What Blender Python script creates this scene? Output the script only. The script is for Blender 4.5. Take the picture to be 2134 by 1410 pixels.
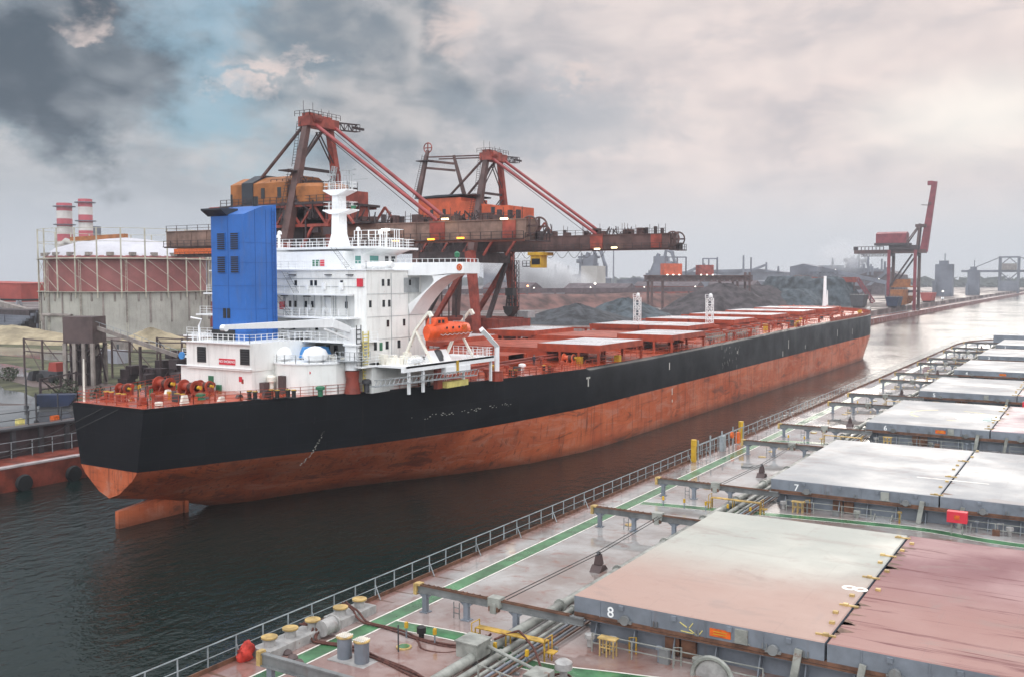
import bpy, bmesh, math, random
from mathutils import Vector, Matrix
R = math.radians
rnd = random.Random(7)
sc = bpy.context.scene
for o in list(bpy.data.objects): bpy.data.objects.remove(o)
COL = sc.collection

# ---------------------------------------------------------------- camera
cd = bpy.data.cameras.new('camera'); cam = bpy.data.objects.new('camera', cd); COL.objects.link(cam)
cam.location = (0, 0, 27.0)
PH, TH = R(3.5517), R(31.4307)
cam.rotation_euler = (R(90) - PH, 0, TH)
cd.sensor_fit = 'HORIZONTAL'; cd.sensor_width = 36.0; cd.lens = 36.0 * 2030 / 2134
cd.clip_start = 0.5; cd.clip_end = 20000
sc.camera = cam
sc.render.resolution_x, sc.render.resolution_y = 1024, 676

# ---------------------------------------------------------------- world
SUN_EL, SUN_AZ = R(16), R(-6)      # bearing measured from +Y towards +X
W = bpy.data.worlds.new('World'); sc.world = W; W.use_nodes = True
wt = W.node_tree; wt.nodes.clear()
class NT:
    def __init__(s, t): s.t = t; s.n = t.nodes; s.l = t.links
    def node(s, ty, **k):
        n = s.n.new(ty)
        for a, b in k.items(): setattr(n, a, b)
        return n
    def put(s, sock, v):
        if v is None: return
        if isinstance(v, bpy.types.NodeSocket): s.l.new(v, sock)
        else:
            if sock.type == 'RGBA' and len(v) == 3: v = (*v, 1)
            sock.default_value = v
    def math(s, op, a, b=None, c=None, clamp=False):
        n = s.node('ShaderNodeMath', operation=op, use_clamp=clamp)
        s.put(n.inputs[0], a); s.put(n.inputs[1], b)
        if c is not None: s.put(n.inputs[2], c)
        return n.outputs[0]
    def vmath(s, op, a, b=None, sc=None):
        n = s.node('ShaderNodeVectorMath', operation=op)
        s.put(n.inputs[0], a); s.put(n.inputs[1], b)
        if sc is not None: s.put(n.inputs['Scale'], sc)
        return n.outputs['Value'] if op in ('DOT_PRODUCT', 'LENGTH') else n.outputs['Vector']
    def mix(s, f, a, b):
        n = s.node('ShaderNodeMix', data_type='RGBA')
        s.put(n.inputs[0], f); s.put(n.inputs[6], a); s.put(n.inputs[7], b)
        return n.outputs[2]
    def sm(s, x, a, b, lo=0.0, hi=1.0):     # smoothstep
        n = s.node('ShaderNodeMapRange', interpolation_type='SMOOTHSTEP')
        s.put(n.inputs[0], x); s.put(n.inputs[1], a); s.put(n.inputs[2], b); s.put(n.inputs[3], lo); s.put(n.inputs[4], hi)
        return n.outputs[0]
    def lin(s, x, a, b, lo=0.0, hi=1.0):
        n = s.node('ShaderNodeMapRange')
        s.put(n.inputs[0], x); s.put(n.inputs[1], a); s.put(n.inputs[2], b); s.put(n.inputs[3], lo); s.put(n.inputs[4], hi)
        return n.outputs[0]
    def noise(s, v, scale, detail=4, rough=.5, dist=0.0):
        n = s.node('ShaderNodeTexNoise')
        s.put(n.inputs['Vector'], v); n.inputs['Scale'].default_value = scale; n.inputs['Detail'].default_value = detail
        n.inputs['Roughness'].default_value = rough; n.inputs['Distortion'].default_value = dist
        return n.outputs[0]
    def scale(s, v, sx, sy, sz):
        return s.vmath('MULTIPLY', v, (sx, sy, sz))
    def ramp(s, x, stops):
        n = s.node('ShaderNodeValToRGB'); e = n.color_ramp.elements
        while len(e) > 1: e.remove(e[0])
        e[0].position = stops[0][0]; e[0].color = (*stops[0][1], 1)
        for p, c in stops[1:]:
            k = e.new(p); k.color = (*c, 1)
        s.put(n.inputs[0], x); return n.outputs[0]

def pix_dir(px, py):      # direction in the sky of a bearing / height read off the photograph
    fh = Vector((-math.sin(TH), math.cos(TH), 0)); rt = Vector((math.cos(TH), math.sin(TH), 0)); u0 = Vector((0, 0, 1))
    fw = fh * math.cos(PH) - u0 * math.sin(PH); up = fh * math.sin(PH) + u0 * math.cos(PH)
    return (fw + rt * (px - 1067) / 2030 - up * (py - 705) / 2030).normalized()

w = NT(wt)
D = w.node('ShaderNodeTexCoord').outputs['Generated']
D = w.vmath('NORMALIZE', D)
sep = w.node('ShaderNodeSeparateXYZ'); w.put(sep.inputs[0], D); DX, DY, DZ = sep.outputs
zc = w.math('ADD', w.math('MAXIMUM', DZ, 0.0), .16)
cmb = w.node('ShaderNodeCombineXYZ')
w.put(cmb.inputs[0], w.math('DIVIDE', DX, zc)); w.put(cmb.inputs[1], w.math('DIVIDE', DY, zc)); w.put(cmb.inputs[2], w.math('MULTIPLY', DZ, 5.0))
CP = cmb.outputs[0]
nA = w.noise(CP, 1.35, 9, .56, .25)
nB = w.noise(w.scale(D, 1, 1, 2.2), 9.0, 8, .6, .4)
# cloud relief: density here against density a little higher up and towards the sun, so tops catch light and bellies stay grey
SC_ = w.scale(D, 1, 1, 1.45)
def billow(v):       # rounded heaps: folded noise, three sizes
    tot = None
    for s_, amp in ((4.5, .52), (9.5, .28), (21, .16)):
        n_ = w.math('MULTIPLY', w.math('ABSOLUTE', w.math('SUBTRACT', w.noise(v, s_, 1.5, .4, .15), .5)), 2 * amp)
        tot = n_ if tot is None else w.math('ADD', tot, n_)
    return tot
nC = billow(SC_)
nC2 = billow(w.vmath('ADD', SC_, tuple(Vector((math.cos(TH), math.sin(TH), 0)) * .012 + Vector((0, 0, .026)))))
lit = w.sm(w.math('ADD', w.math('SUBTRACT', nC, nC2), w.math('MULTIPLY', w.math('SUBTRACT', nB, .5), .22)), -.085, .13)
nW = w.node('ShaderNodeTexNoise'); w.put(nW.inputs['Vector'], w.scale(D, 1, 1, 1.5)); nW.inputs['Scale'].default_value = 13; nW.inputs['Detail'].default_value = 6; nW.inputs['Roughness'].default_value = .62
warp = w.vmath('SCALE', w.vmath('SUBTRACT', nW.outputs['Color'], (.5, .5, .5)), None, .15)
DW = w.vmath('ADD', D, warp)
def blob(px, py, rx, ry, soft=.45, v=None):
    """soft elliptical cloud mask round one bearing (rx, ry in degrees)"""
    d = pix_dir(px, py); r = Vector((d.y, -d.x, 0)).normalized(); u = r.cross(d)
    v = DW if v is None else v
    a = w.math('DIVIDE', w.vmath('DOT_PRODUCT', v, tuple(r)), math.tan(R(rx)))
    b = w.math('DIVIDE', w.vmath('DOT_PRODUCT', v, tuple(u)), math.tan(R(ry)))
    q = w.math('SQRT', w.math('ADD', w.math('MULTIPLY', a, a), w.math('MULTIPLY', b, b)))
    q = w.math('ADD', q, w.math('MULTIPLY', w.math('SUBTRACT', nC, .17), 1.3 if v is DW else 0.0))
    front = w.math('GREATER_THAN', w.vmath('DOT_PRODUCT', D, tuple(d)), .3)
    return w.math('MULTIPLY', w.sm(q, 1.0 + soft, 1.0 - soft), front)
sky = w.node('ShaderNodeTexSky', sky_type='NISHITA', sun_disc=False)
sky.sun_elevation = SUN_EL; sky.sun_rotation = SUN_AZ; sky.dust_density = 2.0
blue = w.vmath('SCALE', w.vmath('MULTIPLY', sky.outputs[0], (.55, .95, 1.25)), None, .10)
rightness = w.sm(w.vmath('DOT_PRODUCT', D, tuple(Vector((math.cos(TH), math.sin(TH), 0)))), -.32, .22)
lo = w.mix(rightness, (.56, .60, .66), (.68, .705, .745))
hiL = w.mix(rightness, (.35, .41, .47), (.80, .70, .68))
base = w.mix(w.sm(DZ, .015, .19), lo, hiL)
litc = w.mix(rightness, (.66, .645, .64), (.95, .82, .775))
drk = w.mix(rightness, (.185, .24, .295), (.53, .51, .54))
cl = w.mix(w.math('ADD', w.math('MULTIPLY', w.sm(nA, .28, .58), .6), w.math('MULTIPLY', lit, .4)), drk, litc)
col = w.mix(w.math('MULTIPLY', w.sm(DZ, .03, .14), w.math('ADD', .72, 0.0)), base, cl)
# finer cloud texture everywhere above the haze line
col = w.mix(w.math('MULTIPLY', w.sm(nB, .46, .70), w.math('MULTIPLY', w.sm(DZ, .04, .13), .50)), col, w.mix(rightness, (.60, .60, .62), (.84, .75, .72)))
col = w.mix(w.math('MULTIPLY', w.sm(nB, .49, .30), w.math('MULTIPLY', w.sm(DZ, .04, .13), .48)), col, w.mix(rightness, (.26, .31, .36), (.55, .53, .56)))
gap = w.math('MAXIMUM', blob(415, 30, 4.6, 6.0, .4), blob(430, 190, 5.2, 3.4, .45))
gap = w.math('MAXIMUM', gap, w.math('MULTIPLY', blob(560, 170, 3.0, 2.0, .5), .8))
gap = w.math('MAXIMUM', gap, w.math('MULTIPLY', blob(60, 270, 3.5, 1.1, .6), .55))
bluec = w.mix(.75, blue, (.285, .47, .585))
col = w.mix(w.math('MULTIPLY', gap, w.lin(nC, .05, .35, .80, .50)), col, bluec)
dk = w.math('MAXIMUM', blob(110, 120, 6.0, 4.7, .34), w.math('MULTIPLY', blob(160, 215, 3.6, 2.6, .5), .9))
dark_c = w.mix(w.math('ADD', w.math('MULTIPLY', lit, .75), w.math('MULTIPLY', w.sm(nB, .4, .7), .25)), (.085, .115, .15), (.30, .335, .375))
col = w.mix(w.math('MULTIPLY', dk, .96), col, dark_c)
g2 = w.math('MAXIMUM', blob(745, 110, 6.2, 3.5, .32), blob(840, 215, 7.0, 2.8, .45))
gray_c = w.mix(w.math('ADD', w.math('MULTIPLY', lit, .8), w.math('MULTIPLY', w.sm(nB, .4, .7), .2)), (.20, .25, .30), (.56, .545, .55))
col = w.mix(w.math('MULTIPLY', g2, .85), col, gray_c)
col = w.mix(w.math('MULTIPLY', blob(1130, 260, 6.5, 2.0, .6), .55), col, (.40, .45, .505))
rim = w.math('MAXIMUM', blob(515, 190, 1.6, .75, .4), w.math('MAXIMUM', blob(560, 120, 2.2, .5, .6), blob(940, 70, 1.6, 1.6, .6)))
rim = w.math('MAXIMUM', rim, w.math('MULTIPLY', blob(165, 25, 1.5, .6, .5), .9))
rim = w.math('MAXIMUM', rim, w.math('MULTIPLY', blob(1220, 190, 1.3, .5, .6), .8))
col = w.mix(w.math('MULTIPLY', w.math('MULTIPLY', rim, .8), w.sm(nB, .38, .62)), col, (.82, .69, .65))
glow = blob(2050, 240, 5.0, 1.9, .9, D)
col = w.mix(w.math('MULTIPLY', glow, .6), col, (1.10, 1.06, .97))
# overcast dome: brighter overhead and behind, as a cloud layer lit from above is
fwdh = w.vmath('DOT_PRODUCT', D, (-math.sin(TH), math.cos(TH), 0))
over = w.sm(DZ, .44, .88)
back = w.math('MULTIPLY', w.sm(fwdh, .30, -.75), w.sm(DZ, -.02, .35))
dome = w.mix(w.sm(nA, .3, .7), (1.6, 1.68, 1.8), (2.15, 2.15, 2.18))
col = w.mix(over, col, dome)
col = w.mix(w.math('MULTIPLY', back, .95), col, w.vmath('SCALE', dome, None, 1.45))
bg = w.node('ShaderNodeBackground'); w.put(bg.inputs[0], col); bg.inputs[1].default_value = 1.0
wo = w.node('ShaderNodeOutputWorld'); w.l.new(bg.outputs[0], wo.inputs[0])

# ---------------------------------------------------------------- sun behind the cloud layer
sl = bpy.data.lights.new('sun', 'SUN'); sl.energy = 0.6; sl.angle = R(20); sl.color = (1, .93, .84)
so = bpy.data.objects.new('sun', sl); COL.objects.link(so)
sd = Vector((math.sin(SUN_AZ) * math.cos(SUN_EL), math.cos(SUN_AZ) * math.cos(SUN_EL), math.sin(SUN_EL)))
so.rotation_euler = sd.to_track_quat('Z', 'Y').to_euler(); so.location = (0, 0, 300)

sc.view_settings.view_transform = 'Standard'; sc.view_settings.look = 'None'
sc.view_settings.exposure = 0.0; sc.view_settings.gamma = 1.0
sc.cycles.volume_bounces = 1; sc.cycles.max_bounces = 6; sc.cycles.volume_step_rate = 2.0
sc.cycles.sample_clamp_indirect = 6

# ---------------------------------------------------------------- materials
MATS = {}
def mat_base(name):
    m = bpy.data.materials.new(name); m.use_nodes = True
    t = NT(m.node_tree); t.n.clear()
    b = t.node('ShaderNodeBsdfPrincipled'); o = t.node('ShaderNodeOutputMaterial'); t.l.new(b.outputs[0], o.inputs[0])
    P = t.node('ShaderNodeNewGeometry').outputs['Position']
    MATS[name] = m
    return m, t, b, P, o
def paint(name, c, rough=.45, var=.18, vs=.35, rust=0.0, rc=(.13, .042, .02), rs=.5, streak=.25, metal=0.0, wet=0.0, bump=.0, spec=.5, dirt=0.0):
    """painted steel / stone: uneven tint, rust patches and runs, wet sheen"""
    m, t, b, P, o = mat_base(name)
    n1 = t.noise(P, vs, 6, .6)
    c0 = tuple(max(0, x * (1 - var * 1.5)) for x in c); c1 = tuple(min(1, x * (1 + var)) for x in c)
    col = t.mix(t.sm(n1, .3, .7), c0, c1)
    if dirt:
        nd = t.noise(t.scale(P, 1, 1, .12), 1.6, 5, .6)
        col = t.mix(t.math('MULTIPLY', t.sm(nd, .48, .75), dirt), col, (.12, .105, .09))
    if rust:
        nr = t.noise(P, rs, 8, .68, .3)
        col = t.mix(t.sm(nr, .72 - rust * .3, .80 - rust * .22), col, rc)
        ns = t.noise(t.scale(P, 1, 1, .08), 1.1 + rs, 6, .6)
        col = t.mix(t.math('MULTIPLY', t.sm(ns, .56, .78), min(1, rust * 1.2 * (streak * 4))), col, rc)
    t.put(b.inputs['Base Color'], col)
    if wet:
        nw = t.noise(P, .22, 5, .6)
        t.put(b.inputs['Roughness'], t.sm(nw, .42, .62, rough, wet))
    else:
        t.put(b.inputs['Roughness'], t.lin(n1, .3, .7, min(1, rough + .1), max(.03, rough - .08)))
    b.inputs['Metallic'].default_value = metal
    b.inputs['Specular IOR Level'].default_value = spec
    if bump:
        bp = t.node('ShaderNodeBump'); bp.inputs['Strength'].default_value = .5; bp.inputs['Distance'].default_value = bump
        t.put(bp.inputs['Height'], t.noise(P, 2.2, 5, .6)); t.put(b.inputs['Normal'], bp.outputs[0])
    return m
def glowm(name, c, s):
    m, t, b, P, o = mat_base(name)
    b.inputs['Base Color'].default_value = (*c, 1); b.inputs['Emission Color'].default_value = (*c, 1); b.inputs['Emission Strength'].default_value = s
    return m
paint('white', (.85, .86, .865), .4, .04, .3, rust=.06, rs=.8, streak=.12, dirt=.10)
paint('cream', (.80, .77, .68), .45, .06, .5, rust=.16, rs=.9, streak=.3)
paint('white_grimy', (.83, .83, .80), .45, .06, .25, rust=.17, rs=1.1, streak=.22, dirt=.22, rc=(.32, .17, .09))
paint('white_trim', (.82, .83, .83), .4, .05, .6)
paint('funnel_blue', (.02, .125, .43), .45, .12, .16, rust=.07, streak=.12, dirt=.22)
paint('funnel_seam', (.014, .085, .31), .5)
paint('visor_dark', (.02, .025, .035), .5)
paint('black', (.012, .012, .013), .5)
paint('dark_grey', (.05, .05, .055), .5)
paint('window_dark', (.02, .022, .025), .15, .05)
paint('window_green', (.10, .28, .25), .12, .1)
paint('orange_boat', (.74, .085, .012), .5, .16, .9, rust=.05, dirt=.15)
paint('deck_red', (.36, .056, .02), .42, .25, .5, rust=.10, wet=.06, streak=0)
paint('red_gear', (.29, .04, .018), .4, .22, .8, rust=.1)
paint('red_dull', (.22, .04, .025), .5, .25, .6, rust=.15)
paint('hatch_red', (.35, .056, .023), .45, .2, .5, rust=.1)
paint('hatch_top_wet', (.62, .60, .60), .28, .10, .2, rust=.10, rs=.25, streak=0, wet=.12)
paint('yellow', (.52, .31, .02), .45, .15, 1.2, rust=.12)
paint('yellow_worn', (.40, .24, .03), .5, .35, 1.5, rust=.45, rs=1.6)
paint('yellow_pale', (.66, .56, .18), .45, .12, 1.2, rust=.1)
paint('green_paint', (.03, .16, .08), .45, .15, 1.0)
paint('tarp_blue', (.06, .26, .60), .5, .1, 1.5)
paint('alu', (.40, .42, .43), .4, .12, 1.0, metal=.3)
paint('sign_red', (.60, .03, .05), .45, .05)
paint('sign_orange', (.62, .11, .01), .45, .25, 3.0)
# near ship
paint('near_steel', (.17, .19, .22), .45, .16, .7, rust=.20, rs=.9, streak=.35)
paint('near_beam', (.16, .165, .165), .5, .25, .9, rust=.26, rs=1.1, streak=.3, rc=(.10, .045, .02))
paint('rail_grey', (.27, .30, .315), .5, .2, 1.5, rust=.26, rs=2.5)
paint('rail_rust', (.13, .06, .035), .6, .3, 2.0)
paint('pipe_grey', (.255, .26, .235), .5, .25, 1.5, rust=.34, rs=1.2, streak=.1)
paint('rope_brown', (.085, .030, .022), .85, .3, 6.0, bump=.02)
paint('bollard_grey', (.33, .32, .31), .45, .2, 2.0, rust=.38, rs=2.0)
paint('bollard_top', (.44, .30, .11), .5, .25, 2.0, rust=.34, rs=2.5)
paint('walk_green', (.06, .165, .075), .35, .35, .8, rust=.24, rs=.9, streak=0, wet=.12)
paint('walk_faded', (.33, .42, .38), .3, .15, .8, wet=.15)
paint('line_white', (.66, .63, .57), .4, .15, 2.0, rust=.16, rs=1.5, streak=0)
paint('hose_red', (.42, .03, .018), .75, .35, 3, bump=.03)
# cranes
paint('crane_red', (.26, .048, .032), .55, .3, .5, rust=.24, rs=.3)
paint('crane_brown', (.095, .050, .045), .55, .3, .4, rust=.2, rs=.3, rc=(.15, .04, .025))
paint('crane_tan', (.22, .135, .105), .6, .3, .35, rust=.38, rs=.3, rc=(.15, .055, .03))
paint('crane_dark', (.045, .030, .032), .6, .3, .5, rust=.1)
paint('stay_red', (.25, .035, .035), .45, .2, .3)
paint('house_ochre', (.29, .10, .022), .6, .25, .4, rust=.24, rs=.4)
paint('house_orange', (.50, .085, .026), .55, .2, .4, rust=.14)
paint('crane_magenta', (.21, .03, .042), .5, .2, .3)
paint('wire', (.03, .028, .028), .6)
# land
paint('concrete', (.36, .35, .31), .8, .12, .15, dirt=.35, bump=.02)
paint('concrete_old', (.25, .215, .195), .75, .25, .4, dirt=.5)
paint('quay_brick', (.20, .045, .028), .6, .35, .4, rust=.2, rs=.3, wet=.3)
paint('quay_edge', (.47, .41, .41), .4, .2, .5, wet=.15)
paint('holder_red', (.24, .075, .07), .55, .12, .2, rust=.05)
paint('holder_frame', (.46, .44, .36), .55, .2, .3, rust=.14)
paint('holder_dome', (.50, .49, .53), .5, .1, .1)
paint('chimney_red', (.42, .06, .08), .6, .1, .1)
paint('chimney_white', (.60, .57, .54), .6, .1, .1, dirt=.2)
paint('shed_red', (.33, .052, .038), .6, .15, .15)
paint('shed_grey', (.27, .27, .30), .7, .2, .08, dirt=.2)
paint('tower_brown', (.080, .052, .050), .6, .2, .3, rust=.1)
paint('conveyor', (.085, .06, .066), .7, .3, .3)
paint('sand', (.31, .255, .165), .9, .28, .15, bump=.1)
paint('coal', (.036, .039, .045), .9, .5, .25, bump=.9)
paint('coal_blue', (.048, .062, .072), .9, .5, .25, bump=.9)
paint('coal_brown', (.046, .036, .039), .9, .5, .22, bump=.9)
paint('ore_red', (.125, .058, .048), .95, .5, .10, bump=.8)
paint('hopper_blue', (.006, .014, .045), .5, .3, .4)
paint('hopper_face', (.05, .16, .36), .5, .2, .4)
paint('grass', (.075, .075, .035), .95, .45, .2, bump=.2)
paint('bush', (.045, .055, .032), .9, .4, .8)
paint('puddle', (.10, .10, .10), .05, .2, .1)
paint('far_steel', (.14, .15, .18), .7, .25, .05)
paint('far_pale', (.42, .40, .37), .8, .12, .05)
paint('far_trees', (.05, .062, .05), .95, .3, .03)
paint('rubber', (.012, .012, .013), .8)
paint('skin', (.5, .3, .22), .6); paint('cloth_navy', (.018, .02, .035), .8)
glowm('lamp_warm', (1, .80, .45), 6.0); glowm('lamp_orange', (1, .32, .03), 4.0); glowm('lamp_white', (1, .95, .85), 5.0); glowm('flare', (1, .35, .15), 5.0)

def hull_mat(name):
    m, t, b, P, o = mat_base(name)
    s = t.node('ShaderNodeSeparateXYZ'); t.put(s.inputs[0], P); X, Y, Z = s.outputs
    n1 = t.noise(P, .18, 6, .6); n2 = t.noise(t.scale(P, 1, 1, .10), .55, 7, .62); n3 = t.noise(P, .9, 8, .7, .4)
    blk = t.mix(t.sm(n1, .3, .7), (.0045, .005, .0065), (.0085, .0095, .012))
    blk = t.mix(t.math('MULTIPLY', t.sm(n3, .66, .72), .5), blk, (.10, .105, .11))
    blk = t.mix(t.math('MULTIPLY', t.sm(n2, .62, .74), .5), blk, (.035, .03, .03))
    red = t.mix(t.sm(n1, .28, .72), (.44, .088, .030), (.58, .155, .065))
    red = t.mix(t.math('MULTIPLY', t.sm(n2, .50, .74), .55), red, (.13, .05, .035))
    red = t.mix(t.math('MULTIPLY', t.sm(n3, .62, .70), .4), red, (.16, .06, .04))
    sx = t.node('ShaderNodeCombineXYZ'); t.put(sx.inputs[0], Y); t.put(sx.inputs[1], Z)
    bk = t.node('ShaderNodeTexBrick'); t.put(bk.inputs['Vector'], sx.outputs[0]); bk.inputs['Scale'].default_value = 1.0; bk.inputs['Mortar Size'].default_value = .028; bk.inputs['Brick Width'].default_value = 9.0; bk.inputs['Row Height'].default_value = 2.6; bk.inputs['Mortar Smooth'].default_value = .3
    bk.inputs['Color1'].default_value = (.35, .35, .35, 1); bk.inputs['Color2'].default_value = (.65, .65, .65, 1); bk.inputs['Mortar'].default_value = (.5, .5, .5, 1)
    pv = t.sm(bk.outputs['Color'], .34, .66)
    red = t.mix(t.math('MULTIPLY', pv, .22), red, (.30, .085, .055)); red = t.mix(t.math('MULTIPLY', bk.outputs['Fac'], .4), red, (.17, .05, .03))
    blk = t.mix(t.math('MULTIPLY', pv, .35), blk, (.013, .0145, .018)); blk = t.mix(t.math('MULTIPLY', bk.outputs['Fac'], .5), blk, (.022, .022, .024))
    n4 = t.noise(t.scale(P, .6, .22, 1), .5, 8, .72, .8)      # chafed and faded belts
    red = t.mix(t.math('MULTIPLY', t.sm(n4, .50, .62), .65), red, (.50, .21, .14))
    red = t.mix(t.math('MULTIPLY', t.sm(n4, .46, .36), .7), red, (.12, .045, .032))
    ns = t.noise(t.scale(P, 1, 1, .05), 1.9, 6, .6)
    red = t.mix(t.math('MULTIPLY', t.sm(ns, .56, .66), .6), red, (.11, .04, .028))
    blk = t.mix(t.math('MULTIPLY', t.sm(ns, .64, .72), .6), blk, (.04, .03, .027))
    wl = t.sm(t.math('ADD', Z, t.math('MULTIPLY', n4, 1.4)), 2.6, .7)                       # slime and scum band at the waterline
    red = t.mix(t.math('MULTIPLY', wl, .65), red, (.06, .032, .022))
    zb = t.math('ADD', 6.85, t.math('MULTIPLY', t.math('SUBTRACT', Y, 100), .0030))
    f = t.sm(t.math('SUBTRACT', Z, zb), -.03, .03)
    t.put(b.inputs['Base Color'], t.mix(f, red, blk))
    t.put(b.inputs['Roughness'], t.lin(n1, .3, .7, .5, .33)); b.inputs['Specular IOR Level'].default_value = .18
    bp = t.node('ShaderNodeBump'); bp.inputs['Strength'].default_value = .35; bp.inputs['Distance'].default_value = .12
    t.put(bp.inputs['Height'], t.noise(t.scale(P, 1, .35, 1), .45, 3, .5)); t.put(b.inputs['Normal'], bp.outputs[0])
hull_mat('far_hull')
def near_deck_mat():
    m, t, b, P, o = mat_base('near_deck')
    n1 = t.noise(P, .16, 7, .62); n2 = t.noise(P, .9, 8, .7, .3); n3 = t.noise(P, .07, 4, .55, .5)
    c = t.mix(t.sm(n1, .34, .66), (.19, .155, .14), (.385, .385, .375))
    s = t.node('ShaderNodeSeparateXYZ'); t.put(s.inputs[0], P); X, Y, Z = s.outputs
    c = t.mix(t.math('MULTIPLY', t.sm(n2, .50, .70), .7), c, (.20, .075, .05))
    c = t.mix(t.math('MULTIPLY', t.sm(X, -28.6, -29.7), .75), c, t.mix(t.sm(n2, .4, .65), (.17, .06, .045), (.29, .20, .18)))
    c = t.mix(t.math('MULTIPLY', t.sm(t.math('ADD', Y, t.math('MULTIPLY', n1, 16)), 52, 36), .62), c, t.mix(t.sm(n2, .35, .7), (.27, .125, .10), (.18, .06, .042)))
    t.put(b.inputs['Base Color'], c)
    t.put(b.inputs['Roughness'], t.sm(n3, .34, .50, .24, .03))
    b.inputs['Specular IOR Level'].default_value = .9
near_deck_mat()
def hatch_mat(name, a, b_, streaky=0.0, grad=None, rough=.5, spec=.3):
    m, t, b, P, o = mat_base(name)
    n1 = t.noise(P, .16, 6, .6); n2 = t.noise(t.scale(P, .12, 1.6, 1), 1.5, 7, .66, .6); n3 = t.noise(P, 1.6, 6, .7)
    c = t.mix(t.sm(n1, .32, .68), a, b_)
    if grad:
        s = t.node('ShaderNodeSeparateXYZ'); t.put(s.inputs[0], P)
        # ore dust washed down from one end of the cover
        yy = t.math('ADD', s.outputs[1], t.math('MULTIPLY', n1, 7))
        c = t.mix(t.sm(yy, grad[1], grad[0]), grad[2], c)
    bk = t.node('ShaderNodeTexBrick'); t.put(bk.inputs['Vector'], P); bk.inputs['Scale'].default_value = 1.0; bk.inputs['Mortar Size'].default_value = .03; bk.inputs['Brick Width'].default_value = 5.2; bk.inputs['Row Height'].default_value = 2.1; bk.inputs['Mortar Smooth'].default_value = .6
    c = t.mix(t.math('MULTIPLY', bk.outputs['Fac'], .16), c, (.20, .15, .14))
    c = t.mix(t.math('MULTIPLY', t.sm(n3, .56, .72), .30), c, (.28, .17, .15))
    n5 = t.noise(t.scale(P, .5, 1.0, 1), .42, 7, .66, .8); c = t.mix(t.math('MULTIPLY', t.sm(n5, .52, .66), .42), c, (.25, .19, .17))
    n6 = t.noise(P, 2.8, 7, .72); c = t.mix(t.math('MULTIPLY', t.sm(n6, .66, .71), .55), c, (.17, .075, .05))
    if streaky:
        c = t.mix(t.math('MULTIPLY', t.sm(n2, .53, .66), streaky), c, (.13, .04, .045))
    sc2 = t.noise(t.scale(P, .7, .25, 1), 1.1, 4, .6)
    c = t.mix(t.math('MULTIPLY', t.sm(sc2, .60, .74), .16), c, (.22, .20, .20))
    t.put(b.inputs['Base Color'], c); t.put(b.inputs['Roughness'], t.sm(n1, .35, .65, rough + .1, rough - .1)); b.inputs['Specular IOR Level'].default_value = spec
    bp = t.node('ShaderNodeBump'); bp.inputs['Strength'].default_value = .25; bp.inputs['Distance'].default_value = .05
    t.put(bp.inputs['Height'], t.noise(P, .45, 3, .5)); t.put(b.inputs['Normal'], bp.outputs[0])
hatch_mat('cover_grey', (.30, .30, .305), (.40, .395, .39), rough=.56, spec=.26)
hatch_mat('cover_pale', (.35, .355, .32), (.40, .395, .35), grad=(50.5, 43, (.37, .25, .21)), rough=.55, spec=.28)
hatch_mat('cover_pink', (.21, .105, .11), (.29, .165, .165), streaky=.9, grad=(52, 43, (.31, .175, .155)), rough=.68, spec=.22)
hatch_mat('cover_mauve', (.27, .19, .21), (.36, .28, .30), streaky=.7, rough=.5, spec=.35)
def water_mat():
    m, t, b, P, o = mat_base('water')
    b.inputs['Base Color'].default_value = (.006, .013, .0115, 1); b.inputs['Roughness'].default_value = .09; b.inputs['Specular IOR Level'].default_value = .40; b.inputs['IOR'].default_value = 1.333
    a = t.noise(t.scale(P, 1, .55, 1), .75, 3, .55, .3); c = t.noise(t.scale(P, .8, 1, 1), 2.3, 3, .5)
    big = t.noise(P, .03, 3, .5)
    h = t.math('ADD', t.math('MULTIPLY', a, .8), t.math('MULTIPLY', c, .25))
    h = t.math('MULTIPLY', h, t.lin(big, .35, .65, .45, 1.1))
    bp = t.node('ShaderNodeBump'); bp.inputs['Strength'].default_value = 1.0; bp.inputs['Distance'].default_value = .26
    t.put(bp.inputs['Height'], h); t.put(b.inputs['Normal'], bp.outputs[0])
water_mat()
def ground_mat():
    m, t, b, P, o = mat_base('yard_ground')
    n1 = t.noise(P, .035, 7, .6, .4); n2 = t.noise(P, .25, 6, .65)
    c = t.mix(t.sm(n1, .35, .65), (.075, .06, .056), (.16, .115, .105))
    c = t.mix(t.math('MULTIPLY', t.sm(n2, .5, .7), .5), c, (.10, .055, .045))
    t.put(b.inputs['Base Color'], c); t.put(b.inputs['Roughness'], t.sm(n1, .45, .62, .75, .32)); b.inputs['Specular IOR Level'].default_value = .3
ground_mat()
M = MATS

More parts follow.
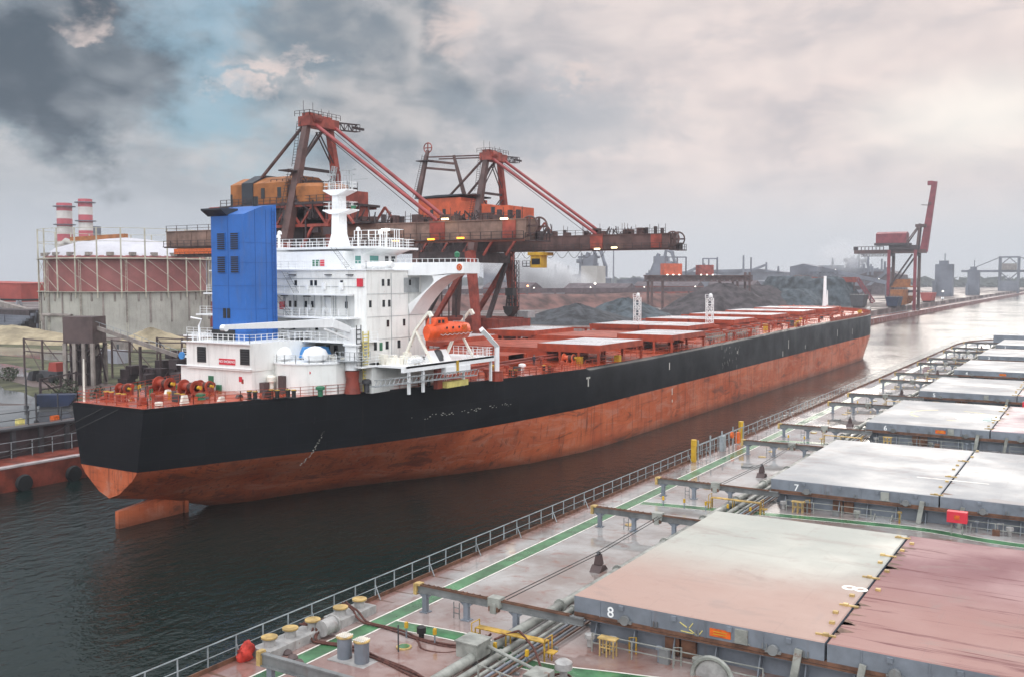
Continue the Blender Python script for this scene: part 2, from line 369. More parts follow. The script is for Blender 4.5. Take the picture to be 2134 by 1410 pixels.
# ---------------------------------------------------------------- mesh builder
class MB:
    def __init__(s): s.v = []; s.f = []; s.mi = []; s.cur = 0; s.pc = []
    def add(s, vs, fs):
        k = len(s.v); s.pc.append((k, len(s.f))); s.v += [tuple(q) for q in vs]; s.f += [tuple(i + k for i in f) for f in fs]; s.mi += [s.cur] * len(fs); return s
    def box(s, x0, x1, y0, y1, z0, z1):
        return s.add([(x0, y0, z0), (x1, y0, z0), (x1, y1, z0), (x0, y1, z0), (x0, y0, z1), (x1, y0, z1), (x1, y1, z1), (x0, y1, z1)],
                     [(3, 2, 1, 0), (4, 5, 6, 7), (0, 1, 5, 4), (1, 2, 6, 5), (2, 3, 7, 6), (3, 0, 4, 7)])
    def bar(s, p, q, wd, h=None, wd2=None, h2=None, up=(0, 0, 1)):
        p, q = Vector(p), Vector(q); h = h or wd; wd2 = wd2 or wd; h2 = h2 or h
        d = (q - p).normalized(); u = Vector(up)
        if abs(d.dot(u)) > .97: u = Vector((0, 1, 0))
        a = d.cross(u).normalized(); c = a.cross(d)
        vs = []
        for o, ww, hh in ((p, wd, h), (q, wd2, h2)):
            for i, j in ((-1, -1), (1, -1), (1, 1), (-1, 1)): vs.append(o + a * (i * ww / 2) + c * (j * hh / 2))
        return s.add(vs, [(3, 2, 1, 0), (4, 5, 6, 7), (0, 1, 5, 4), (1, 2, 6, 5), (2, 3, 7, 6), (3, 0, 4, 7)])
    def tube(s, p, q, r, r2=None, n=8):
        return s.path([p, q], r, n, r2)
    def path(s, pts, r, n=6, r2=None):
        pts = [Vector(p) for p in pts]; vs = []; fs = []; m = len(pts); r2 = r if r2 is None else r2
        for i, p in enumerate(pts):
            d = (pts[min(i + 1, m - 1)] - pts[max(i - 1, 0)]).normalized(); u = Vector((0, 0, 1)) if abs(d.z) < .95 else Vector((0, 1, 0))
            a = d.cross(u).normalized(); c = a.cross(d); rr = r + (r2 - r) * i / (m - 1)
            for k in range(n):
                t = 2 * math.pi * k / n; vs.append(p + a * math.cos(t) * rr + c * math.sin(t) * rr)
        for i in range(m - 1):
            for k in range(n): fs.append((i * n + k, i * n + (k + 1) % n, (i + 1) * n + (k + 1) % n, (i + 1) * n + k))
        fs.append(tuple(range(n))[::-1]); fs.append(tuple((m - 1) * n + k for k in range(n)))
        return s.add(vs, fs)
    def prism(s, poly, ax, a, b):
        def mk(u, v, t): return {'x': (t, u, v), 'y': (u, t, v), 'z': (u, v, t)}[ax]
        n = len(poly); vs = [mk(u, v, a) for u, v in poly] + [mk(u, v, b) for u, v in poly]
        return s.add(vs, [tuple(range(n))[::-1], tuple(range(n, 2 * n))] + [(i, (i + 1) % n, n + (i + 1) % n, n + i) for i in range(n)])
    def lathe(s, prof, c, n=16, ax='z'):
        vs = []; fs = []; m = len(prof)
        for r, h in prof:
            for k in range(n):
                t = 2 * math.pi * k / n; a, b = r * math.cos(t), r * math.sin(t)
                vs.append({'z': (c[0] + a, c[1] + b, c[2] + h), 'x': (c[0] + h, c[1] + a, c[2] + b), 'y': (c[0] + a, c[1] + h, c[2] + b)}[ax])
        for i in range(m - 1):
            for k in range(n): fs.append((i * n + k, i * n + (k + 1) % n, (i + 1) * n + (k + 1) % n, (i + 1) * n + k))
        fs.append(tuple(range(n))[::-1]); fs.append(tuple((m - 1) * n + k for k in range(n)))
        return s.add(vs, fs)
    def poly(s, pts): return s.add(pts, [tuple(range(len(pts)))])
    def ring(s, c, R_, r, ax='y', n=20, m=6):
        vs = []; fs = []
        for i in range(n):
            t = 2 * math.pi * i / n
            for j in range(m):
                u = 2 * math.pi * j / m; q = R_ + r * math.cos(u); h = r * math.sin(u); a, b = q * math.cos(t), q * math.sin(t)
                vs.append({'z': (c[0] + a, c[1] + b, c[2] + h), 'x': (c[0] + h, c[1] + a, c[2] + b), 'y': (c[0] + a, c[1] + h, c[2] + b)}[ax])
        for i in range(n):
            for j in range(m): fs.append((i * m + j, i * m + (j + 1) % m, ((i + 1) % n) * m + (j + 1) % m, ((i + 1) % n) * m + j))
        return s.add(vs, fs)
    def rail(s, pts, h=1.0, sp=1.5, r=.03, bars=2):
        for a, b in zip(pts[:-1], pts[1:]):
            a, b = Vector(a), Vector(b); L = (b - a).length; n = max(1, round(L / sp))
            for i in range(n + 1):
                p = a + (b - a) * i / n; s.bar(p, p + Vector((0, 0, h)), r * 2)
            for k in range(bars):
                o = Vector((0, 0, h * (k + 1) / bars)); s.bar(a + o, b + o, r * 1.6)
        return s
    def ladder(s, p, q, wd=.5, ax=(1, 0, 0), st=.45, r=.04):
        p, q, a = Vector(p), Vector(q), Vector(ax) * wd / 2
        s.bar(p - a, q - a, r); s.bar(p + a, q + a, r); n = max(2, int((q - p).length / st))
        for i in range(1, n): c = p + (q - p) * i / n; s.bar(c - a, c + a, r)
        return s
    def lattice(s, p, q, wd, h, n, r=.12, r2=.07):
        """four-chord lattice girder"""
        p, q = Vector(p), Vector(q); d = (q - p).normalized(); u = Vector((0, 0, 1)) if abs(d.z) < .9 else Vector((0, 1, 0))
        a = d.cross(u).normalized() * wd / 2; c = a.normalized().cross(d) * h / 2
        cs = [a + c, a - c, -a - c, -a + c]
        for k in cs: s.bar(p + k, q + k, r)
        for i in range(n):
            t0, t1 = p + (q - p) * i / n, p + (q - p) * (i + 1) / n
            for j in range(4):
                A, B = cs[j], cs[(j + 1) % 4]
                s.bar(t0 + (A if i % 2 else B), t1 + (B if i % 2 else A), r2); s.bar(t1 + A, t1 + B, r2)
        return s
    def each(s, name, mats, parent, smooth=0):
        """one object per shape added, all of one name"""
        e = s.pc + [(len(s.v), len(s.f))]
        for (v0, f0), (v1, f1) in zip(e[:-1], e[1:]):
            q = MB(); q.v = s.v[v0:v1]; q.f = [tuple(i - v0 for i in f) for f in s.f[f0:f1]]; q.mi = s.mi[f0:f1]; o = q.build(name, mats, parent, smooth)
        return o
    def build(s, name, mats, parent=None, smooth=0, **tags):
        me = bpy.data.meshes.new(name)
        o = WORLD.get(parent.name, Vector((0, 0, 0))) if parent else Vector((0, 0, 0))
        me.from_pydata([(x - o.x, y - o.y, z - o.z) for x, y, z in s.v], [], s.f)
        mats = [mats] if isinstance(mats, str) else mats
        for k in mats: me.materials.append(M[k])
        me.polygons.foreach_set('material_index', s.mi)
        bm = bmesh.new(); bm.from_mesh(me); bmesh.ops.recalc_face_normals(bm, faces=bm.faces); bm.to_mesh(me); bm.free()
        if smooth:
            me.polygons.foreach_set('use_smooth', [True] * len(me.polygons)); me.set_sharp_from_angle(angle=R(smooth))
        me.update()
        ob = bpy.data.objects.new(name, me); COL.objects.link(ob)
        if parent: ob.parent = parent; WORLD[ob.name] = o
        else:
            # put a mesh thing's origin at its base
            xs = [v[0] for v in s.v]; ys = [v[1] for v in s.v]; zs = [v[2] for v in s.v]
            c = Vector(((min(xs) + max(xs)) / 2, (min(ys) + max(ys)) / 2, min(zs)))
            me.transform(Matrix.Translation(-c)); ob.location = c; WORLD[ob.name] = c
        for k, v in tags.items(): ob[k] = v
        return ob
WORLD = {}
def thing(name, label, cat, loc, group=None):
    o = bpy.data.objects.new(name, None); COL.objects.link(o); o.location = loc; o.empty_display_size = 1
    WORLD[o.name] = Vector(loc); o['label'] = label; o['category'] = cat
    if group: o['group'] = group
    return o
def copy_tree(o, off, label=None, group=None, parent=None):
    c = o.copy(); COL.objects.link(c)
    if parent: c.parent = parent
    else:
        c.location = o.location + Vector(off); WORLD[c.name] = c.location.copy()
        if label: c['label'] = label
        if group: c['group'] = group
    for ch in list(o.children): copy_tree(ch, off, parent=c)
    return c
def text(body, size, mtx, mt, name, parent, depth=.004):
    cu = bpy.data.curves.new('t', 'FONT'); cu.body = body; cu.size = size; cu.align_x = 'CENTER'; cu.align_y = 'CENTER'; cu.extrude = depth; cu.offset = size * .012
    ob = bpy.data.objects.new('t', cu); COL.objects.link(ob)
    dg = bpy.context.evaluated_depsgraph_get(); me = bpy.data.meshes.new_from_object(ob.evaluated_get(dg))
    bpy.data.objects.remove(ob); bpy.data.curves.remove(cu)
    me.name = name; me.transform(mtx)
    o = WORLD.get(parent.name, Vector()); me.transform(Matrix.Translation(-o)); me.materials.clear(); me.materials.append(M[mt])
    r = bpy.data.objects.new(name, me); COL.objects.link(r); r.parent = parent; WORLD[r.name] = o
    return r
def frame(o, x, y, z=None):
    x, y = Vector(x).normalized(), Vector(y).normalized(); z = x.cross(y)
    m = Matrix((x, y, z)).transposed().to_4x4(); m.translation = Vector(o); return m
def interp(tab, x):
    for (x0, y0), (x1, y1) in zip(tab[:-1], tab[1:]):
        if x <= x1: return y0 + (y1 - y0) * max(0, x - x0) / (x1 - x0)
    return tab[-1][1]

# ================================================================ SETTING
def structure(mb, name, mt, smooth=0): return mb.build(name, mt, None, smooth, kind='structure')
QX = -117.8
m = MB(); m.poly([(-2500, -400, 0), (1500, -400, 0), (1500, 3200, 0), (-2500, 3200, 0)]); structure(m, 'water', 'water')
m = MB(); m.box(-126, QX - .9, -150, 2600, -6, 2.8); m.cur = 1; m.box(QX - .9, QX + .05, -150, 2600, -6, 3.0)
m.cur = 2; m.box(QX - .95, QX + .12, -150, 2600, 3.0, 3.22); structure(m, 'quay', ['quay_brick', 'quay_brick', 'quay_edge'])
m = MB(); m.box(-2400, -126, -300, 3000, -6, 6.5); structure(m, 'ground', 'yard_ground')
def patch(name, mt, pts, z, n=26, j=.10, kind='structure'):
    """irregular flat patch lying on the yard"""
    out = []; k = len(pts)
    for i in range(k):
        a, b = Vector(pts[i]), Vector(pts[(i + 1) % k]); L = (b - a).length; c = max(2, n // k)
        for q in range(c):
            p = a + (b - a) * q / c; out.append((p.x + rnd.uniform(-j, j) * L * .5, p.y + rnd.uniform(-j, j) * L * .5, z))
    mm = MB(); mm.poly(out); return structure(mm, name, mt)
patch('grass', 'grass', [(-330, 150), (-215, 118), (-180, 128), (-150, 112), (-162, 140), (-196, 158), (-215, 190), (-330, 205)], 6.512, 40)
patch('grass', 'grass', [(-260, 112), (-175, 100), (-150, 95), (-146, 103), (-172, 110), (-255, 128)], 6.512, 30)
patch('puddle', 'puddle', [(-300, 132), (-205, 113), (-188, 122), (-230, 136), (-300, 152)], 6.52, 30)
patch('puddle', 'puddle', [(-240, 106), (-160, 92), (-140, 94), (-158, 101), (-200, 110)], 6.52, 30)
patch('puddle', 'puddle', [(-330, 165), (-225, 146), (-200, 156), (-240, 163), (-330, 178)], 6.524, 30)
patch('puddle', 'puddle', [(-160, 84), (-129, 76), (-129, 92), (-145, 96)], 6.52, 24)
# service trench wall between the low quay and the yard
fw_ = thing('retaining_wall', 'dark quay wall with a pipe rail and recessed bays behind the low brick quay', 'wall', (-126, 60, 2.8))
m = MB()
for y in range(-20, 240, 4): m.box(-126.0, -125.5, y, y + .6, 2.8, 6.5)
m.box(-126.6, -125.3, -20, 240, 6.5, 6.8); m.build('coping', 'dark_grey', fw_)
m = MB(); m.rail([(-125.1, -20, 2.8), (-125.1, 240, 2.8)], 2.2, 3, .05, 2); m.build('pipe_rail', 'rail_grey', fw_)
m = MB(); m.box(-125.96, -125.9, -20, 240, 2.8, 6.5); m.build('back_panel', 'crane_dark', fw_)
for y in (60.5, 72.5, 79.5, 96, 115):
    m = MB(); m.lathe([(.55, -.35), (1.0, -.35), (1.15, 0), (1.0, .35), (.55, .35)], (QX + .45, y, .9), 18, 'x')
    m.build('fender', 'rubber', None, 40, label='round black rubber fender hung on the brick quay wall', category='fender', group='tyre fenders on the quay wall')
# fence posts, blocks and gear on the left quay
for i, (x, y, z0, h) in enumerate([(-128, 80.8, 6.5, 2.8), (-134.5, 84, 6.5, 3.0), (-139.9, 87.2, 6.5, 2.8), (-127.6, 88.0, 6.5, 2.4), (-128.0, 74.5, 6.5, 2.6)]):
    pass
q = thing('railing', 'thin dark pipe railing along the yard edge above the quay', 'railing', (-128, 80, 6.5))
m = MB()
for y in range(60, 120, 5): m.bar((-128, y, 6.5), (-128, y, 8.6), .12)
m.each('post', 'dark_grey', q); m = MB()
for z in (7.5, 8.55): m.bar((-128, 60, z), (-128, 115, z), .09)
m.each('bar', 'dark_grey', q)
for i, (x, y, mt, lb) in enumerate([(-131.5, 76.8, 'concrete_old', 'pale concrete block leftmost on the wet quay edge'), (-131.0, 80.6, 'yellow_pale', 'yellowish concrete block in the middle of the wet quay edge'), (-130.2, 85.4, 'sign_orange', 'small orange block on the wet quay nearest the ship stern')]):
    m = MB(); m.prism([(-.5, 0), (.5, 0), (.42, .6), (-.42, .6)], 'y', -.45, .45); ob = m.build('barrier_block', mt, None, label=lb, category='block', group='blocks along the yard edge'); ob.location = (x, y, 6.5)
q = thing('skip_container', 'dark blue open skip with sloping ends on the wet yard left of the stern', 'skip', (-141, 93, 6.5))
m = MB(); m.prism([(-3.0, 2.0), (-2.2, .4), (2.0, .4), (3.2, 2.0), (3.2, 2.25), (-3.0, 2.25)], 'y', -1.2, 1.2); b_ = m.build('body', 'hopper_blue', q)
m = MB(); m.prism([(-1.22, 2.2), (-1.0, .45), (1.0, .45), (1.22, 2.2)], 'x', -.06, .06); e_ = m.build('end_plate', 'hopper_face', q)
m = MB(); m.box(-2.4, 2.3, -1.0, 1.0, 0, .4); c_ = m.build('skid', 'dark_grey', q)
for k in (b_, e_, c_):
    k.data.transform(Matrix.Translation(WORLD[q.name])); k.rotation_euler.z = R(38)
e_.location = (-2.85 * math.cos(R(38)), -2.85 * math.sin(R(38)), 0)
q = thing('wheel_loader', 'dark wheel loader with a red cab parked among the pipe frames', 'loader', (-178, 117, 6.5))
m = MB(); m.box(-181, -175, 115.6, 118.4, 7.3, 8.7); m.prism([(-184.5, 6.7), (-182.8, 6.6), (-182.2, 8.6), (-183.6, 8.4)], 'y', 115.2, 118.8); m.build('body', 'dark_grey', q)
m = MB(); m.prism([(-178.4, 8.7), (-175.6, 8.7), (-175.8, 10.4), (-178.0, 10.4)], 'y', 115.9, 118.1); m.build('cab', 'shed_red', q)
for dx in (-180.3, -176.2):
    for dy in (115.3, 118.7):
        m = MB(); m.lathe([(.4, -.3), (.85, -.3), (.85, .3), (.4, .3)], (dx, dy, 7.35), 14, 'y'); m.build('wheel', 'rubber', q)
q = thing('delivery_truck', 'small truck with a faded red box body by the brown tower', 'truck', (-173.5, 121, 6.5))
m = MB(); m.box(-176, -171.4, 120, 122.3, 7.3, 9.9); m.build('box_body', 'shed_red', q)
m = MB(); m.prism([(-178, 7.1), (-176.1, 7.1), (-176.1, 9.3), (-177.3, 9.3), (-178, 8.2)], 'y', 120.05, 122.2); m.build('cab', 'far_pale', q)
for dx in (-177, -172.6):
    for dy in (120.1, 122.2):
        m = MB(); m.lathe([(.2, -.15), (.5, -.15), (.5, .15), (.2, .15)], (dx, dy, 7.0), 12, 'y'); m.build('wheel', 'rubber', q)

# ---- storage tank / gas holder
GC = (-314, 237); GR = 29.5
q = thing('gas_holder', 'huge round gas holder with a red bell above a concrete tank', 'gas holder', (*GC, 6.5))
m = MB(); m.lathe([(GR, 0), (GR, 15.4)], (*GC, 6.5), 72); m.build('tank', 'concrete', q, 30)
m = MB()
for k in range(48):
    t = 2 * math.pi * k / 48; L = 10.5 if k % 2 else 5.5
    m.bar((GC[0] + (GR + .1) * math.cos(t), GC[1] + (GR + .1) * math.sin(t), 21.9), (GC[0] + (GR + .1) * math.cos(t), GC[1] + (GR + .1) * math.sin(t), 21.9 - (L if k % 2 else 3)), .5)
m.each('buttress', 'concrete_old', q)
m = MB(); m.lathe([(GR - 1.2, 0), (GR - 1.2, 12.2), (GR - 1.6, 12.6)], (*GC, 22.2), 72); m.build('bell', 'holder_red', q, 30)
m = MB(); m.lathe([(GR - 1.4, 0), (GR - 2, .6), (GR * .82, 3.2), (GR * .55, 5.5), (GR * .25, 6.7), (.1, 7.4)], (*GC, 34.6), 64); m.build('dome', 'holder_dome', q, 40)
m = MB()
for k in range(24):
    t = 2 * math.pi * (k + .3) / 24; c, s_ = math.cos(t), math.sin(t); p = (GC[0] + (GR + .6) * c, GC[1] + (GR + .6) * s_)
    m.bar((*p, 20), (*p, 44.3), .36); t2 = 2 * math.pi * (k + 1.3) / 24; p2 = (GC[0] + (GR + .6) * math.cos(t2), GC[1] + (GR + .6) * math.sin(t2))
    for z in (33.9, 39.6, 44.2): m.bar((*p, z), (*p2, z), .18)
    for z0, z1 in ((22.6, 28), (28, 33.9)): m.bar((*p, z1), (*p2, z0), .12)
m.build('guide_frame', 'holder_frame', q)
m = MB()
for z in (22.0, 33.6): m.lathe([(GR - .3, 0), (GR + 1.1, 0), (GR + 1.1, .15), (GR - .3, .15)], (*GC, z), 72)
m.build('walkway', 'holder_frame', q)
m = MB()
for k in range(24):
    t = 2 * math.pi * (k + .8) / 24; m.box(GC[0] + (GR - 1.7) * math.cos(t) - .9, GC[0] + (GR - 1.7) * math.cos(t) + .9, GC[1] + (GR - 1.7) * math.sin(t) - .9, GC[1] + (GR - 1.7) * math.sin(t) + .9, 34.7, 35.9)
m.each('guide_roller', 'concrete_old', q)
m = MB()
for k in (15, 17, 19, 21):
    t = 2 * math.pi * (k + .5) / 24; p = Vector((GC[0] + (GR + .4) * math.cos(t), GC[1] + (GR + .4) * math.sin(t), 6.5)); m = MB(); m.ladder(p, p + Vector((0, 0, 27)), .9, (1, 0, 0), 1.2, .1); m.build('ladder', 'holder_frame', q)
m = MB(); m.path([(GC[0] - 6, GC[1] - GR - .8, 6.8), (GC[0] - 6, GC[1] - GR - .8, 14), (GC[0] + 8, GC[1] - GR + .6, 14), (GC[0] + 8, GC[1] - GR - .2, 6.8)], .6, 8); m.build('inlet_pipe', 'concrete_old', q, 40)
m = MB(); m.bar((-338, 231, 41.6), (-314, 237, 42.6), 2.2, 1.6); m.build('gangway', 'house_ochre', q)
# ---- striped chimneys
for (x, y, top, r, lb, nb) in [(-637, 430, 80.0, 5.2, 'left of two red and white banded chimneys, squat with a single top ring', 5), (-614.5, 431, 82.0, 4.7, 'right of two red and white banded chimneys, taller with a mid platform', 6)]:
    q = thing('chimney', lb, 'chimney', (x, y, 6.5), 'red and white banded chimneys')
    bh = 5.5
    mr, mw = MB(), MB(); z = top; k = 0
    while z > 8:
        (mr if k % 2 == 0 else mw).lathe([(r, -bh), (r, 0)], (x, y, z), 28); z -= bh; k += 1
    mr.each('red_band', 'chimney_red', q, 40); mw.each('white_band', 'chimney_white', q, 40)
    m = MB()
    for z in (top - 2.6, top - 15.5, top - 33): m.lathe([(r, 0), (r + 2.4, 0), (r + 2.4, .5), (r, .5)], (x, y, z), 24)
    m.each('platform', 'far_steel', q)
q = thing('boiler_tower', 'grey block tower with ducts between the two banded chimneys', 'tower', (-628, 440, 6.5))
m = MB(); m.box(-631, -624, 440, 450, 6.5, 64); m.box(-640, -631, 440, 448, 6.5, 50); m.build('shell', 'far_steel', q)
m = MB(); m.path([(-636, 424, 48), (-630, 426, 53), (-622, 430, 50), (-620, 433, 42)], 2.2, 10); m.build('duct', 'far_pale', q, 40)
# ---- sheds left
def shed(name, lb, cat, x0, x1, y0, y1, z0, zt, wall, roof='shed_grey', pitch=2.0, stripes=()):
    q = thing(name, lb, cat, ((x0 + x1) / 2, (y0 + y1) / 2, z0))
    mm = MB(); mm.box(x0, x1, y0, y1, z0, zt); mm.build('wall', wall, q)
    mm = MB(); xm = (x0 + x1) / 2; mm.prism([(x0 - .4, zt), (x1 + .4, zt), (xm, zt + pitch)], 'y', y0 - .4, y1 + .4); mm.build('roof', roof, q)
    if stripes:
        mm = MB()
        for z, h in stripes: mm.box(x0 - .06, x1 + .06, y0 - .06, y0, z, z + h); mm.box(x1, x1 + .06, y0 - .06, y1, z, z + h)
        mm.build('cladding_strip', 'window_dark', q)
    return q
shed('sinter_building', 'dark red clad factory hall at the left edge of the yard', 'building', -480, -383, 238, 262, 17, 24.6, 'shed_red', 'shed_red', .8, ((17.4, .8),))
shed('pump_house', 'low red brick building under the sloping conveyor at far left', 'building', -440, -391, 215, 240, 6.5, 12.8, 'shed_red', 'shed_grey', .5, ((11, .7), (8.2, .9)))
shed('warehouse', 'long grey stepped warehouse between the gas holder and the blue funnel', 'building', -420, -330, 345, 400, 6.5, 37, 'shed_grey', 'shed_grey', 1.0)
shed('brick_hall', 'pinkish red hall with orange lamps behind the ship funnel', 'building', -330, -276, 285, 310, 6.5, 17, 'shed_red', 'far_pale', .6)
m = MB(); m.box(-288, -281, 286, 294, 17, 29); q_ = m.build('red_tower', 'shed_red', None, label='narrow red tower block rising just left of the blue funnel', category='tower')
for x, y in ((-283.2, 284.6), (-279.5, 284.6)):
    m = MB(); m.bar((x, y, 6.5), (x, y, 16.4), .25); m.cur = 1; m.box(x - .5, x + .5, y - .6, y - .1, 16.2, 17.0); m.build('yard_lamp', ['dark_grey', 'lamp_orange'], None, label='small glowing orange yard lamp in front of the pinkish hall', category='lamp', group='orange yard lamps by the pinkish hall')
q = thing('conveyor_gallery', 'pale sloping conveyor gallery running from the red hall down to the gas holder', 'conveyor', (-375, 226, 6.5))
m = MB(); m.bar((-402, 230, 19.0), (-342, 222, 12.5), 2.2, 2.2); m.bar((-460, 226, 16.6), (-400, 230, 17.0), 2.2, 2.2); m.build('gallery', 'concrete_old', q)
m = MB()
for x, z in ((-398, 21.5), (-383, 20), (-368, 18), (-352, 16), (-430, 22), (-415, 22)): m.bar((x, 224, 6.5), (x, 227, z), .7); m.bar((x, 231, 6.5), (x, 228, z), .7)
m.each('trestle', 'shed_grey', q)
q = thing('pipe_rack', 'dark tangle of pipe racks and ducts left of the gas holder foot', 'pipe rack', (-350, 212, 6.5))
m = MB()
for i in range(26):
    x = -395 + rnd.random() * 62; y = 205 + rnd.random() * 16; m.bar((x, y, 6.5), (x, y, 8 + rnd.random() * 9), .5)
    m.bar((x, y, 8 + rnd.random() * 7), (x + rnd.uniform(-12, 12), y + 2, 8 + rnd.random() * 7), .5)
for k in range(7): m.bar((-398, 208 + k, 8 + k * 1.0), (-338, 206 + k * 1.5, 8 + k * .9), 1.0)
m.build('pipework', 'far_steel', q)
m = MB(); m.box(-372, -340, 214, 226, 6.5, 15); m.build('plinth', 'crane_dark', q)
def pile(name, lb, cat, c, rx, ry, h, mt, seed, group=None, flat=.0, n=56, rings=16, sharp=1.0):
    rr = random.Random(seed); vs = [(c[0], c[1], c[2] + h)]; fs = []
    ph = [rr.uniform(0, 6.28) for _ in range(6)]
    for i in range(1, rings + 1):
        t = i / rings
        for k in range(n):
            a = 2 * math.pi * k / n
            e = 1 + .10 * math.sin(2 * a + ph[0]) + .07 * math.sin(3 * a + ph[1]) + .04 * math.sin(7 * a + ph[2])
            z = h * max(0, 1 - max(0, (t - flat) / (1 - flat)) ** sharp) + h * .05 * math.sin(5 * a + ph[3] + t * 5) * (1 - t) * t * 4 + (rr.uniform(-.035, .035) + .05 * math.sin(9 * a + ph[4] + t * 9) * t) * h * (t < 1)
            vs.append((c[0] + rx * t * e * math.cos(a), c[1] + ry * t * e * math.sin(a), c[2] + max(0, z) - (.3 if i == rings else 0)))
    for k in range(n): fs.append((0, 1 + k, 1 + (k + 1) % n))
    for i in range(rings - 1):
        for k in range(n): fs.append((1 + i * n + k, 1 + (i + 1) * n + k, 1 + (i + 1) * n + (k + 1) % n, 1 + i * n + (k + 1) % n))
    mm = MB(); mm.add(vs, fs)
    tg = dict(label=lb, category=cat)
    if group: tg['group'] = group
    return mm.build(name, mt, None, 60, **tg)
pile('sand_pile', 'low pale yellow sand heap behind the pipe frame at the left edge', 'sand pile', (-318, 186, 6.5), 52, 14, 4.6, 'sand', 1, 'yellow sand heaps', .3)
pile('sand_pile', 'pale yellow sand heap under the gas holder, middle of the row', 'sand pile', (-244, 192, 6.5), 14, 12, 5.8, 'sand', 2, 'yellow sand heaps')
pile('sand_pile', 'pale yellow sand heap right beside the ship deckhouse', 'sand pile', (-216, 200, 6.5), 15, 12, 6.4, 'sand', 3, 'yellow sand heaps')
# ---- brown transfer tower and pipe frames at left
q = thing('transfer_tower', 'brown sheet clad conveyor tower standing on tall concrete legs', 'tower', (-168, 117, 6.5))
T = Matrix.Translation((-168, 117, 0)) @ Matrix.Rotation(R(28), 4, 'Z')
def tp(x, y, z): return tuple(T @ Vector((x, y, z)))
def tbox(mm, x0, x1, y0, y1, z0, z1):
    vs = [tp(x, y, z) for z in (z0, z1) for x, y in ((x0, y0), (x1, y0), (x1, y1), (x0, y1))]
    return mm.add(vs, [(3, 2, 1, 0), (4, 5, 6, 7), (0, 1, 5, 4), (1, 2, 6, 5), (2, 3, 7, 6), (3, 0, 4, 7)])
m = MB(); tbox(m, -2.9, 2.9, -2.7, 2.7, 14.6, 19.6); m.build('cladding', 'tower_brown', q)
for x in (-2.7, -.8, 1.0, 2.7):
    for y in (-2.5, 2.5):
        m = MB(); tbox(m, x - .32, x + .32, y - .32, y + .32, 6.5, 14.6); m.build('leg', 'concrete_old', q)
m = MB()
for z in (8.8, 11.2, 13.4):
    for y in (-2.5, 2.5): m.bar(tp(-2.7, y, z), tp(2.7, y, z), .2)
for i in range(12): m.bar(tp(rnd.uniform(-3.6, 4), rnd.uniform(-3, 3), 7), tp(rnd.uniform(-3.6, 4), rnd.uniform(-3, 3), 14.5), .25)
m.build('bracing', 'crane_dark', q)
m = MB(); tbox(m, -2.2, 2.3, -1.6, 1.6, 6.6, 12.0); m.build('machinery', 'crane_dark', q)
q = thing('conveyor_boom', 'grey inclined conveyor boom sloping down from the brown tower', 'conveyor', (-157, 124, 6.5))
m = MB(); m.bar((-167, 116.6, 18.2), (-153, 126.5, 12.0), .9, .7); m.build('belt_frame', 'concrete_old', q)
m = MB(); m.bar((-151, 125, 6.5), (-151, 125, 11.6), .4); m.bar((-157, 121, 6.5), (-157, 121, 14), .4); m.each('support', 'crane_dark', q)
m = MB()
for k in range(14): t = k / 13; p = Vector((-167, 116.6, 18.2)).lerp(Vector((-153, 126.5, 12.0)), t); m.bar(p + Vector((.6, -.6, .3)), p + Vector((.6, -.6, 1.3)), .07)
m.bar((-166.4, 116.0, 19.4), (-152.4, 125.9, 13.2), .08); m.build('handrail', 'rail_grey', q)
def pipe_frame(lb, pts, z0, zt, levels, mt='crane_brown'):
    q = thing('steel_frame', lb, 'steel frame', (*pts[0], z0), 'rusty steel frames on the yard')
    for p in pts:
        mm = MB(); mm.bar((*p, z0), (*p, zt), .3); mm.build('post', mt, q)
    mm = MB()
    for a, b in zip(pts[:-1], pts[1:]):
        for z in levels: mm.bar((*a, z), (*b, z), .24)
        mm.bar((*a, levels[0]), (*b, z0 + .5), .14)
    mm.each('beam', mt, q)
pipe_frame('long rusty frame of thin posts left of the brown tower', [(-196, 122), (-188, 121), (-180, 122), (-173, 123)], 6.5, 14.3, (14.1, 11.6), 'tower_brown')
pipe_frame('rusty frame passing behind the brown tower legs', [(-175, 128), (-168, 127), (-160, 128), (-155, 131)], 6.5, 14.4, (14.2, 12.2), 'tower_brown')
pipe_frame('thin rusty frame between the conveyor boom and the ship deckhouse', [(-176, 140), (-168, 140), (-160, 141), (-152, 142)], 6.5, 14.2, (14.0, 11), 'tower_brown')
pipe_frame('low dark frame of posts beside the blue skip', [(-150, 96), (-152, 101), (-155, 106)], 6.5, 10.6, (10.4, 8.6), 'crane_dark')
for i, (x, y, h) in enumerate(((-140, 87.3, 5.2), (-129.6, 82.2, 4.2), (-146, 91, 6.2), (-131, 86.5, 3.6))):
    m = MB(); m.bar((x, y, 6.5), (x, y, 6.5 + h), .16); m.box(x - .25, x + .25, y - .25, y + .25, 6.5, 6.8); m.build('lamp_standard', 'dark_grey', None, label=['thin dark pole by the blue skip', 'short thin pole at the yard edge by the railing', 'tallest thin dark pole on the wet yard', 'shortest thin pole beside the ship stern'][i], category='pole', group='thin poles on the wet yard')
q = thing('screening_plant', 'dark cluster of screening machines beside the concrete tower legs', 'plant', (-156, 129, 6.5))
m = MB()
for i in range(46):
    x, y, z = -164 + rnd.random() * 18, 122 + rnd.random() * 16, 6.5 + rnd.random() * 5.5; a = rnd.random() * 3
    m.box(x - a * .5, x + a * .5, y - 1, y + 1, z - .5 - a * .3, z + .6)
    m.bar((x, y, 6.5), (x + rnd.uniform(-2, 2), y, z), .22)
m.build('frame', 'crane_dark', q)
m = MB(); m.lathe([(.4, -1.2), (1.7, -1.0), (1.9, 0), (1.7, 1.0), (.4, 1.2)], (-151, 131, 11.2), 14, 'y'); m.build('drum', 'crane_brown', q, 40)
rr = random.Random(77)
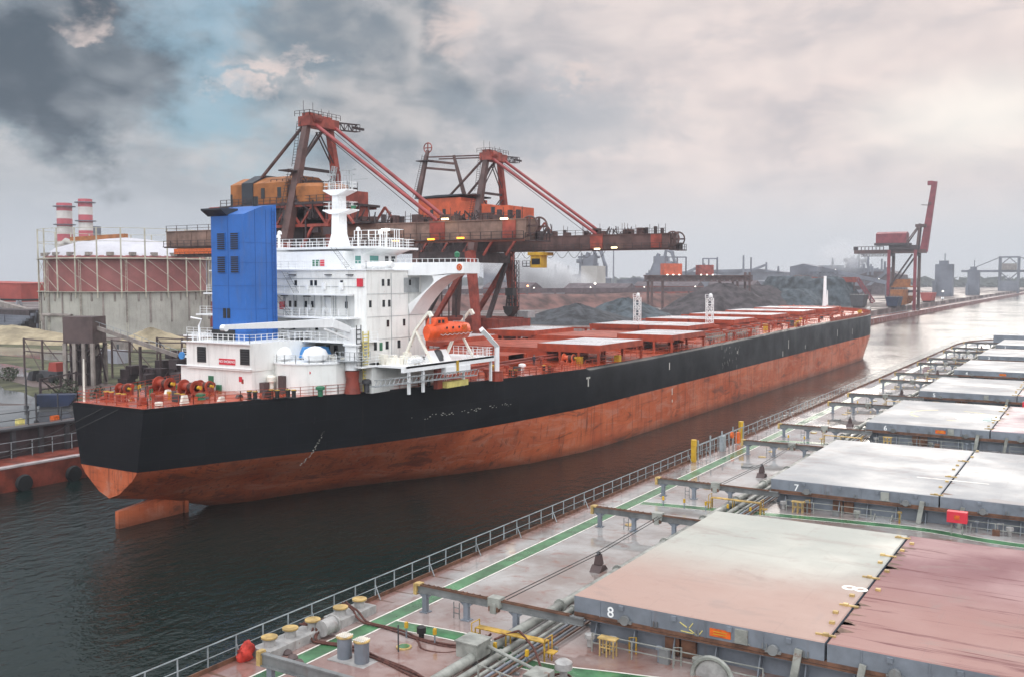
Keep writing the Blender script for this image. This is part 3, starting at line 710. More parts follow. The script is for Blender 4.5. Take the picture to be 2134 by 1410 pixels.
for i, (x, y, l, w_, h, mt, lb) in enumerate([(-205, 150, 8, 3, 3.2, 'shed_grey', 'grey site cabin on the grass behind the brown tower'), (-236, 176, 6, 2.6, 2.8, 'concrete_old', 'pale container below the sand heaps'), (-188, 160, 7, 2.6, 2.8, 'shed_red', 'faded red container on the grass near the deckhouse'), (-262, 150, 9, 3, 3.0, 'tower_brown', 'brown container near the big puddle')]):
    q = thing('yard_container', lb, 'container', (x, y, 6.5)); m = MB(); m.box(x - l / 2, x + l / 2, y - w_ / 2, y + w_ / 2, 6.6, 6.5 + h); m.build('shell', mt, q)
    m = MB(); k = x - l / 2 + .3
    while k < x + l / 2: m.box(k, k + .12, y - w_ / 2 - .05, y - w_ / 2, 6.7, 6.4 + h); k += .5
    m.build('corrugation', mt, q)
    m = MB(); m.box(x - .6, x + .4, y - w_ / 2 - .1, y - w_ / 2 - .05, 6.6, 8.5); m.build('door', 'dark_grey', q)
for i, (x, y, s) in enumerate([(-149, 100, 1.0), (-153.5, 102.5, 1.3), (-146.2, 104.2, .8), (-187, 113, 1.1), (-193, 117, .9)]):
    q = thing('bush', ['rounded dark bush left of the stern by the blue skip', 'tallest ragged bush behind the blue skip', 'small bush close to the stern rail', 'ragged bush by the wheel loader', 'low bush at the puddle edge'][i], 'bush', (x, y, 6.5), 'scrub bushes on the yard')
    m = MB()
    for k in range(260):
        t = rnd.random() * 6.28; e = rnd.random(); r_ = s * 2.0 * math.sqrt(rnd.random()) * math.sqrt(1 - (2 * e - 1) ** 2 * .8)
        p = Vector((x + r_ * math.cos(t), y + r_ * math.sin(t), 6.5 + s * (.2 + 2.2 * e))); l = .28
        a = Vector((rnd.uniform(-1, 1), rnd.uniform(-1, 1), rnd.uniform(-1, 1))) * l; b = Vector((rnd.uniform(-1, 1), rnd.uniform(-1, 1), rnd.uniform(-1, 1))) * l
        m.add([p - a, p + b, p + a], [(0, 1, 2)])
    m.build('foliage', 'bush', q)
    m = MB()
    for k in range(5): m.bar((x, y, 6.5), (x + rnd.uniform(-1, 1) * s, y + rnd.uniform(-1, 1) * s, 6.5 + 1.6 * s), .07)
    m.build('stem', 'tower_brown', q)

# ================================================================ FAR BULK CARRIER
CX = -90.5
FS = thing('bulk_carrier', 'black and rust red bulk carrier with a blue funnel, moored at the far quay', 'ship', (CX, 210, 0))
HB_D = [(65.4, 6.0), (68, 6.5), (71, 7.2), (76, 9.0), (81, 11.2), (87, 13.5), (97, 16.4), (109, 18.9), (121, 20.9), (134, 22), (340, 22), (350, 21.6), (357, 18.8), (363, 14), (368, 7.5), (371, .6)]
HB_B = [(65.4, 4.7), (68, 5.8), (71, 7.0), (77, 9.1), (83, 11.6), (93, 15.1), (107, 18.8), (121, 20.8), (134, 22), (338, 22), (348, 21.6), (355, 18.6), (361, 13.5), (366, 7), (370, .5)]
HB_M = [(65.4, 2.7), (71, 3.3), (79, 3.4), (88, 4.6), (94, 6.8), (100, 10), (107, 13.8), (114, 16.8), (121, 19.4), (134, 21.6), (142, 22), (330, 22), (340, 21.4), (350, 18.6), (358, 13), (364, 6), (368, .4)]
HB_K = [(65.4, .05), (92, .2), (100, 3), (107, 8), (121, 17), (134, 21), (142, 22), (325, 22), (340, 19), (352, 13), (362, 4), (366, .3)]
ZK = [(65.4, 3.5), (71, 2.3), (75, 1.2), (79, .0), (84, -2), (90, -4), (372, -4)]
ZD = [(65, 13.5), (100, 13.3), (135, 13.05), (163, 13.05), (204, 13.5), (259, 14.2), (340, 14.6), (372, 15.4)]
def zd(y): return interp(ZD, y)
ys = [65.4, 66.6, 68, 71, 75, 79, 83, 87, 91, 95, 100, 105, 110, 116, 122, 128, 134, 135.5, 142, 160, 180, 204, 230, 259, 290, 320, 330, 338, 344, 348, 352, 355, 358, 361, 363, 365, 367, 368.5, 370, 371]
def section(y):
    zk = interp(ZK, y); d = zd(y); zb = 6.85 + (y - 100) * .003; hk, hm, hb, hd = (interp(t, y) for t in (HB_K, HB_M, HB_B, HB_D)); zm = zk + (zb - zk) * .42
    pts = [(0.01 if hk < .3 else hk, zk), (hk + (hm - hk) * .62, zk + (zm - zk) * .45), (hm, zm), (hm + (hb - hm) * .62, zm + (zb - zm) * .5), (hb, zb), (hb + (hd - hb) * .35, zb + (d - zb) * .35)]
    g = .75 if y > 134.5 else .02           # rounded sheer strake along the cargo deck
    g = min(g, hd * .5); pts.append((hd, d - g - .02))
    for k in (30, 60, 90): pts.append((hd - g * (1 - math.cos(R(k))), d - g + g * math.sin(R(k))))
    return pts
m = MB(); secs = [section(y) for y in ys]; n = len(secs[0])
for sgn in (1, -1):
    vs = [(CX + sgn * a, y, z) for y, s_ in zip(ys, secs) for a, z in s_]
    fs = [(i * n + j, i * n + j + 1, (i + 1) * n + j + 1, (i + 1) * n + j) for i in range(len(ys) - 1) for j in range(n - 1)]
    m.add(vs, fs)
st = secs[0]; m.add([(CX + a, 65.4, z) for a, z in st] + [(CX - a, 65.4, z) for a, z in st[::-1]], [tuple(range(2 * n))])
hull = m.build('hull', 'far_hull', FS, 28)
m = MB(); L = []
dys = ys; vs = []; fs = []
for y in dys:
    hd = interp(HB_D, y) - (.7 if y > 134.5 else .04); hd = max(hd, .2)
    for t in (-1, -.5, 0, .5, 1): vs.append((CX + hd * t, y, zd(y) - .02 + .35 * (1 - t * t) * min(1, max(0, (y - 65.4) / 14))))
for i in range(len(dys) - 1):
    for j in range(4): fs.append((i * 5 + j, i * 5 + j + 1, (i + 1) * 5 + j + 1, (i + 1) * 5 + j))
m.add(vs, fs); m.build('deck', 'deck_red', FS, 40)
m = MB(); m.prism([(66.3, -6), (66.3, 1.9), (70.5, 2.35), (74.8, 2.45), (75.0, -6)], 'x', CX - .28, CX + .28); m.prism([(75.0, -6), (75.0, 2.4), (75.5, 2.0), (75.5, -6)], 'x', CX - .5, CX + .5); m.build('rudder', 'far_hull', FS)
# rails
m = MB()
def edge(y, off=.25): return (CX + interp(HB_D, y) - off, y, zd(y))
def pedge(y, off=.25): return (CX - interp(HB_D, y) + off, y, zd(y))
m.rail([edge(y) for y in (66, 71, 76, 81, 87, 97, 109, 121, 134)], 1.1, 1.6, .03, 3)
m.rail([pedge(y) for y in (66, 71, 76, 81, 87, 97, 109, 121, 134)], 1.1, 1.6, .03, 3)
m.rail([pedge(66), edge(66)], 1.1, 1.6, .03, 3)
m.build('stern_rail', 'hatch_red', FS)
m = MB(); m.rail([edge(y, 1.1) for y in (136, 204, 259, 300, 338)], 1.1, 2.4, .035, 2); m.rail([pedge(y, 1.1) for y in (136, 204, 259, 300, 338)], 1.1, 2.4, .035, 2); m.build('side_rail', 'hatch_red', FS)
# hull marks
m = MB(); X = CX + 22.03
for y, z, h in ((134.6, 10.2, 1.5), (167.5, 10.2, 1.3), (168.9, 5.4, 1.2), (169, 4, .5), (246, 9.2, 2.2), (241, 7.6, 1.3), (298, 9.6, 2.0), (262, 8.2, 1.0), (318, 9.2, 1.8), (206, 10.6, .6)): m.box(X, X + .02, y, y + .32, z, z + h)
m.box(X, X + .02, 134.1, 135.4, 11.4, 11.7); m.build('draft_mark', 'line_white', FS)
m = MB(); rr = random.Random(3)
for i in range(36):   # salt and scrape marks on the black plating
    t = rr.random(); y = 96 + 16 * t + rr.uniform(0, 4); hx = interp(HB_B, y) + (interp(HB_D, y) - interp(HB_B, y)) * .45
    z = 9.3 + rr.uniform(-.25, .25) + .2 * t; m.box(CX + hx + .05, CX + hx + .09, y, y + rr.uniform(.06, .4), z, z + rr.uniform(.04, .12))
for i in range(26):
    y = 196 + rr.random() * 12; z = 7.4 + rr.random() * 5; m.box(X, X + .02, y, y + rr.uniform(.05, .16), z, z + rr.uniform(.1, .9))
for i in range(34):
    t = i / 33; y = 82.8 + t * 2.6 + rr.uniform(0, .25); z = 5.2 + t * 4.3 + rr.uniform(-.1, .1); hx = interp(HB_B, y); m.box(CX + hx + .06 - max(0, 6.8 - z) * .5, CX + hx + .16 - max(0, 6.8 - z) * .5, y, y + .07 + .1 * rr.random(), z, z + .06)
m.build('scrape_mark', 'concrete', FS)

# ---- superstructure
S = MB()
S.box(-104, -77, 93.5, 104, 13.2, 27.9); S.box(-104, -76.98, 92, 93.5, 25.0, 27.9)
S.box(-78.9, -76.99, 92, 93.5, 13.2, 25); S.box(-104, -102.2, 92, 93.5, 13.2, 25)
S.box(-106, -75, 90.5, 104.0, 13.2, 16.4)
sup = S.build('superstructure', 'white_grimy', FS)
m = MB()
m.box(-104.6, -79, 90.9, 93.45, 24.8, 25.0); m.box(-104.6, -78, 89.6, 93.45, 22.0, 22.2); m.box(-106, -76.2, 88.6, 93.45, 19.2, 19.4); m.box(-104.4, -76.8, 91.8, 104.2, 27.9, 28.05)
m.box(-106.5, -74.6, 88.2, 104.4, 16.4, 16.6); m.build('deck_edge', 'white_trim', sup)
m = MB(); r_ = .03
m.rail([(-104, 91.0, 25.0), (-79.2, 91.0, 25.0)], 1.0, 1.3, r_, 3); m.rail([(-104, 89.8, 22.2), (-78.2, 89.8, 22.2)], 1.0, 1.3, r_, 3)
m.rail([(-105.5, 88.8, 19.4), (-76.4, 88.8, 19.4), (-76.4, 93.4, 19.4)], 1.0, 1.3, r_, 3); m.rail([(-106, 88.4, 16.6), (-74.8, 88.4, 16.6), (-74.8, 95, 16.6)], 1.0, 1.3, r_, 3)
m.rail([(-104, 92, 28.05), (-77, 92, 28.05), (-77, 97, 28.05)], 1.0, 1.3, r_, 3); m.build('handrail', 'white_trim', sup)
m = MB(); m.ladder((-90.2, 91.6, 27.8), (-87.6, 91.0, 25.1), .9, (0, 1, 0), .35); m.ladder((-91, 90.6, 24.8), (-87.5, 90.0, 22.3), .9, (0, 1, 0), .35); m.ladder((-84, 94, 30.8), (-81, 93.5, 28.1), .9, (0, 1, 0), .35)
m.build('stairs', 'near_beam', sup)
def win(x, z, y, wd=.5, h=.85, mt='window_dark', ax='y', nm='window', par=sup):
    mm = MB()
    if ax == 'y': mm.box(x - wd / 2, x + wd / 2, y - .05, y, z - h / 2, z + h / 2)
    else: mm.box(x, x + .05, y - wd / 2, y + wd / 2, z - h / 2, z + h / 2)
    return mm.build(nm, mt, par)
for x in (-88.6, -85.9, -85.2, -80.9): win(x, 26.3, 92, .42, .75)
for x in (-91.1, -90.1, -88.3, -87.2, -81.5): win(x, 23.6, 93.5, .4, .8)
for x in (-84.6, -83.3): win(x, 17.9, 90.5 + 3, .6, 1.15)
for x in (-92.5, -90.5, -86.5): win(x, 20.7, 93.5, .45, .8)
win(-84.5, 23.5, 93.5, .9, 1.9, 'white_trim', nm='door'); win(-79.6, 21.0, 93.5, .5, .85)
for y, z in ((95.2, 26.4), (96.3, 26.4), (91.1 + 1.6, 23.8), (95.3, 23.8), (96.4, 23.8), (96.1, 21.3), (99.4, 21.3), (102.6, 23.9)): win(-77, z, y, .45, .85, ax='x')
for y in (93.6, 98.3, 100.7, 95.9): win(-77, 18.6, y, .55, 1.0, ax='x')
win(-77, 18.5, 94.7, .55, 1.0, 'green_paint', 'x', 'door')
for x, z, y in ((-77.9, 26.4, 92), (-92.4, 23.4, 93.5)):
    mm = MB(); mm.box(x - .4, x + .4, y - .25, y, z - .5, z + .5); mm.build('fire_box', 'sign_red', sup)
m = MB()
for x, z in ((-92, 24.6), (-88, 24.55), (-84.5, 24.6), (-89, 27.3), (-83, 27.3), (-79.5, 27.3)): m.box(x - .5, x + .5, 91.7 if z > 26 else 93.2, 92 if z > 26 else 93.5, z, z + .12)
m.each('wall_light', 'dark_grey', sup)
m = MB()
for k in range(14): m.bar((-103 + k * 1.8, 93.44, 22.2), (-103 + k * 1.8, 93.44, 24.8), .06)
for z in (25.9, 26.9): m.bar((-103, 91.95, z), (-77.2, 91.95, z), .05)
m.each('wall_pipe', 'alu', sup)
m = MB(); m.box(-76.99, -76.95, 99.4, 102.6, 25.1, 27.0); m.build('recess_panel', 'alu', sup); win(-76.94, 26.4, 100.6, .4, .75, ax='x')
m = MB()
for k in range(7): x = -92 + k * 2.1; m.bar((x, 93.46, 22.2), (x, 93.46, 24.8), .05)
for y in (96.8, 100.4): m.bar((-76.96, y, 16.6), (-76.96, y, 27.6), .05)
for z in (19.4, 22.2, 25.0): m.bar((-76.97, 92.1, z), (-76.97, 103.9, z), .04)
m.each('plate_seam', 'alu', sup)
m = MB()
for k in range(16): x, z = rnd.uniform(-92, -78), rnd.choice((17.1, 20.0, 22.8, 25.5)); y = 93.4 if z < 25 else 91.9; m.box(x - .25, x + .25, y - .3, y, z, z + rnd.uniform(.4, 1.0))
m.each('wall_locker', 'white_trim', sup)
m = MB()
for k in range(9): x = rnd.uniform(-86, -78); m.box(x - .3, x + .3, 88.9, 89.7, 16.6, 17.1 + rnd.random() * .8)
m.each('deck_locker', 'cream', sup)
# wheelhouse
WH = MB(); WH.box(-101, -82, 97, 104.4, 28.05, 30.7); WH.box(-95, -83.2, 95, 97, 28.05, 30.4); WH.build('wheelhouse', 'white', FS); wh = bpy.data.objects['wheelhouse']
m = MB(); m.box(-102.5, -79.6, 95.6, 106.0, 30.7, 31.0); m.prism([(-82, 30.7), (-79.6, 30.7), (-82, 30.0)], 'y', 97.2, 104.4); m.build('roof', 'white_trim', wh)
for y, wd, mt in ((99.6, 1.7, 'window_green'), (102.2, .7, 'window_dark'), (103.6, .8, 'window_dark')): win(-82, 29.3, y, wd, 1.1, mt, 'x', par=wh)
win(-82.5, 29.3, 97, .9, 1.0, 'window_green', par=wh)
for x in (-99, -97): win(x, 29.3, 97, 1.0, 1.0, 'window_dark', par=wh)
win(-88.3, 28.9, 95, .35, .8, 'green_paint', nm='locker', par=wh); win(-87.6, 28.9, 95, .6, .8, 'green_paint', nm='locker', par=wh); win(-86.8, 28.9, 95, .7, .8, 'sign_red', nm='locker', par=wh)
m = MB(); m.rail([(-102, 95.9, 31), (-80, 95.9, 31), (-80, 105.6, 31), (-102, 105.6, 31), (-102, 95.9, 31)], 1.1, 1.2, .03, 3); m.rail([(-86.5, 101, 32.1), (-80.5, 101, 32.1)], 1.2, 1.1, .035, 2); m.rail([(-86.5, 104, 31), (-80.5, 104, 31), (-80.5, 100, 31)], 2.4, 1.1, .035, 2); m.build('handrail', 'white_trim', wh)
for x, y, h in ((-98.5, 99, 1.5), (-85, 100, 2.2), (-82.5, 101.5, 1.8), (-96.8, 97.5, 1.9)):
    mm = MB(); mm.lathe([(.12, 0), (.10, h), (.32, h), (.28, h + .35), (.1, h + .5)], (x, y, 31), 10); mm.build('antenna', 'white_trim', wh, 40)
for x in (-88.1, -80.6):
    mm = MB(); mm.bar((x, 100.5, 31), (x, 100.5, 33.2), .12); mm.cur = 1; mm.box(x - .6, x + .6, 100.1, 100.4, 33.1, 33.35); mm.build('deck_light', ['white_trim', 'lamp_white'], wh)
# bridge wings with curved brackets
for sg in (1, -1):
    def wx(x): return CX + sg * (x - CX)
    arc = [(-68.3, 27.55)]
    for k in range(9):
        t = k / 8; arc.append((-69.8 - 7.0 * t, 27.45 - 5.2 * t ** 1.8))
    outer = [(-68.3, 28.95), (-82, 28.95), (-82, 27.6), (-77.2, 27.6)] + [(-74.2, 27.6), (-73.7, 27.2), (-73.7, 26.5), (-75.0, 25.6), (-76.9, 24.4)][:0]
    m = MB(); m.prism([(wx(x), z) for x, z in [(-68.3, 28.95), (-82, 28.95), (-82, 27.3), (-73.2, 27.3), (-70.8, 27.5), (-68.3, 27.55)]], 'y', 100.2, 103.9)
    inner = [(-73.2, 27.28), (-72.9, 26.6), (-73.6, 25.9), (-75.0, 24.9), (-77, 23.6)]
    m.prism([(wx(x), z) for x, z in arc[1:] + inner[::-1]], 'y', 100.3, 103.8)
    m.prism([(wx(-77.1), 27.3), (wx(-74.9), 27.3), (wx(-74.9), 24.7), (wx(-77.1), 23.4)], 'y', 103.1, 103.7)
    w_ = m.build('bridge_wing', 'white', FS, 25)
    m = MB(); m.rail([(wx(-81.8), 100.3, 28.95), (wx(-68.5), 100.3, 28.95), (wx(-68.5), 103.8, 28.95)], .45, .9, .03, 1); m.build('handrail', 'white_trim', w_)
    if sg == 1:
        m = MB(); m.ring((-68.9, 100.17, 28.3), .34, .09, 'y', 20, 5); m.box(-69.05, -68.75, 100.12, 100.2, 28.1, 28.5); m.build('emblem', 'sign_orange', w_)
        m = MB(); m.bar((-69.8, 101, 28.9), (-69.8, 101, 30.2), .12); m.lathe([(.3, 0), (.35, .5), (.1, .7)], (-69.8, 101, 29.6), 10); m.build('signal_lamp', 'green_paint', w_)
        m = MB(); m.lathe([(.42, 0), (.42, 4.2)], (-80.6, 96.4, 28.6), 12, 'x'); m.build('raft_canister', 'white_trim', w_, 40)
# funnel
m = MB(); m.prism([(83, 19.4), (88.3, 19.4), (88.3, 36.0), (86, 35.7), (83, 34.6)], 'x', -93.9, -88.2)
fu = m.build('funnel', 'funnel_blue', FS)
m = MB(); m.prism([(81.9, 35.15), (83.0, 34.45), (84.6, 35.05), (84.6, 35.4), (81.9, 35.35)], 'x', -94.4, -90.9); m.build('visor', 'visor_dark', fu)
m = MB(); m.box(-94.0, -90.0, 82.9, 84, 19.4, 20.7); m.build('base_band', 'black', fu)
for x in (-92.1, -89.8):
    for z in (31.4, 28.6):
        mm = MB(); mm.cur = 0; mm.box(x - .75, x + .75, 82.93, 83.01, z - 1.05, z + 1.05); lv = mm.build('louvre', 'funnel_blue', fu)
        mm = MB()
        for k in range(8): mm.box(x - .62, x + .62, 82.86, 82.94, z - .95 + k * .25, z - .80 + k * .25)
        mm.build('slat', 'black', fu)
for x in (-91.75, -91.05): win(x, 22.7, 83, .5, 1.2, 'window_dark', nm='door', par=fu)
m = MB(); m.lathe([(.12, 0), (.12, 1.6)], (-92.4, 85, 35.6), 8); m.lathe([(.35, 0), (.35, 1.2)], (-90.4, 87, 35.8), 10); m.each('exhaust_pipe', 'black', fu)
m = MB()
for z in (22.4, 25.2, 28.0, 30.8, 33.2): m.box(-93.9, -88.2, 82.97, 83.0, z - 2.0, z - 1.96); m.box(-88.2, -88.17, 83, 88.3, z - 2.0, z - 1.96)
for x in (-91.0,): m.box(x, x + .04, 82.97, 83, 20.4, 34.5)
for y in (84.7, 86.5): m.box(-88.2, -88.17, y, y + .04, 19.5, 35.3)
m.each('plate_seam', 'funnel_seam', fu)
m = MB(); m.ladder((-88.1, 87.7, 19.6), (-88.1, 87.7, 35.6), .5, (0, 1, 0), .5, .05); m.build('ladder', 'funnel_seam', fu)
# radar mast
m = MB(); m.prism([(-92.0, 30.9), (-89.0, 30.9), (-89.75, 33.0), (-89.95, 38.6), (-91.0, 38.6), (-91.2, 33.0)], 'y', 101.7, 103.3); ma = m.build('radar_mast', 'white', FS)
m = MB(); m.prism([(-92.5, 36.15), (-92.5, 36.3), (-87.8, 36.3), (-87.8, 36.15), (-89.7, 35.7), (-91.3, 35.7)], 'y', 101.4, 103.6); m.prism([(-92.4, 38.85), (-92.4, 39.0), (-88.1, 39.0), (-88.1, 38.85), (-90, 38.2), (-91, 38.2)], 'y', 101.4, 103.6); m.build('platform', 'white', ma)
m = MB()
for z in (36.3, 39.0): m.rail([(-92.4, 101.5, z), (-88.0, 101.5, z), (-88.0, 103.5, z), (-92.4, 103.5, z), (-92.4, 101.5, z)], 1.0, 1.0, .03, 2)
m.build('handrail', 'white_trim', ma)
m = MB(); m.bar((-88.2, 102, 39), (-88.2, 102, 41.6), .12); m.bar((-89.2, 102, 40.9), (-87.2, 102, 40.9), .14); m.bar((-87.4, 102, 40.2), (-84.9, 102, 40.2), .06); m.box(-89.8, -87.0, 101.9, 102.1, 41.5, 41.7)
for k in range(9): m.bar((-92.6 + k * .5, 102 + (k % 3) * .5, 39), (-92.6 + k * .5, 102 + (k % 3) * .5, 40.4 + (k * 37 % 20) / 10), .06)
m.lattice((-92.0, 102.5, 39), (-91.2, 102.5, 42.2), .5, .5, 5, .06, .04); m.box(-92.4, -91, 102.2, 102.5, 41.0, 41.2); m.build('antenna_array', 'alu', ma)
m = MB(); m.box(-87.5, -87.0, 101.5, 102, 36.3, 36.7); m.build('lantern', 'green_paint', ma)
m = MB(); m.ladder((-88.6, 101.65, 31), (-89.8, 101.65, 38.5), .5); m.build('ladder', 'white_trim', ma)
# aft deckhouse / engine casing
m = MB(); m.prism([(-95.2, 16.2), (-84.4, 16.2), (-84.4, 19.4), (-95.2, 19.4)], 'y', 80, 91); m.prism([(-96.6, 13.2), (-84.5, 13.2), (-84.5, 16.4), (-96.6, 16.4)], 'y', 80.3, 91); ah = m.build('aft_deckhouse', 'white_grimy', FS)
for x in (-92.5, -85.2):
    mm = MB(); mm.box(x - .75, x + .75, 79.93, 80.0, 16.95, 18.8); lv = mm.build('louvre', 'black', ah)
    mm = MB()
    for k in range(6): mm.box(x - .7, x + .7, 79.86, 79.92, 17.05 + k * .3, 17.12 + k * .3)
    mm.build('slat', 'dark_grey', ah)
m = MB(); m.box(-89.5, -86.8, 79.93, 80, 16.85, 17.55); sg_ = m.build('warning_sign', 'sign_red', ah)
text('NO SMOKING', .42, frame((-88.15, 79.925, 17.2), (1, 0, 0), (0, 0, 1)), 'white_trim', 'lettering', sg_)
win(-91.3, 14.4, 80.3, .9, 1.9, 'green_paint', nm='door', par=ah); win(-86.3, 15.2, 80.3, .5, .6, 'sign_red', nm='fire_box', par=ah)
m = MB(); m.rail([(-95.1, 91, 19.4), (-95.1, 80.1, 19.4), (-84.5, 80.1, 19.4), (-84.5, 91, 19.4)], 1.0, .9, .03, 3); m.build('handrail', 'white_trim', ah)
m = MB(); m.box(-95.6, -84.1, 79.6, 80.0, 19.3, 19.42); m.box(-97, -84.2, 79.9, 80.3, 16.4, 16.5); m.build('deck_edge', 'white_trim', ah)
m = MB(); m.path([(-94.2, 81.2, 19.4), (-94.3, 81.2, 21.2), (-93.6, 81, 22.0), (-95.0, 80.6, 22.2)], .12, 6); m.build('vent_pipe', 'white_trim', ah)
m = MB(); m.lathe([(.45, 0), (.45, .25), (.15, .3)], (-96.2, 80.0, 17.6), 14, 'y'); m.build('porthole_cover', 'tarp_blue', ah, 40)
# round fronted side house carrying the ventilators
m = MB(); pr = [(-87.3, 91), (-87.3, 84.4)]
for k in range(9): t = R(180 + 90 + k * 11.25 - 45); pr.append((-82.0 + 4.9 * math.sin(R(-72 + k * 18)), 88.5 - 5.4 * math.cos(R(-72 + k * 18))))
pr += [(-77.0, 91)]
m.prism(pr, 'z', 13.2, 16.9); sh = m.build('side_deckhouse', 'white_grimy', FS, 20)
m = MB(); m.prism([((x + 82) * 1.03 - 82, (y - 88) * 1.03 + 88) for x, y in pr], 'z', 16.9, 17.05); m.build('deck_edge', 'white_trim', sh)
m = MB(); m.prism([((x + 82) * 1.004 - 82, (y - 88) * 1.004 + 88) for x, y in pr[1:5] + [(-83, 88)]], 'z', 13.2, 14.0); m.build('skirting', 'red_gear', sh)
m = MB(); pp = [(x, y, 17.05) for x, y in pr[1:-1]]; m.rail(pp, 1.0, 1.0, .025, 3); m.build('handrail', 'white_trim', sh)
for x, y, z in ((-79.2, 84.3, 16), (-79.9, 84.1, 15.1), (-80.0, 84.1, 14.7)):
    mm = MB(); mm.lathe([(.22, -.12), (.22, .02)], (x, y - .02, z), 10, 'y'); mm.build('life_ring', 'sign_red', sh)
for x, y in ((-85.1, 85.6), (-80.6, 86.8)):
    mm = MB(); mm.lathe([(.7, 0), (.7, .3), (1.35, .35), (1.55, .9), (1.25, 1.5), (.6, 1.85), (.05, 1.95)], (x, y, 16.95), 20); mm.build('mushroom_vent', 'white_trim', sh, 40)
m = MB(); m.add([(-84.6, 88, 17.2), (-81, 88, 17.2), (-81, 90.4, 17.2), (-84.6, 90.4, 17.2), (-84.2, 88.4, 18.6), (-81.5, 88.4, 18.75), (-81.4, 90, 18.6), (-84.2, 90, 18.5)], [(0, 1, 5, 4), (1, 2, 6, 5), (2, 3, 7, 6), (3, 0, 4, 7), (4, 5, 6, 7)]); m.build('tarpaulin', 'tarp_blue', sh)
m = MB(); m.lathe([(.55, 0), (.55, 1.2), (.2, 1.3)], (-86.2, 88, 17), 12); m.build('winch_drum', 'tower_brown', sh)
# provision crane
m = MB(); m.lathe([(.85, 0), (.85, 3.0)], (-76.5, 88.7, 16.1), 16); m.lathe([(1.1, 0), (1.1, .15)], (-76.5, 88.7, 19.0), 16); m.bar((-76.5, 88.7, 19.1), (-76.5, 88.7, 21.0), 1.5, 1.3); pc = m.build('provision_crane', 'white', FS, 40)
m = MB(); m.lathe([(1.0, 0), (.75, 1.6), (.9, 2.7)], (-76.5, 88.7, 13.3), 14); m.build('pedestal', 'red_dull', pc, 30)
m = MB(); m.bar((-76.5, 88.0, 20.9), (-76.5, 85.0, 21.8), .8, .7, .8, 1.0); m.bar((-76.5, 85.0, 21.8), (-76.5, 69.2, 22.0), .7, 1.0, .45, .45); m.lathe([(.35, -.3), (.35, .3)], (-76.5, 69.1, 21.9), 12, 'x'); m.build('jib', 'white', pc)
m = MB(); m.bar((-76.0, 87.6, 19.8), (-76.0, 83.4, 21.2), .22); m.build('ram', 'white_trim', pc)
m = MB(); m.ladder((-75.7, 89, 16), (-75.7, 89, 21.4), .8, (0, 1, 0), .5, .08); m.build('ladder', 'black', pc)
m = MB(); m.lathe([(1.8, 0), (1.8, .1)], (-76.5, 88.7, 17.2), 16); m.rail([(-78, 87.4, 17.3), (-75, 87.4, 17.3), (-75, 90.2, 17.3)], 1, .7, .03, 2); m.build('platform', 'alu', pc)
m = MB(); m.ladder((-76.0, 90.6, 13.4), (-76.0, 90.6, 20.6), 1.0, (0, 1, 0), .4, .13); m.build('yellow_ladder', 'yellow_pale', FS)
# boat deck with davits
m = MB(); m.box(-77.0, -70.2, 91.0, 110.2, 16.35, 16.6); m.box(-70.6, -70.2, 90.5, 110.4, 15.9, 16.62)
for y in (92, 94.8, 103.5, 110): m.bar((-70.6, y, 13.2), (-70.6, y, 16.3), .3)
for y in (94, 100, 108): m.bar((-76.6, y, 13.2), (-76.6, y, 16.3), .3)
bd = m.build('boat_deck', 'white', FS)
m = MB(); m.rail([(-70.4, 104, 16.6), (-70.4, 110.2, 16.6), (-76.8, 110.2, 16.6)], 1.1, .8, .03, 3); m.rail([(-70.4, 91, 16.6), (-70.4, 95, 16.6)], 1.1, .8, .03, 3); m.build('handrail', 'white_trim', bd)
for y in (97.2, 106.4):
    m = MB(); m.bar((-75.4, y, 16.6), (-73.4, y, 20.6), .4, .3); m.bar((-73.4, y, 20.6), (-71.4, y, 22.8), .34, .28); m.bar((-71.0, y, 16.6), (-73.4, y, 20.4), .3, .25); m.bar((-71.4, y, 22.8), (-71.0, y, 22.2), .4); m.build('davit', 'cream', bd)
m = MB()
for y in (97.6, 100.2): m.add([(-71.2, y, 16.6), (-71.2, y + 1.5, 16.6), (-71.8, y + 1.1, 18.0), (-71.8, y - .3, 18.0), (-72.4, y, 16.6), (-72.4, y + 1.5, 16.6)], [(0, 1, 2, 3), (4, 5, 2, 3), (0, 3, 4), (1, 2, 5)])
m.build('sloped_locker', 'white_trim', bd)
m = MB(); m.lathe([(.75, 0), (.8, .6), (.5, 1.3), (.05, 1.5)], (-71.9, 99.6, 16.6), 14); m.build('winch_cover', 'dark_grey', bd, 40)
for y in (92.6, 93.9):
    m = MB(); m.lathe([(.3, 0), (.36, .1), (.36, 1.1), (.3, 1.2)], (-71.0, y, 17.1), 12, 'y'); m.build('raft_canister', 'white_trim', bd, 40)
m = MB(); m.box(-71.1, -70.1, 99.0, 104.4, 15.0, 15.9); m.build('fascia', 'white', bd); m = MB(); m.box(-70.1, -70.05, 101.2, 101.7, 15.0, 16.6); m.build('fascia_stripe', 'yellow', bd)
m = MB(); m.box(-71.2, -70.3, 99.4, 104.2, 13.25, 14.0); m.build('step_plate', 'yellow_pale', FS)
m = MB(); m.box(-71.5, -70.9, 98.2, 99.3, 13.2, 16.0); m.build('gangway_frame', 'red_dull', FS)
m = MB(); q0, q1 = Vector((-69.9, 84.8, 14.8)), Vector((-69.9, 105.6, 14.4))
for zz in (0, .75): m.bar(q0 + Vector((0, 0, zz)), q1 + Vector((0, 0, zz)), .12)
for k in range(26): p = q0.lerp(q1, k / 25); m.bar(p, p + Vector((0, .5, .75)), .06); m.bar(p, p + Vector((-.7, 0, 0)), .06)
m.bar(q0 + Vector((-.7, 0, 0)), q1 + Vector((-.7, 0, 0)), .12); m.build('accommodation_ladder', 'alu', FS)
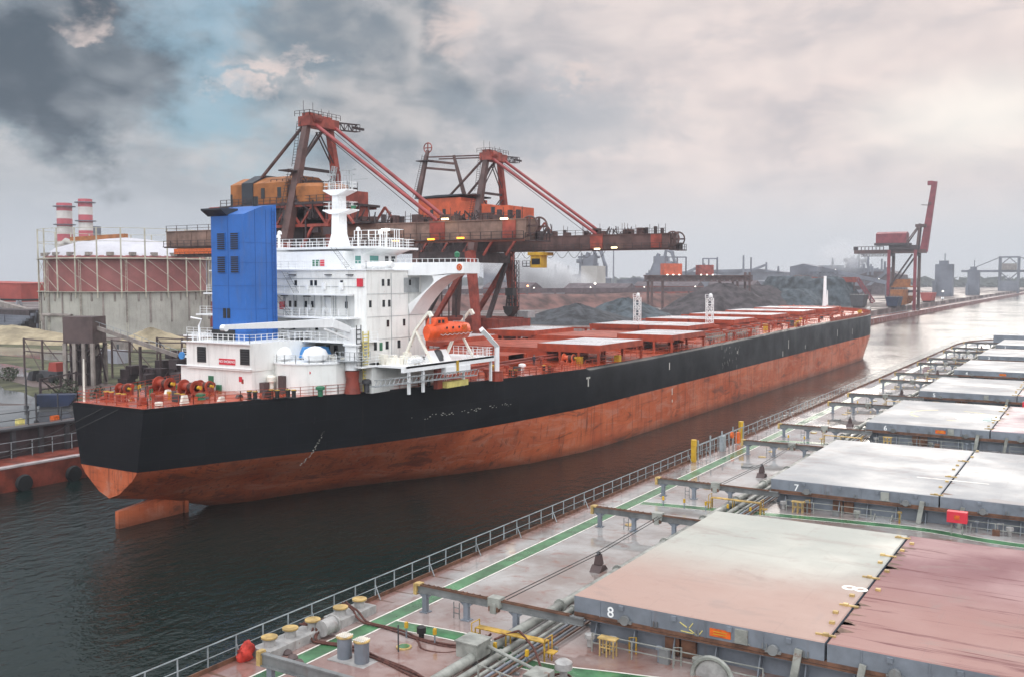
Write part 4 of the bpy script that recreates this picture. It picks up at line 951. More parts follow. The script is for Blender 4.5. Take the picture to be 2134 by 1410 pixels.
m = MB(); m.path([(-70.5, 111.4, 13.4), (-70.5, 111.4, 17.8), (-70.5, 107.6, 20.2)], .42, 4); dv = m.build('rescue_davit', 'white', FS); m = MB(); m.lathe([(.9, 0), (.8, 1.3), (1.0, 1.35)], (-70.5, 111.4, 13.1), 10); m.build('pedestal', 'red_gear', dv)
m = MB()
for k in range(10): y = rnd.uniform(92, 97.5); x = rnd.uniform(-76, -71.5); m.box(x - .4, x + .4, y - .4, y + .4, 16.6, 17.0 + rnd.random() * .9)
m.each('boat_deck_locker', 'cream', bd)
m = MB(); m.rail([(-71.0, 110.5, 13.3), (-69.9, 121, 13.2), (-68.9, 133, 13.1)], 1.1, 1.5, .03, 3); m.build('gangway_rail', 'hatch_red', FS)
# lifeboat
LB = thing('lifeboat', 'bright orange enclosed lifeboat hanging in white davits beside the superstructure', 'boat', (-71.8, 101.8, 18.9))
m = MB(); prof = []
for i in range(15):
    t = i / 14; y = 97.2 + 9.0 * t; s_ = math.sin(math.pi * min(1, max(0, .04 + t * .92))) ** .45
    ring = []
    for k in range(16):
        a = 2 * math.pi * k / 16; rx = 1.45 * s_; zz = math.sin(a); ring.append((-71.8 + rx * math.cos(a) * (1 if zz > -.3 else .85), y, 20.2 + (1.25 if zz > 0 else 1.3) * zz * (.55 + .45 * s_)))
    prof.append(ring)
vs = [p for r in prof for p in r]; fs = [(i * 16 + k, i * 16 + (k + 1) % 16, (i + 1) * 16 + (k + 1) % 16, (i + 1) * 16 + k) for i in range(14) for k in range(16)]
m.add(vs, fs + [tuple(range(16)), tuple(14 * 16 + k for k in range(16))]); m.build('hull', 'orange_boat', LB, 45)
m = MB(); m.prism([(98.0, 21.1), (101.0, 21.1), (100.7, 22.0), (98.5, 21.9)], 'x', -72.5, -71.1); m.build('conning_tower', 'orange_boat', LB)
m = MB(); m.bar((-70.33, 98.6, 20.15), (-70.33, 105.2, 20.15), .1, .12); m.build('fender_strip', 'sign_orange', LB)
m = MB()
for y in (98.7, 99.5): m.box(-71.12, -71.06, y, y + .5, 21.35, 21.75)
m.build('window', 'window_dark', LB)
for k in range(4):
    m = MB(); m.lathe([(.16, -.04), (.16, .04)], (-70.39, 99.6 + k * 1.35, 20.75), 12, 'x'); m.build('porthole', 'window_dark', LB)
m = MB()
for y in (98.0, 105.4): m.bar((-71.8, y, 21.2), (-71.8, y, 21.9), .16); m.lathe([(.05, -.05), (.16, -.05), (.16, .05), (.05, .05)], (-71.8, y, 22.0), 10, 'x')
m.build('lifting_hook', 'alu', LB)
m = MB(); m.path([(-70.35, 98.2 + k * .5, 20.0 - .18 * (k % 2)) for k in range(15)], .03, 5); m.build('grab_line', 'white_trim', LB)
m = MB(); m.bar((-71.3, 102.2, 21.5), (-71.3, 105.0, 21.4), .05)
for k in range(5): m.bar((-71.3, 102.3 + k * .65, 21.2), (-71.3, 102.3 + k * .65, 21.5), .04)
m.build('roof_rail', 'alu', LB)
m = MB(); m.box(-70.5, -70.34, 103.0, 104.0, 20.35, 21.0); m.build('hatch', 'sign_orange', LB)
# stern deck gear
def winch(x, y, s=1.0, mt='red_gear', n=3):
    z = zd(y); mm = MB()
    for k in range(n + 1): mm.lathe([(.3, -.06), ((1.05, .7, 1.0, .75)[k % 4] * s, -.06), ((1.05, .7, 1.0, .75)[k % 4] * s, .06), (.3, .06)], (x + (k - n / 2) * 1.15 * s, y, z + 1.25 * s), 18, 'x')
    mm.box(x - n * .5 * s, x - n * .2 * s, y + .3, y + 1.3 * s, z, z + 1.5 * s); mm.lathe([(.5 * s, -.5), (.5 * s, .5)], (x + .2, y + .7, z + 1.0), 12, 'x')
    mm.lathe([(.55 * s, -n * .65 * s), (.55 * s, n * .65 * s)], (x, y, z + 1.35 * s), 14, 'x')
    mm.box(x - n * .65 * s, x + n * .65 * s, y - .9 * s, y + .9 * s, z, z + .3)
    for k in range(n + 1): mm.prism([(y - .9 * s, z + .3), (y + .9 * s, z + .3), (y + .2, z + 1.7 * s), (y - .2, z + 1.7 * s)], 'x', x + (k - n / 2) * 1.3 * s - .15, x + (k - n / 2) * 1.3 * s + .0)
    wn = mm.build('mooring_winch', mt, FS, 30)
    mm = MB(); mm.lathe([(.62 * s, -.5), (.62 * s, .5)], (x + .65 * s, y, z + 1.35 * s), 14, 'x'); mm.build('rope_drum', 'rope_brown', wn, 30)
    mm = MB(); mm.lathe([(.26 * s, -.2), (.18 * s, 0), (.26 * s, .2)], (x + (n / 2 + .35) * 1.3 * s, y, z + 1.35 * s), 12, 'x'); mm.build('warping_head', 'yellow', wn, 40)
winch(-95.0, 76.5, .85, n=2); winch(-89.0, 75.2, .88, n=2); winch(-90.5, 78.6, .7, n=2); winch(-98.0, 83, .75, n=2); winch(-97.2, 72.5, .6, n=2)
def bitts(x, y, mt='black', top='yellow', s=1.0, z=None, par=None, rot=0):
    par = par or FS; z = zd(y) if z is None else z; mm = MB(); dx, dy = math.cos(rot), math.sin(rot)
    for k in (-.45, .45): mm.lathe([(.24 * s, 0), (.24 * s, .75 * s), (.32 * s, .8 * s), (.30 * s, .9 * s)], (x + dx * k * s, y + dy * k * s, z), 12)
    mm.box(x - .9 * s, x + .9 * s, y - .45 * s, y + .45 * s, z, z + .08); o = mm.build('bitts', mt, par, 40)
    mm = MB()
    for k in (-.45, .45): mm.lathe([(.3 * s, 0), (.3 * s, .06)], (x + dx * k * s, y + dy * k * s, z + .9 * s), 12)
    mm.build('cap', top, o); return o
for x, y in ((-91.6, 68), (-94.5, 68.6), (-86.2, 71.4), (-81.6, 77.6), (-80.4, 79.8), (-79.0, 81.0), (-97.4, 73.4), (-74, 100), (-71.3, 117), (-71, 126)): bitts(x, y, 'red_gear' if x < -85 else 'black')
m = MB(); m.box(-86.9, -85.6, 70.9, 71.0, 13.45, 14.4); m.build('name_board', 'dark_grey', FS)
for x, y, h, mt in ((-87.5, 81.5, 1.6, 'green_paint'), (-77.3, 84.0, 1.2, 'green_paint'), (-78.2, 86.5, 1.7, 'black'), (-75.4, 90.0, 1.6, 'dark_grey'), (-90.2, 76.8, .7, 'yellow'), (-85.2, 73.4, .9, 'green_paint'), (-83.9, 82.8, 2.2, 'cream'), (-86.0, 80.8, 2.0, 'red_gear'), (-76.6, 96, 1.4, 'dark_grey'), (-73.5, 113.5, 1.3, 'red_gear'), (-82, 112, 1.6, 'white_trim'), (-86, 118, 1.8, 'red_gear'), (-77, 121, 1.1, 'yellow'), (-74, 124, 1.2, 'white_trim')):
    mm = MB(); mm.lathe([(.3, 0), (.3, h * .6), (.55, h * .65), (.55, h * .9), (.3, h)], (x, y, zd(y)), 12); mm.build('deck_vent', mt, FS, 40)
rr = random.Random(17)
for i in range(34):
    y = rr.uniform(67.5, 82); hb = interp(HB_D, y) - .8; x = CX + rr.uniform(-hb, hb); h = rr.uniform(.35, 1.3); z = zd(y) + .05; m = MB(); t_ = i % 5
    if t_ == 0: m.lathe([(.1, 0), (.1, h * .7), (.26, h * .72), (.26, h)], (x, y, z), 10)
    elif t_ == 1: m.box(x - .35, x + .35, y - .3, y + .3, z, z + h * .8)
    elif t_ == 2: m.path([(x, y, z), (x, y, z + h), (x + .35, y, z + h + .1), (x + .35, y, z + h - .25)], .09, 8)
    elif t_ == 3: m.lathe([(.35, 0), (.45, .1), (.3, .3), (.12, .35)], (x, y, z), 14)
    else: m.prism([(y - .5, z), (y + .5, z), (y + .25, z + h), (y - .25, z + h)], 'x', x - .2, x + .2)
    m.build('deck_fitting', rr.choice(('red_gear', 'red_gear', 'red_dull', 'yellow', 'tower_brown', 'green_paint', 'cream')), FS)
m = MB(); m.box(-82.6, -81.8, 82.6, 83.3, 13.2, 15.6); m.box(-84.6, -83.8, 81.5, 82.4, 13.2, 14.8); m.each('deck_cabinet', 'tower_brown', FS)
m = MB(); m.path([(-95.5, 66.2, 13.4), (-95.4, 66.2, 18.2)], .12, 8, .07); m.build('flag_staff', 'cream', FS)
# mooring lines from the stern
for i, (a, b) in enumerate([((-88.5, 65.3, 13.2), (-124.4, 62.5, 3.6)), ((-91.0, 65.3, 13.2), (-124.4, 61.0, 3.6))]):
    A, B = Vector(a), Vector(b); pts = [A.lerp(B, t / 14) - Vector((0, 0, 1.6 * math.sin(math.pi * t / 14))) for t in range(15)]
    m = MB(); m.path(pts, .045, 6); m.build('mooring_line', 'wire', None, label='thin dark mooring line running from the ship transom to the low quay', category='mooring line', group='stern mooring lines')
# cargo deck: cross beams, hatch coamings and covers
HY = [141, 172, 203, 234, 265, 296, 325]
for i, y in enumerate(HY):
    L_ = 17.2; z0 = zd(y) + .2
    m = MB(); m.box(-101, -80, y + .6, y + L_ - .6, z0, 15.3 + (zd(y) - 13) * .6); m.box(-101.4, -79.6, y + .3, y + .7, z0, 15.0 + (zd(y) - 13) * .6); hc = m.build('hatch_coaming', 'hatch_red', FS)
    op = i in (0, 1); zt = 16.2 + (zd(y) - 13.1) * .55
    for sg in (-1, 1):
        xa, xb = (9.3, 20.9) if op else (.1, 11.8)
        x0, x1 = sorted((CX + sg * xa, CX + sg * xb))
        m = MB(); m.cur = 0; m.box(x0, x1, y, y + L_, zt - 1.0, zt); m.cur = 1; m.box(x0 + .15, x1 - .15, y + .15, y + L_ - .15, zt - .02, zt + .015)
        m.build('hatch_cover', ['hatch_red', 'hatch_top_wet'], FS)
    for sg in (-1, 1):
        for yy in (y + .2, y + L_ - .2):
            m = MB(); m.bar((CX + sg * 10, yy, zt - 1.15), (CX + sg * 21.0, yy, zt - 1.15), .35, .3)
            for xx in (13.5, 17, 20.6): m.bar((CX + sg * xx, yy, zd(y)), (CX + sg * xx, yy, zt - 1.2), .4, .3)
            m.build('hatch_rail', 'hatch_red', FS)
m = MB()
for y in [k - 7 for k in HY] + [133, 346]: m.box(-100, -81, y - 2.5, y + 3.2, zd(y), zd(y) + 1.7)
m.each('mast_house', 'hatch_red', FS)
m = MB()
for k, x in enumerate((-79.0, -78.2, -77.5, -102.2, -103)): m.tube((x, 116, 13.9 + (k % 2) * .3), (x, 340, 15.3 + (k % 2) * .3), .16)
m.each('deck_pipe', 'red_dull', FS)
rr = random.Random(5)
for i in range(64):
    y = rr.uniform(116, 345); x = CX + rr.choice((-1, 1, 1, 1)) * rr.uniform(13.5, 20.8); h = rr.uniform(.5, 1.7); z = zd(y)
    mm = MB()
    if i % 3: mm.lathe([(.18, 0), (.18, h * .7), (.42, h * .72), (.42, h)], (x, y, z), 8)
    else: mm.box(x - .5, x + .5, y - .4, y + .4, z, z + h)
    mm.build('deck_fitting', rr.choice(('red_gear', 'red_gear', 'red_dull', 'yellow', 'hatch_red', 'dark_grey')), FS)
winch(-74.5, 139.6, .75, 'house_orange', 2); winch(-74.2, 184, .8, 'red_gear', 2); winch(-74, 255, .8, 'red_gear', 2)
m = MB(); m.box(-71.8, -70.6, 196, 226, 14.3, 14.6); m.rail([(-70.7, 192, 13.6), (-70.7, 228, 13.6)], 1.7, 1.2, .06, 3); m.build('gangway', 'pipe_grey', FS)
for x in (-82.8, -102.0):   # lattice light towers amidships
    m = MB(); m.lattice((x, 228, 14.2), (x, 228, 22.0), 1.5, 1.2, 6, .16, .10); m.rail([(x - .9, 227.4, 22), (x + .9, 227.4, 22)], .9, .8, .05, 2); lt = m.build('light_tower', 'white_trim', FS)
    m = MB(); m.lathe([(.4, 0), (.5, .5), (.25, 1.0)], (x + .2, 228, 22.2), 10); m.build('floodlight', 'white', lt)
m = MB(); m.lathe([(.95, 0), (.75, 2.5), (.6, 8), (.5, 12.2)], (-88.6, 365, 15.4), 12); m.build('foremast', 'white', FS, 40)
m = MB(); m.lathe([(.35, 0), (.15, 7.0)], (-87.4, 364, 15.4), 8); m.build('signal_post', 'white_trim', FS, 40)
m = MB()
for a, b in zip(ys[-16:-1], ys[-15:]):
    for sg in (1, -1):
        m.add([(CX + sg * (interp(HB_D, a) - .3), a, zd(a) - .1), (CX + sg * (interp(HB_D, b) - .3), b, zd(b) - .1), (CX + sg * (interp(HB_D, b) - .2), b, zd(b) + .9), (CX + sg * (interp(HB_D, a) - .2), a, zd(a) + .9)], [(0, 1, 2, 3)])
m.build('bow_bulwark', 'hatch_red', FS)
m = MB(); m.box(-101, -80, 349, 353, 15, 17.0); m.build('forecastle_locker', 'hatch_red', FS)
winch(-84, 357, 1.0); winch(-96, 357, 1.0)
# deckhand standing on the foredeck
def person(loc, face, top='cloth_navy', label='', arms=.25):
    bm = bmesh.new(); J = {'pel': (0, 0, .95), 'chest': (0, 0, 1.28), 'neck': (0, 0, 1.48), 'head': (0, .02, 1.60), 'crown': (0, .02, 1.72)}
    E_ = [('pel', 'chest'), ('chest', 'neck'), ('neck', 'head'), ('head', 'crown')]; RD = {'pel': .15, 'chest': .17, 'neck': .065, 'head': .10, 'crown': .08}
    for s_, k in ((-1, 'l'), (1, 'r')):
        J['sh' + k] = (s_ * .19, 0, 1.40); J['el' + k] = (s_ * .27, -.02, 1.13); J['wr' + k] = (s_ * .26, .10, .90); J['hip' + k] = (s_ * .10, 0, .90); J['kn' + k] = (s_ * .11, .02 * s_, .50); J['an' + k] = (s_ * .12, -.02, .08); J['to' + k] = (s_ * .13, .14, .04)
        E_ += [('chest', 'sh' + k), ('sh' + k, 'el' + k), ('el' + k, 'wr' + k), ('pel', 'hip' + k), ('hip' + k, 'kn' + k), ('kn' + k, 'an' + k), ('an' + k, 'to' + k)]
        for a, b in (('sh', .075), ('el', .05), ('wr', .038), ('hip', .10), ('kn', .07), ('an', .05), ('to', .045)): RD[a + k] = b
        for f in range(5):
            J['f%d%s' % (f, k)] = (s_ * (.26 + (.03 - .015 * f if f else -.03)), .13 + .01 * f, .80 + (.03 if f in (0, 4) else 0)); E_.append(('wr' + k, 'f%d%s' % (f, k))); RD['f%d%s' % (f, k)] = .011
    names = list(J); me = bpy.data.meshes.new('person'); me.from_pydata([J[n_] for n_ in names], [(names.index(a), names.index(b)) for a, b in E_], [])
    ob = bpy.data.objects.new('person', me); COL.objects.link(ob); md = ob.modifiers.new('s', 'SKIN'); 
    sv = me.skin_vertices[0] if me.skin_vertices else None
    if sv is None:
        bm.from_mesh(me); bm.verts.layers.skin.verify(); bm.to_mesh(me); sv = me.skin_vertices[0]
    for i, n_ in enumerate(names): sv.data[i].radius = (RD[n_], RD[n_])
    sv.data[0].use_root = True
    ob.modifiers.new('u', 'SUBSURF').levels = 1; ob.modifiers['u'].render_levels = 1
    dg = bpy.context.evaluated_depsgraph_get(); m2 = bpy.data.meshes.new_from_object(ob.evaluated_get(dg)); ob.modifiers.clear(); ob.data = m2
    for k in (top, 'skin'): m2.materials.append(M[k])
    for p_ in m2.polygons: p_.material_index = 1 if (p_.center.z > 1.50 or (p_.center.z < .9 and abs(p_.center.x) > .2 and p_.center.z > .7)) else 0
    m2.polygons.foreach_set('use_smooth', [True] * len(m2.polygons))
    ob.location = loc; ob.rotation_euler.z = face; ob['label'] = label; ob['category'] = 'person'; WORLD[ob.name] = Vector(loc)
    hb = MB(); hb.lathe([(.135, 0), (.14, .05), (.115, .12), (.05, .16)], (loc[0], loc[1], loc[2] + 1.63), 12); hb.build('helmet', 'dark_grey', ob, 40).rotation_euler.z = 0
    return ob
person((-77.2, 133.0, zd(133) + .08), R(200), label='person in dark clothes standing on the wet red foredeck of the far ship')

# ================================================================ NEAR BULK CARRIER
NX, NB, TOP = -8.45, 21.45, 13.62
NS = thing('bulk_carrier', 'nearer bulk carrier with wet grey hatch covers and a green painted walkway', 'ship', (NX, 130, 0))
HNY = [(36.0, 53.5), (64.3, 82.7), (94.5, 113.6), (124.2, 143.0), (155.3, 175.0), (186.5, 205.5), (217.7, 236.5), (4.5, 21.5)]
NHB = [(-20, NB), (250, NB), (262, 20), (272, 16), (280, 9), (284, 2)]
def zn(x): return 11.5 + .28 * max(0, 1 - ((x - NX) / NB) ** 2)
nys = [-20, 10, 40, 80, 120, 160, 200, 240, 250, 256, 262, 267, 272, 276, 280, 284]
m = MB(); vs = []; fs = []
for y in nys:
    hb = interp(NHB, y)
    for k in range(13): x = NX + hb * (k / 6 - 1); vs.append((x, y, 11.5 + .28 * (1 - (k / 6 - 1) ** 2)))
for i in range(len(nys) - 1):
    for j in range(12): fs.append((i * 13 + j, i * 13 + j + 1, (i + 1) * 13 + j + 1, (i + 1) * 13 + j))
m.add(vs, fs); m.build('deck', 'near_deck', NS, 40)
m = MB()
for sg in (-1, 1):
    vs = []; fs = []
    for y in nys:
        hb = interp(NHB, y)
        for z in (-4, 11.2, 11.5): vs.append((NX + sg * (hb + (.12 if z < 11.5 else .05)), y, z))
    for i in range(len(nys) - 1):
        for j in (0, 1): fs.append((i * 3 + j, i * 3 + j + 1, (i + 1) * 3 + j + 1, (i + 1) * 3 + j))
    m.add(vs, fs)
m.poly([(NX - NB, -20, -4), (NX + NB, -20, -4), (NX + NB, -20, 11.5), (NX - NB, -20, 11.5)]); m.build('hull', 'black', NS)
# raised fish plate and guard rail along the port edge
XR = NX - NB + .12
def nedge(y, off=.12): return NX - interp(NHB, y) + off
m = MB()
for a, b in zip(nys[:-1], nys[1:]): m.bar((nedge(a), a, 11.58), (nedge(b), b, 11.58), .05, .22)
m.build('fish_plate', 'rail_rust', NS)
m = MB(); y = 14.0
while y < 262:
    x = nedge(y); m.bar((x, y, 11.5), (x, y, 12.55), .045)
    if int(y * 10) % 4 == 0: m.bar((x + .32, y, 11.5), (x, y, 12.2), .04)
    y += 1.47
for a, b in zip(nys[1:-1], nys[2:]):
    for z in (12.55, 12.05): m.bar((nedge(a), a, z), (nedge(b), b, z), .04 if z > 12.2 else .028)
m.build('guard_rail', 'rail_grey', NS)
m = MB(); y = 14.0; rr = random.Random(11)
while y < 120:      # rust runs on the deck below the stanchions
    x = nedge(y); w_ = rr.uniform(.03, .07); l = rr.uniform(.3, 1.5)
    m.poly([(x + .05, y - w_, 11.512 + .002), (x + .05 + l, y - w_ * .3, zn(x + l) + .006), (x + .05 + l, y + w_ * .3, zn(x + l) + .006), (x + .05, y + w_, 11.514)]); y += 1.47
m.build('rust_mark', 'rail_rust', NS)
# painted walkway
def band(pts, wd, mt, name, dz):
    mm = MB(); pts = [Vector((x, y, 0)) for x, y in pts]; L_ = []; R_ = []
    for i, p in enumerate(pts):
        d = (pts[min(i + 1, len(pts) - 1)] - pts[max(i - 1, 0)]).normalized(); n_ = Vector((-d.y, d.x, 0)); a, b = p + n_ * wd / 2, p - n_ * wd / 2
        L_.append((a.x, a.y, zn(a.x) + dz)); R_.append((b.x, b.y, zn(b.x) + dz))
    for i in range(len(pts) - 1): mm.add([L_[i], R_[i], R_[i + 1], L_[i + 1]], [(0, 1, 2, 3)])
    return mm.build(name, mt, NS)
def line_off(pts, o):
    out = []; P_ = [Vector((x, y, 0)) for x, y in pts]
    for i, p in enumerate(P_):
        d = (P_[min(i + 1, len(P_) - 1)] - P_[max(i - 1, 0)]).normalized(); out.append((p.x - d.y * o, p.y + d.x * o))
    return out
main = [(-27.45, y) for y in range(12, 262, 6)]
band(main, .86, 'walk_green', 'walkway_paint', .008); band(line_off(main, .5), .10, 'line_white', 'walkway_edge_line', .008); band(line_off(main, -.5), .10, 'line_white', 'walkway_edge_line', .008)
def spline(pts, n=8):
    out = []
    for i in range(len(pts) - 1):
        p0, p1, p2, p3 = (Vector((*pts[max(0, min(len(pts) - 1, i + k))], 0)) for k in (-1, 0, 1, 2))
        for q in range(n):
            t = q / n; v = .5 * ((2 * p1) + (p2 - p0) * t + (2 * p0 - 5 * p1 + 4 * p2 - p3) * t * t + (3 * p1 - p0 - 3 * p2 + p3) * t ** 3); out.append((v.x, v.y))
    return out + [pts[-1]]
for k, (ya, yb) in enumerate(HNY):
    if k == 0: c = [(-26.9, 33.6), (-22.5, 33.7), (-20, 32.7), (-18, 32.6), (-15.4, 33.2), (-11, 34.0), (-6, 33.4), (0, 33)]
    else: c = [(-26.9, ya - 3.2), (-21, ya - 2.7), (-17, ya - 2.3), (-13.5, ya - 1.9), (-9, ya - 1.6), (-5.7, ya - 2.3), (-2, ya - 2.4), (6, ya - 2.3)]
    c = spline(c)
    band(c, .84, 'walk_green', 'walkway_paint', .014); band(line_off(c, .48), .09, 'line_white', 'walkway_edge_line', .014); band(line_off(c, -.48), .09, 'line_white', 'walkway_edge_line', .014)
# hatches
DIG = ['8', '7', '6', '5', '4', '3', '2', '9']
XP, XS, XC = -18.9, 2.0, -8.45
for k, (ya, yb) in enumerate(HNY):
    m = MB(); m.box(XP + .5, XS - .5, ya + .55, yb - .5, 11.6, 12.75); cm = m.build('hatch_coaming', 'near_steel', NS)
    m = MB()
    x = XP + .9
    while x < XS: m.prism([(ya + .56, 12.7), (ya + .56, 11.72), (ya - .05, 11.72), (ya + .36, 12.65)], 'x', x, x + .05); x += 1.75 if k < 3 else 3.2
    yy = ya + 1.5
    while yy < yb: m.prism([(XP + .5, 12.7), (XP + .5, 11.6), (XP - .1, 11.6), (XP + .3, 12.6)], 'y', yy, yy + .05); yy += 2.1
    m.box(XP - .05, XS + .05, ya + .02, ya + .56, 12.62, 12.76); m.each('coaming_stay', 'near_steel', cm)
    m = MB(); m.box(XP, XS, ya - .02, ya + .1, 12.76, 12.80); m.bar((XP, ya + .02, 12.7), (XS, ya + .02, 12.7), .08); m.box(XP + .02, XS - .02, ya - .02, ya + .3, 12.80, 12.90); m.build('rubbing_strip', 'rail_rust', cm)
    for sg in (0, 1):
        x0, x1 = (XP, XC - .05) if sg == 0 else (XC + .05, XS)
        mt = 'cover_grey'
        if k == 0: mt = ('cover_pale', 'cover_pink')[sg]
        if k == 2 and sg: mt = 'cover_mauve'
        if k == 3 and sg: mt = 'cover_mauve'
        m = MB(); m.cur = 0
        m.add([(x0, ya, 12.86), (x1, ya, 12.86), (x1, yb, 12.86), (x0, yb, 12.86), (x0, ya, TOP - .04), (x1, ya, TOP - .04), (x1, yb, TOP - .04), (x0, yb, TOP - .04)], [(0, 1, 5, 4), (1, 2, 6, 5), (2, 3, 7, 6), (3, 0, 4, 7), (3, 2, 1, 0)])
        m.cur = 1; e = .05; m.add([(x0, ya, TOP - .04), (x1, ya, TOP - .04), (x1, yb, TOP - .04), (x0, yb, TOP - .04), (x0 + e, ya + e, TOP), (x1 - e, ya + e, TOP), (x1 - e, yb - e, TOP), (x0 + e, yb - e, TOP)], [(0, 1, 5, 4), (1, 2, 6, 5), (2, 3, 7, 6), (3, 0, 4, 7), (4, 5, 6, 7)])
        hv = m.build('hatch_cover', ['near_steel', mt], NS)
        if k < 6:
            m = MB(); n_ = int((x1 - x0) / 2.3)
            for i in range(n_): xx = x0 + 1.2 + i * 2.3; m.box(xx, xx + .04, ya - .035, ya, 12.88, TOP - .05); m.box(xx + .9, xx + 1.1, ya - .10, ya - .005, TOP - .28, TOP - .10)
            m.each('stiffener', 'near_steel', hv)
            m = MB()
            for t in (.23, .82): xx = x0 + (x1 - x0) * t; m.lathe([(.08, -.08), (.2, -.08), (.2, .08), (.08, .08)], (xx, ya - .13, 12.98), 14, 'y'); m.box(xx - .3, xx + .3, ya - .16, ya - .01, 12.86, 12.95)
            m.each('wheel', 'near_beam', hv)
            if k < 4:
                m = MB(); xx = x0 + (x1 - x0) * .70; m.box(xx - .25, xx + .25, ya - .10, ya - .01, 12.95, TOP - .12); m.box(xx - .34, xx + .34, ya - .06, ya - .006, 12.95, 12.99); m.build('junction_plate', 'pipe_grey', hv)
                m = MB()
                for t in (.35, .52, .78, .93): xx = x0 + (x1 - x0) * t; m.bar((xx, ya - .05, 12.9), (xx, ya - .05, 13.15), .04); m.bar((xx + .15, ya - .05, 12.9), (xx + .15, ya - .05, 13.15), .04); m.bar((xx, ya - .05, 12.92), (xx + .15, ya - .05, 12.92), .04)
                m.each('cleat', 'near_beam', hv)
        if sg == 0:
            text(DIG[k], .62, frame((x0 + 1.7, ya - .012, 13.14), (1, 0, 0), (0, 0, 1)), 'white_trim', 'number', hv)
            if k in (0, 2, 4):
                m = MB(); m.box(-12.9, -12.05, ya - .04, ya - .008, 13.02, 13.33); s_ = m.build('warning_sign', 'sign_orange', hv)
                m = MB()
                for i in range(2): m.box(-12.75, -12.2, ya - .046, ya - .041, 13.11 + i * .1, 13.14 + i * .1)
                m.build('lettering', 'yellow', s_)
        if k == 0 and sg == 0:
            text('8', 1.5, frame((-8.98, 43.0, TOP + .006), (0, -1, 0), (1, 0, 0)), 'line_white', 'deck_number', hv, .003)
            m = MB()
            for x, z in ((-14.15, 13.32), (-13.75, 13.1)): m.bar((x, ya - .012, z), (x + .3, ya - .012, z - .16), .03); m.bar((x + .55, ya - .012, z + .05), (x + .4, ya - .012, z - .16), .03)
            m.bar((-14.1, ya - .012, 12.98), (-13.6, ya - .012, 12.96), .03); m.build('yellow_mark', 'yellow_pale', hv)
    # yellow panel joint cleats along the seam
    if k < 5:
        m = MB(); rr = random.Random(k); n_ = 13 if k == 0 else 9
        for i in range(n_):
            yy = ya + .5 + (yb - ya - 1) * (i + rr.uniform(-.2, .2)) / (n_ - 1); x = XC + rr.choice((-1, -1, 1)) * rr.uniform(.16, .45)
            m.box(x - .10, x + .10, yy - .09, yy + .09, TOP, TOP + .10)
            if i % 3 == 0: m.box(XC - .55, XC + .2, yy - .05, yy + .05, TOP, TOP + .06)
        m.each('joint_cleat', 'bollard_top', NS)
        m = MB()
        for i in range(18 if k in (0, 2) else 4):
            yy = ya + .5 + (yb - ya - 1) * rr.random(); l = rr.uniform(.15, .75); w_ = rr.uniform(.12, .4); x = XC + .07
            pts = [(x, yy - w_, TOP + .004), (x + l * .5, yy - w_ * rr.uniform(.3, .9), TOP + .004), (x + l, yy + rr.uniform(-.1, .1), TOP + .004), (x + l * .6, yy + w_ * .5, TOP + .004), (x, yy + w_, TOP + .004)]; m.poly(pts)
        m.build('rust_mark', 'rail_rust', NS)
    # rolling rails that carry the opened covers
    for j, yb_ in enumerate((ya - .32, yb + .35)):
        m = MB(); m.box(-26.9, XP + (.6 if j == 0 else 0), yb_ - .10, yb_ + .10, 12.74, 12.80); m.box(-26.9, XP + .6, yb_ - .04, yb_ + .04, 12.50, 12.74); m.box(-26.9, XP + .6, yb_ - .13, yb_ + .13, 12.47, 12.50)
        rl = m.build('cover_rail', 'near_beam', NS)
        m = MB(); m.cur = 0; m.bar((-26.9, yb_ + .06, 12.84), (XP, yb_ + .06, 12.84), .04, .05); m.bar((-26.9, yb_ - .12, 12.84), (XP, yb_ - .12, 12.84), .03, .08); m.build('chain_guide', 'rail_rust', rl)
        for x in (-26.5, -24.2, -21.6):
            m = MB(); m.box(x - .12, x + .12, yb_ - .10, yb_ + .10, zn(x) - .02, 12.47); m.prism([(x - .42, 12.47), (x + .42, 12.47), (x + .12, 12.25), (x - .12, 12.25)], 'y', yb_ - .05, yb_ + .05); m.box(x - .22, x + .22, yb_ - .2, yb_ + .2, zn(x), zn(x) + .04); m.build('post', 'near_steel', rl)
        m = MB(); m.box(-27.08, -26.9, yb_ - .16, yb_ + .16, 12.36, 12.88); m.box(-27.0, -26.7, yb_ - .18, yb_ + .18, 12.80, 12.9); m.build('end_stop', 'bollard_top', rl)
        m = MB(); m.box(-22.9, -22.3, yb_ - .28, yb_ + .2, 12.55, 12.98); m.box(-22.75, -22.45, yb_ - .34, yb_ - .2, 12.3, 12.75); m.build('chain_trolley', 'pipe_grey', rl)
        m = MB(); m.box(-22.85, -22.35, yb_ - .30, yb_ - .1, 12.38, 12.6); m.build('roller', 'rail_rust', rl)
        m = MB(); m.ladder((-24.65, yb_ - .15, 11.65), (-24.65, yb_ - .15, 12.4), .3, (1, 0, 0), .22, .035); m.build('ladder', 'near_beam', rl)
        if k < 4:
            m = MB(); rr = random.Random(k * 2 + j)
            for i in range(14): x = -26.4 + i * .32 + rr.uniform(-.1, .1); m.lathe([(.045, -.05), (.045, .05)], (x, yb_ + .0, 12.87), 8, 'y')
            m.build('chain', 'rail_rust', rl)
    # hauling wires and the pulley pedestal
    y0 = ya + 9.4
    m = MB(); m.prism([(y0 - .5, 11.66), (y0 + .5, 11.66), (y0 + .2, 11.95), (y0 - .18, 11.98)], 'x', -22.7, -22.1); m.prism([(-22.6, 12.0), (-22.2, 12.0), (-22.3, 12.5), (-22.5, 12.5)], 'y', y0 - .2, y0 + .2); pv = m.build('pulley_stand', 'tower_brown', NS, 30)
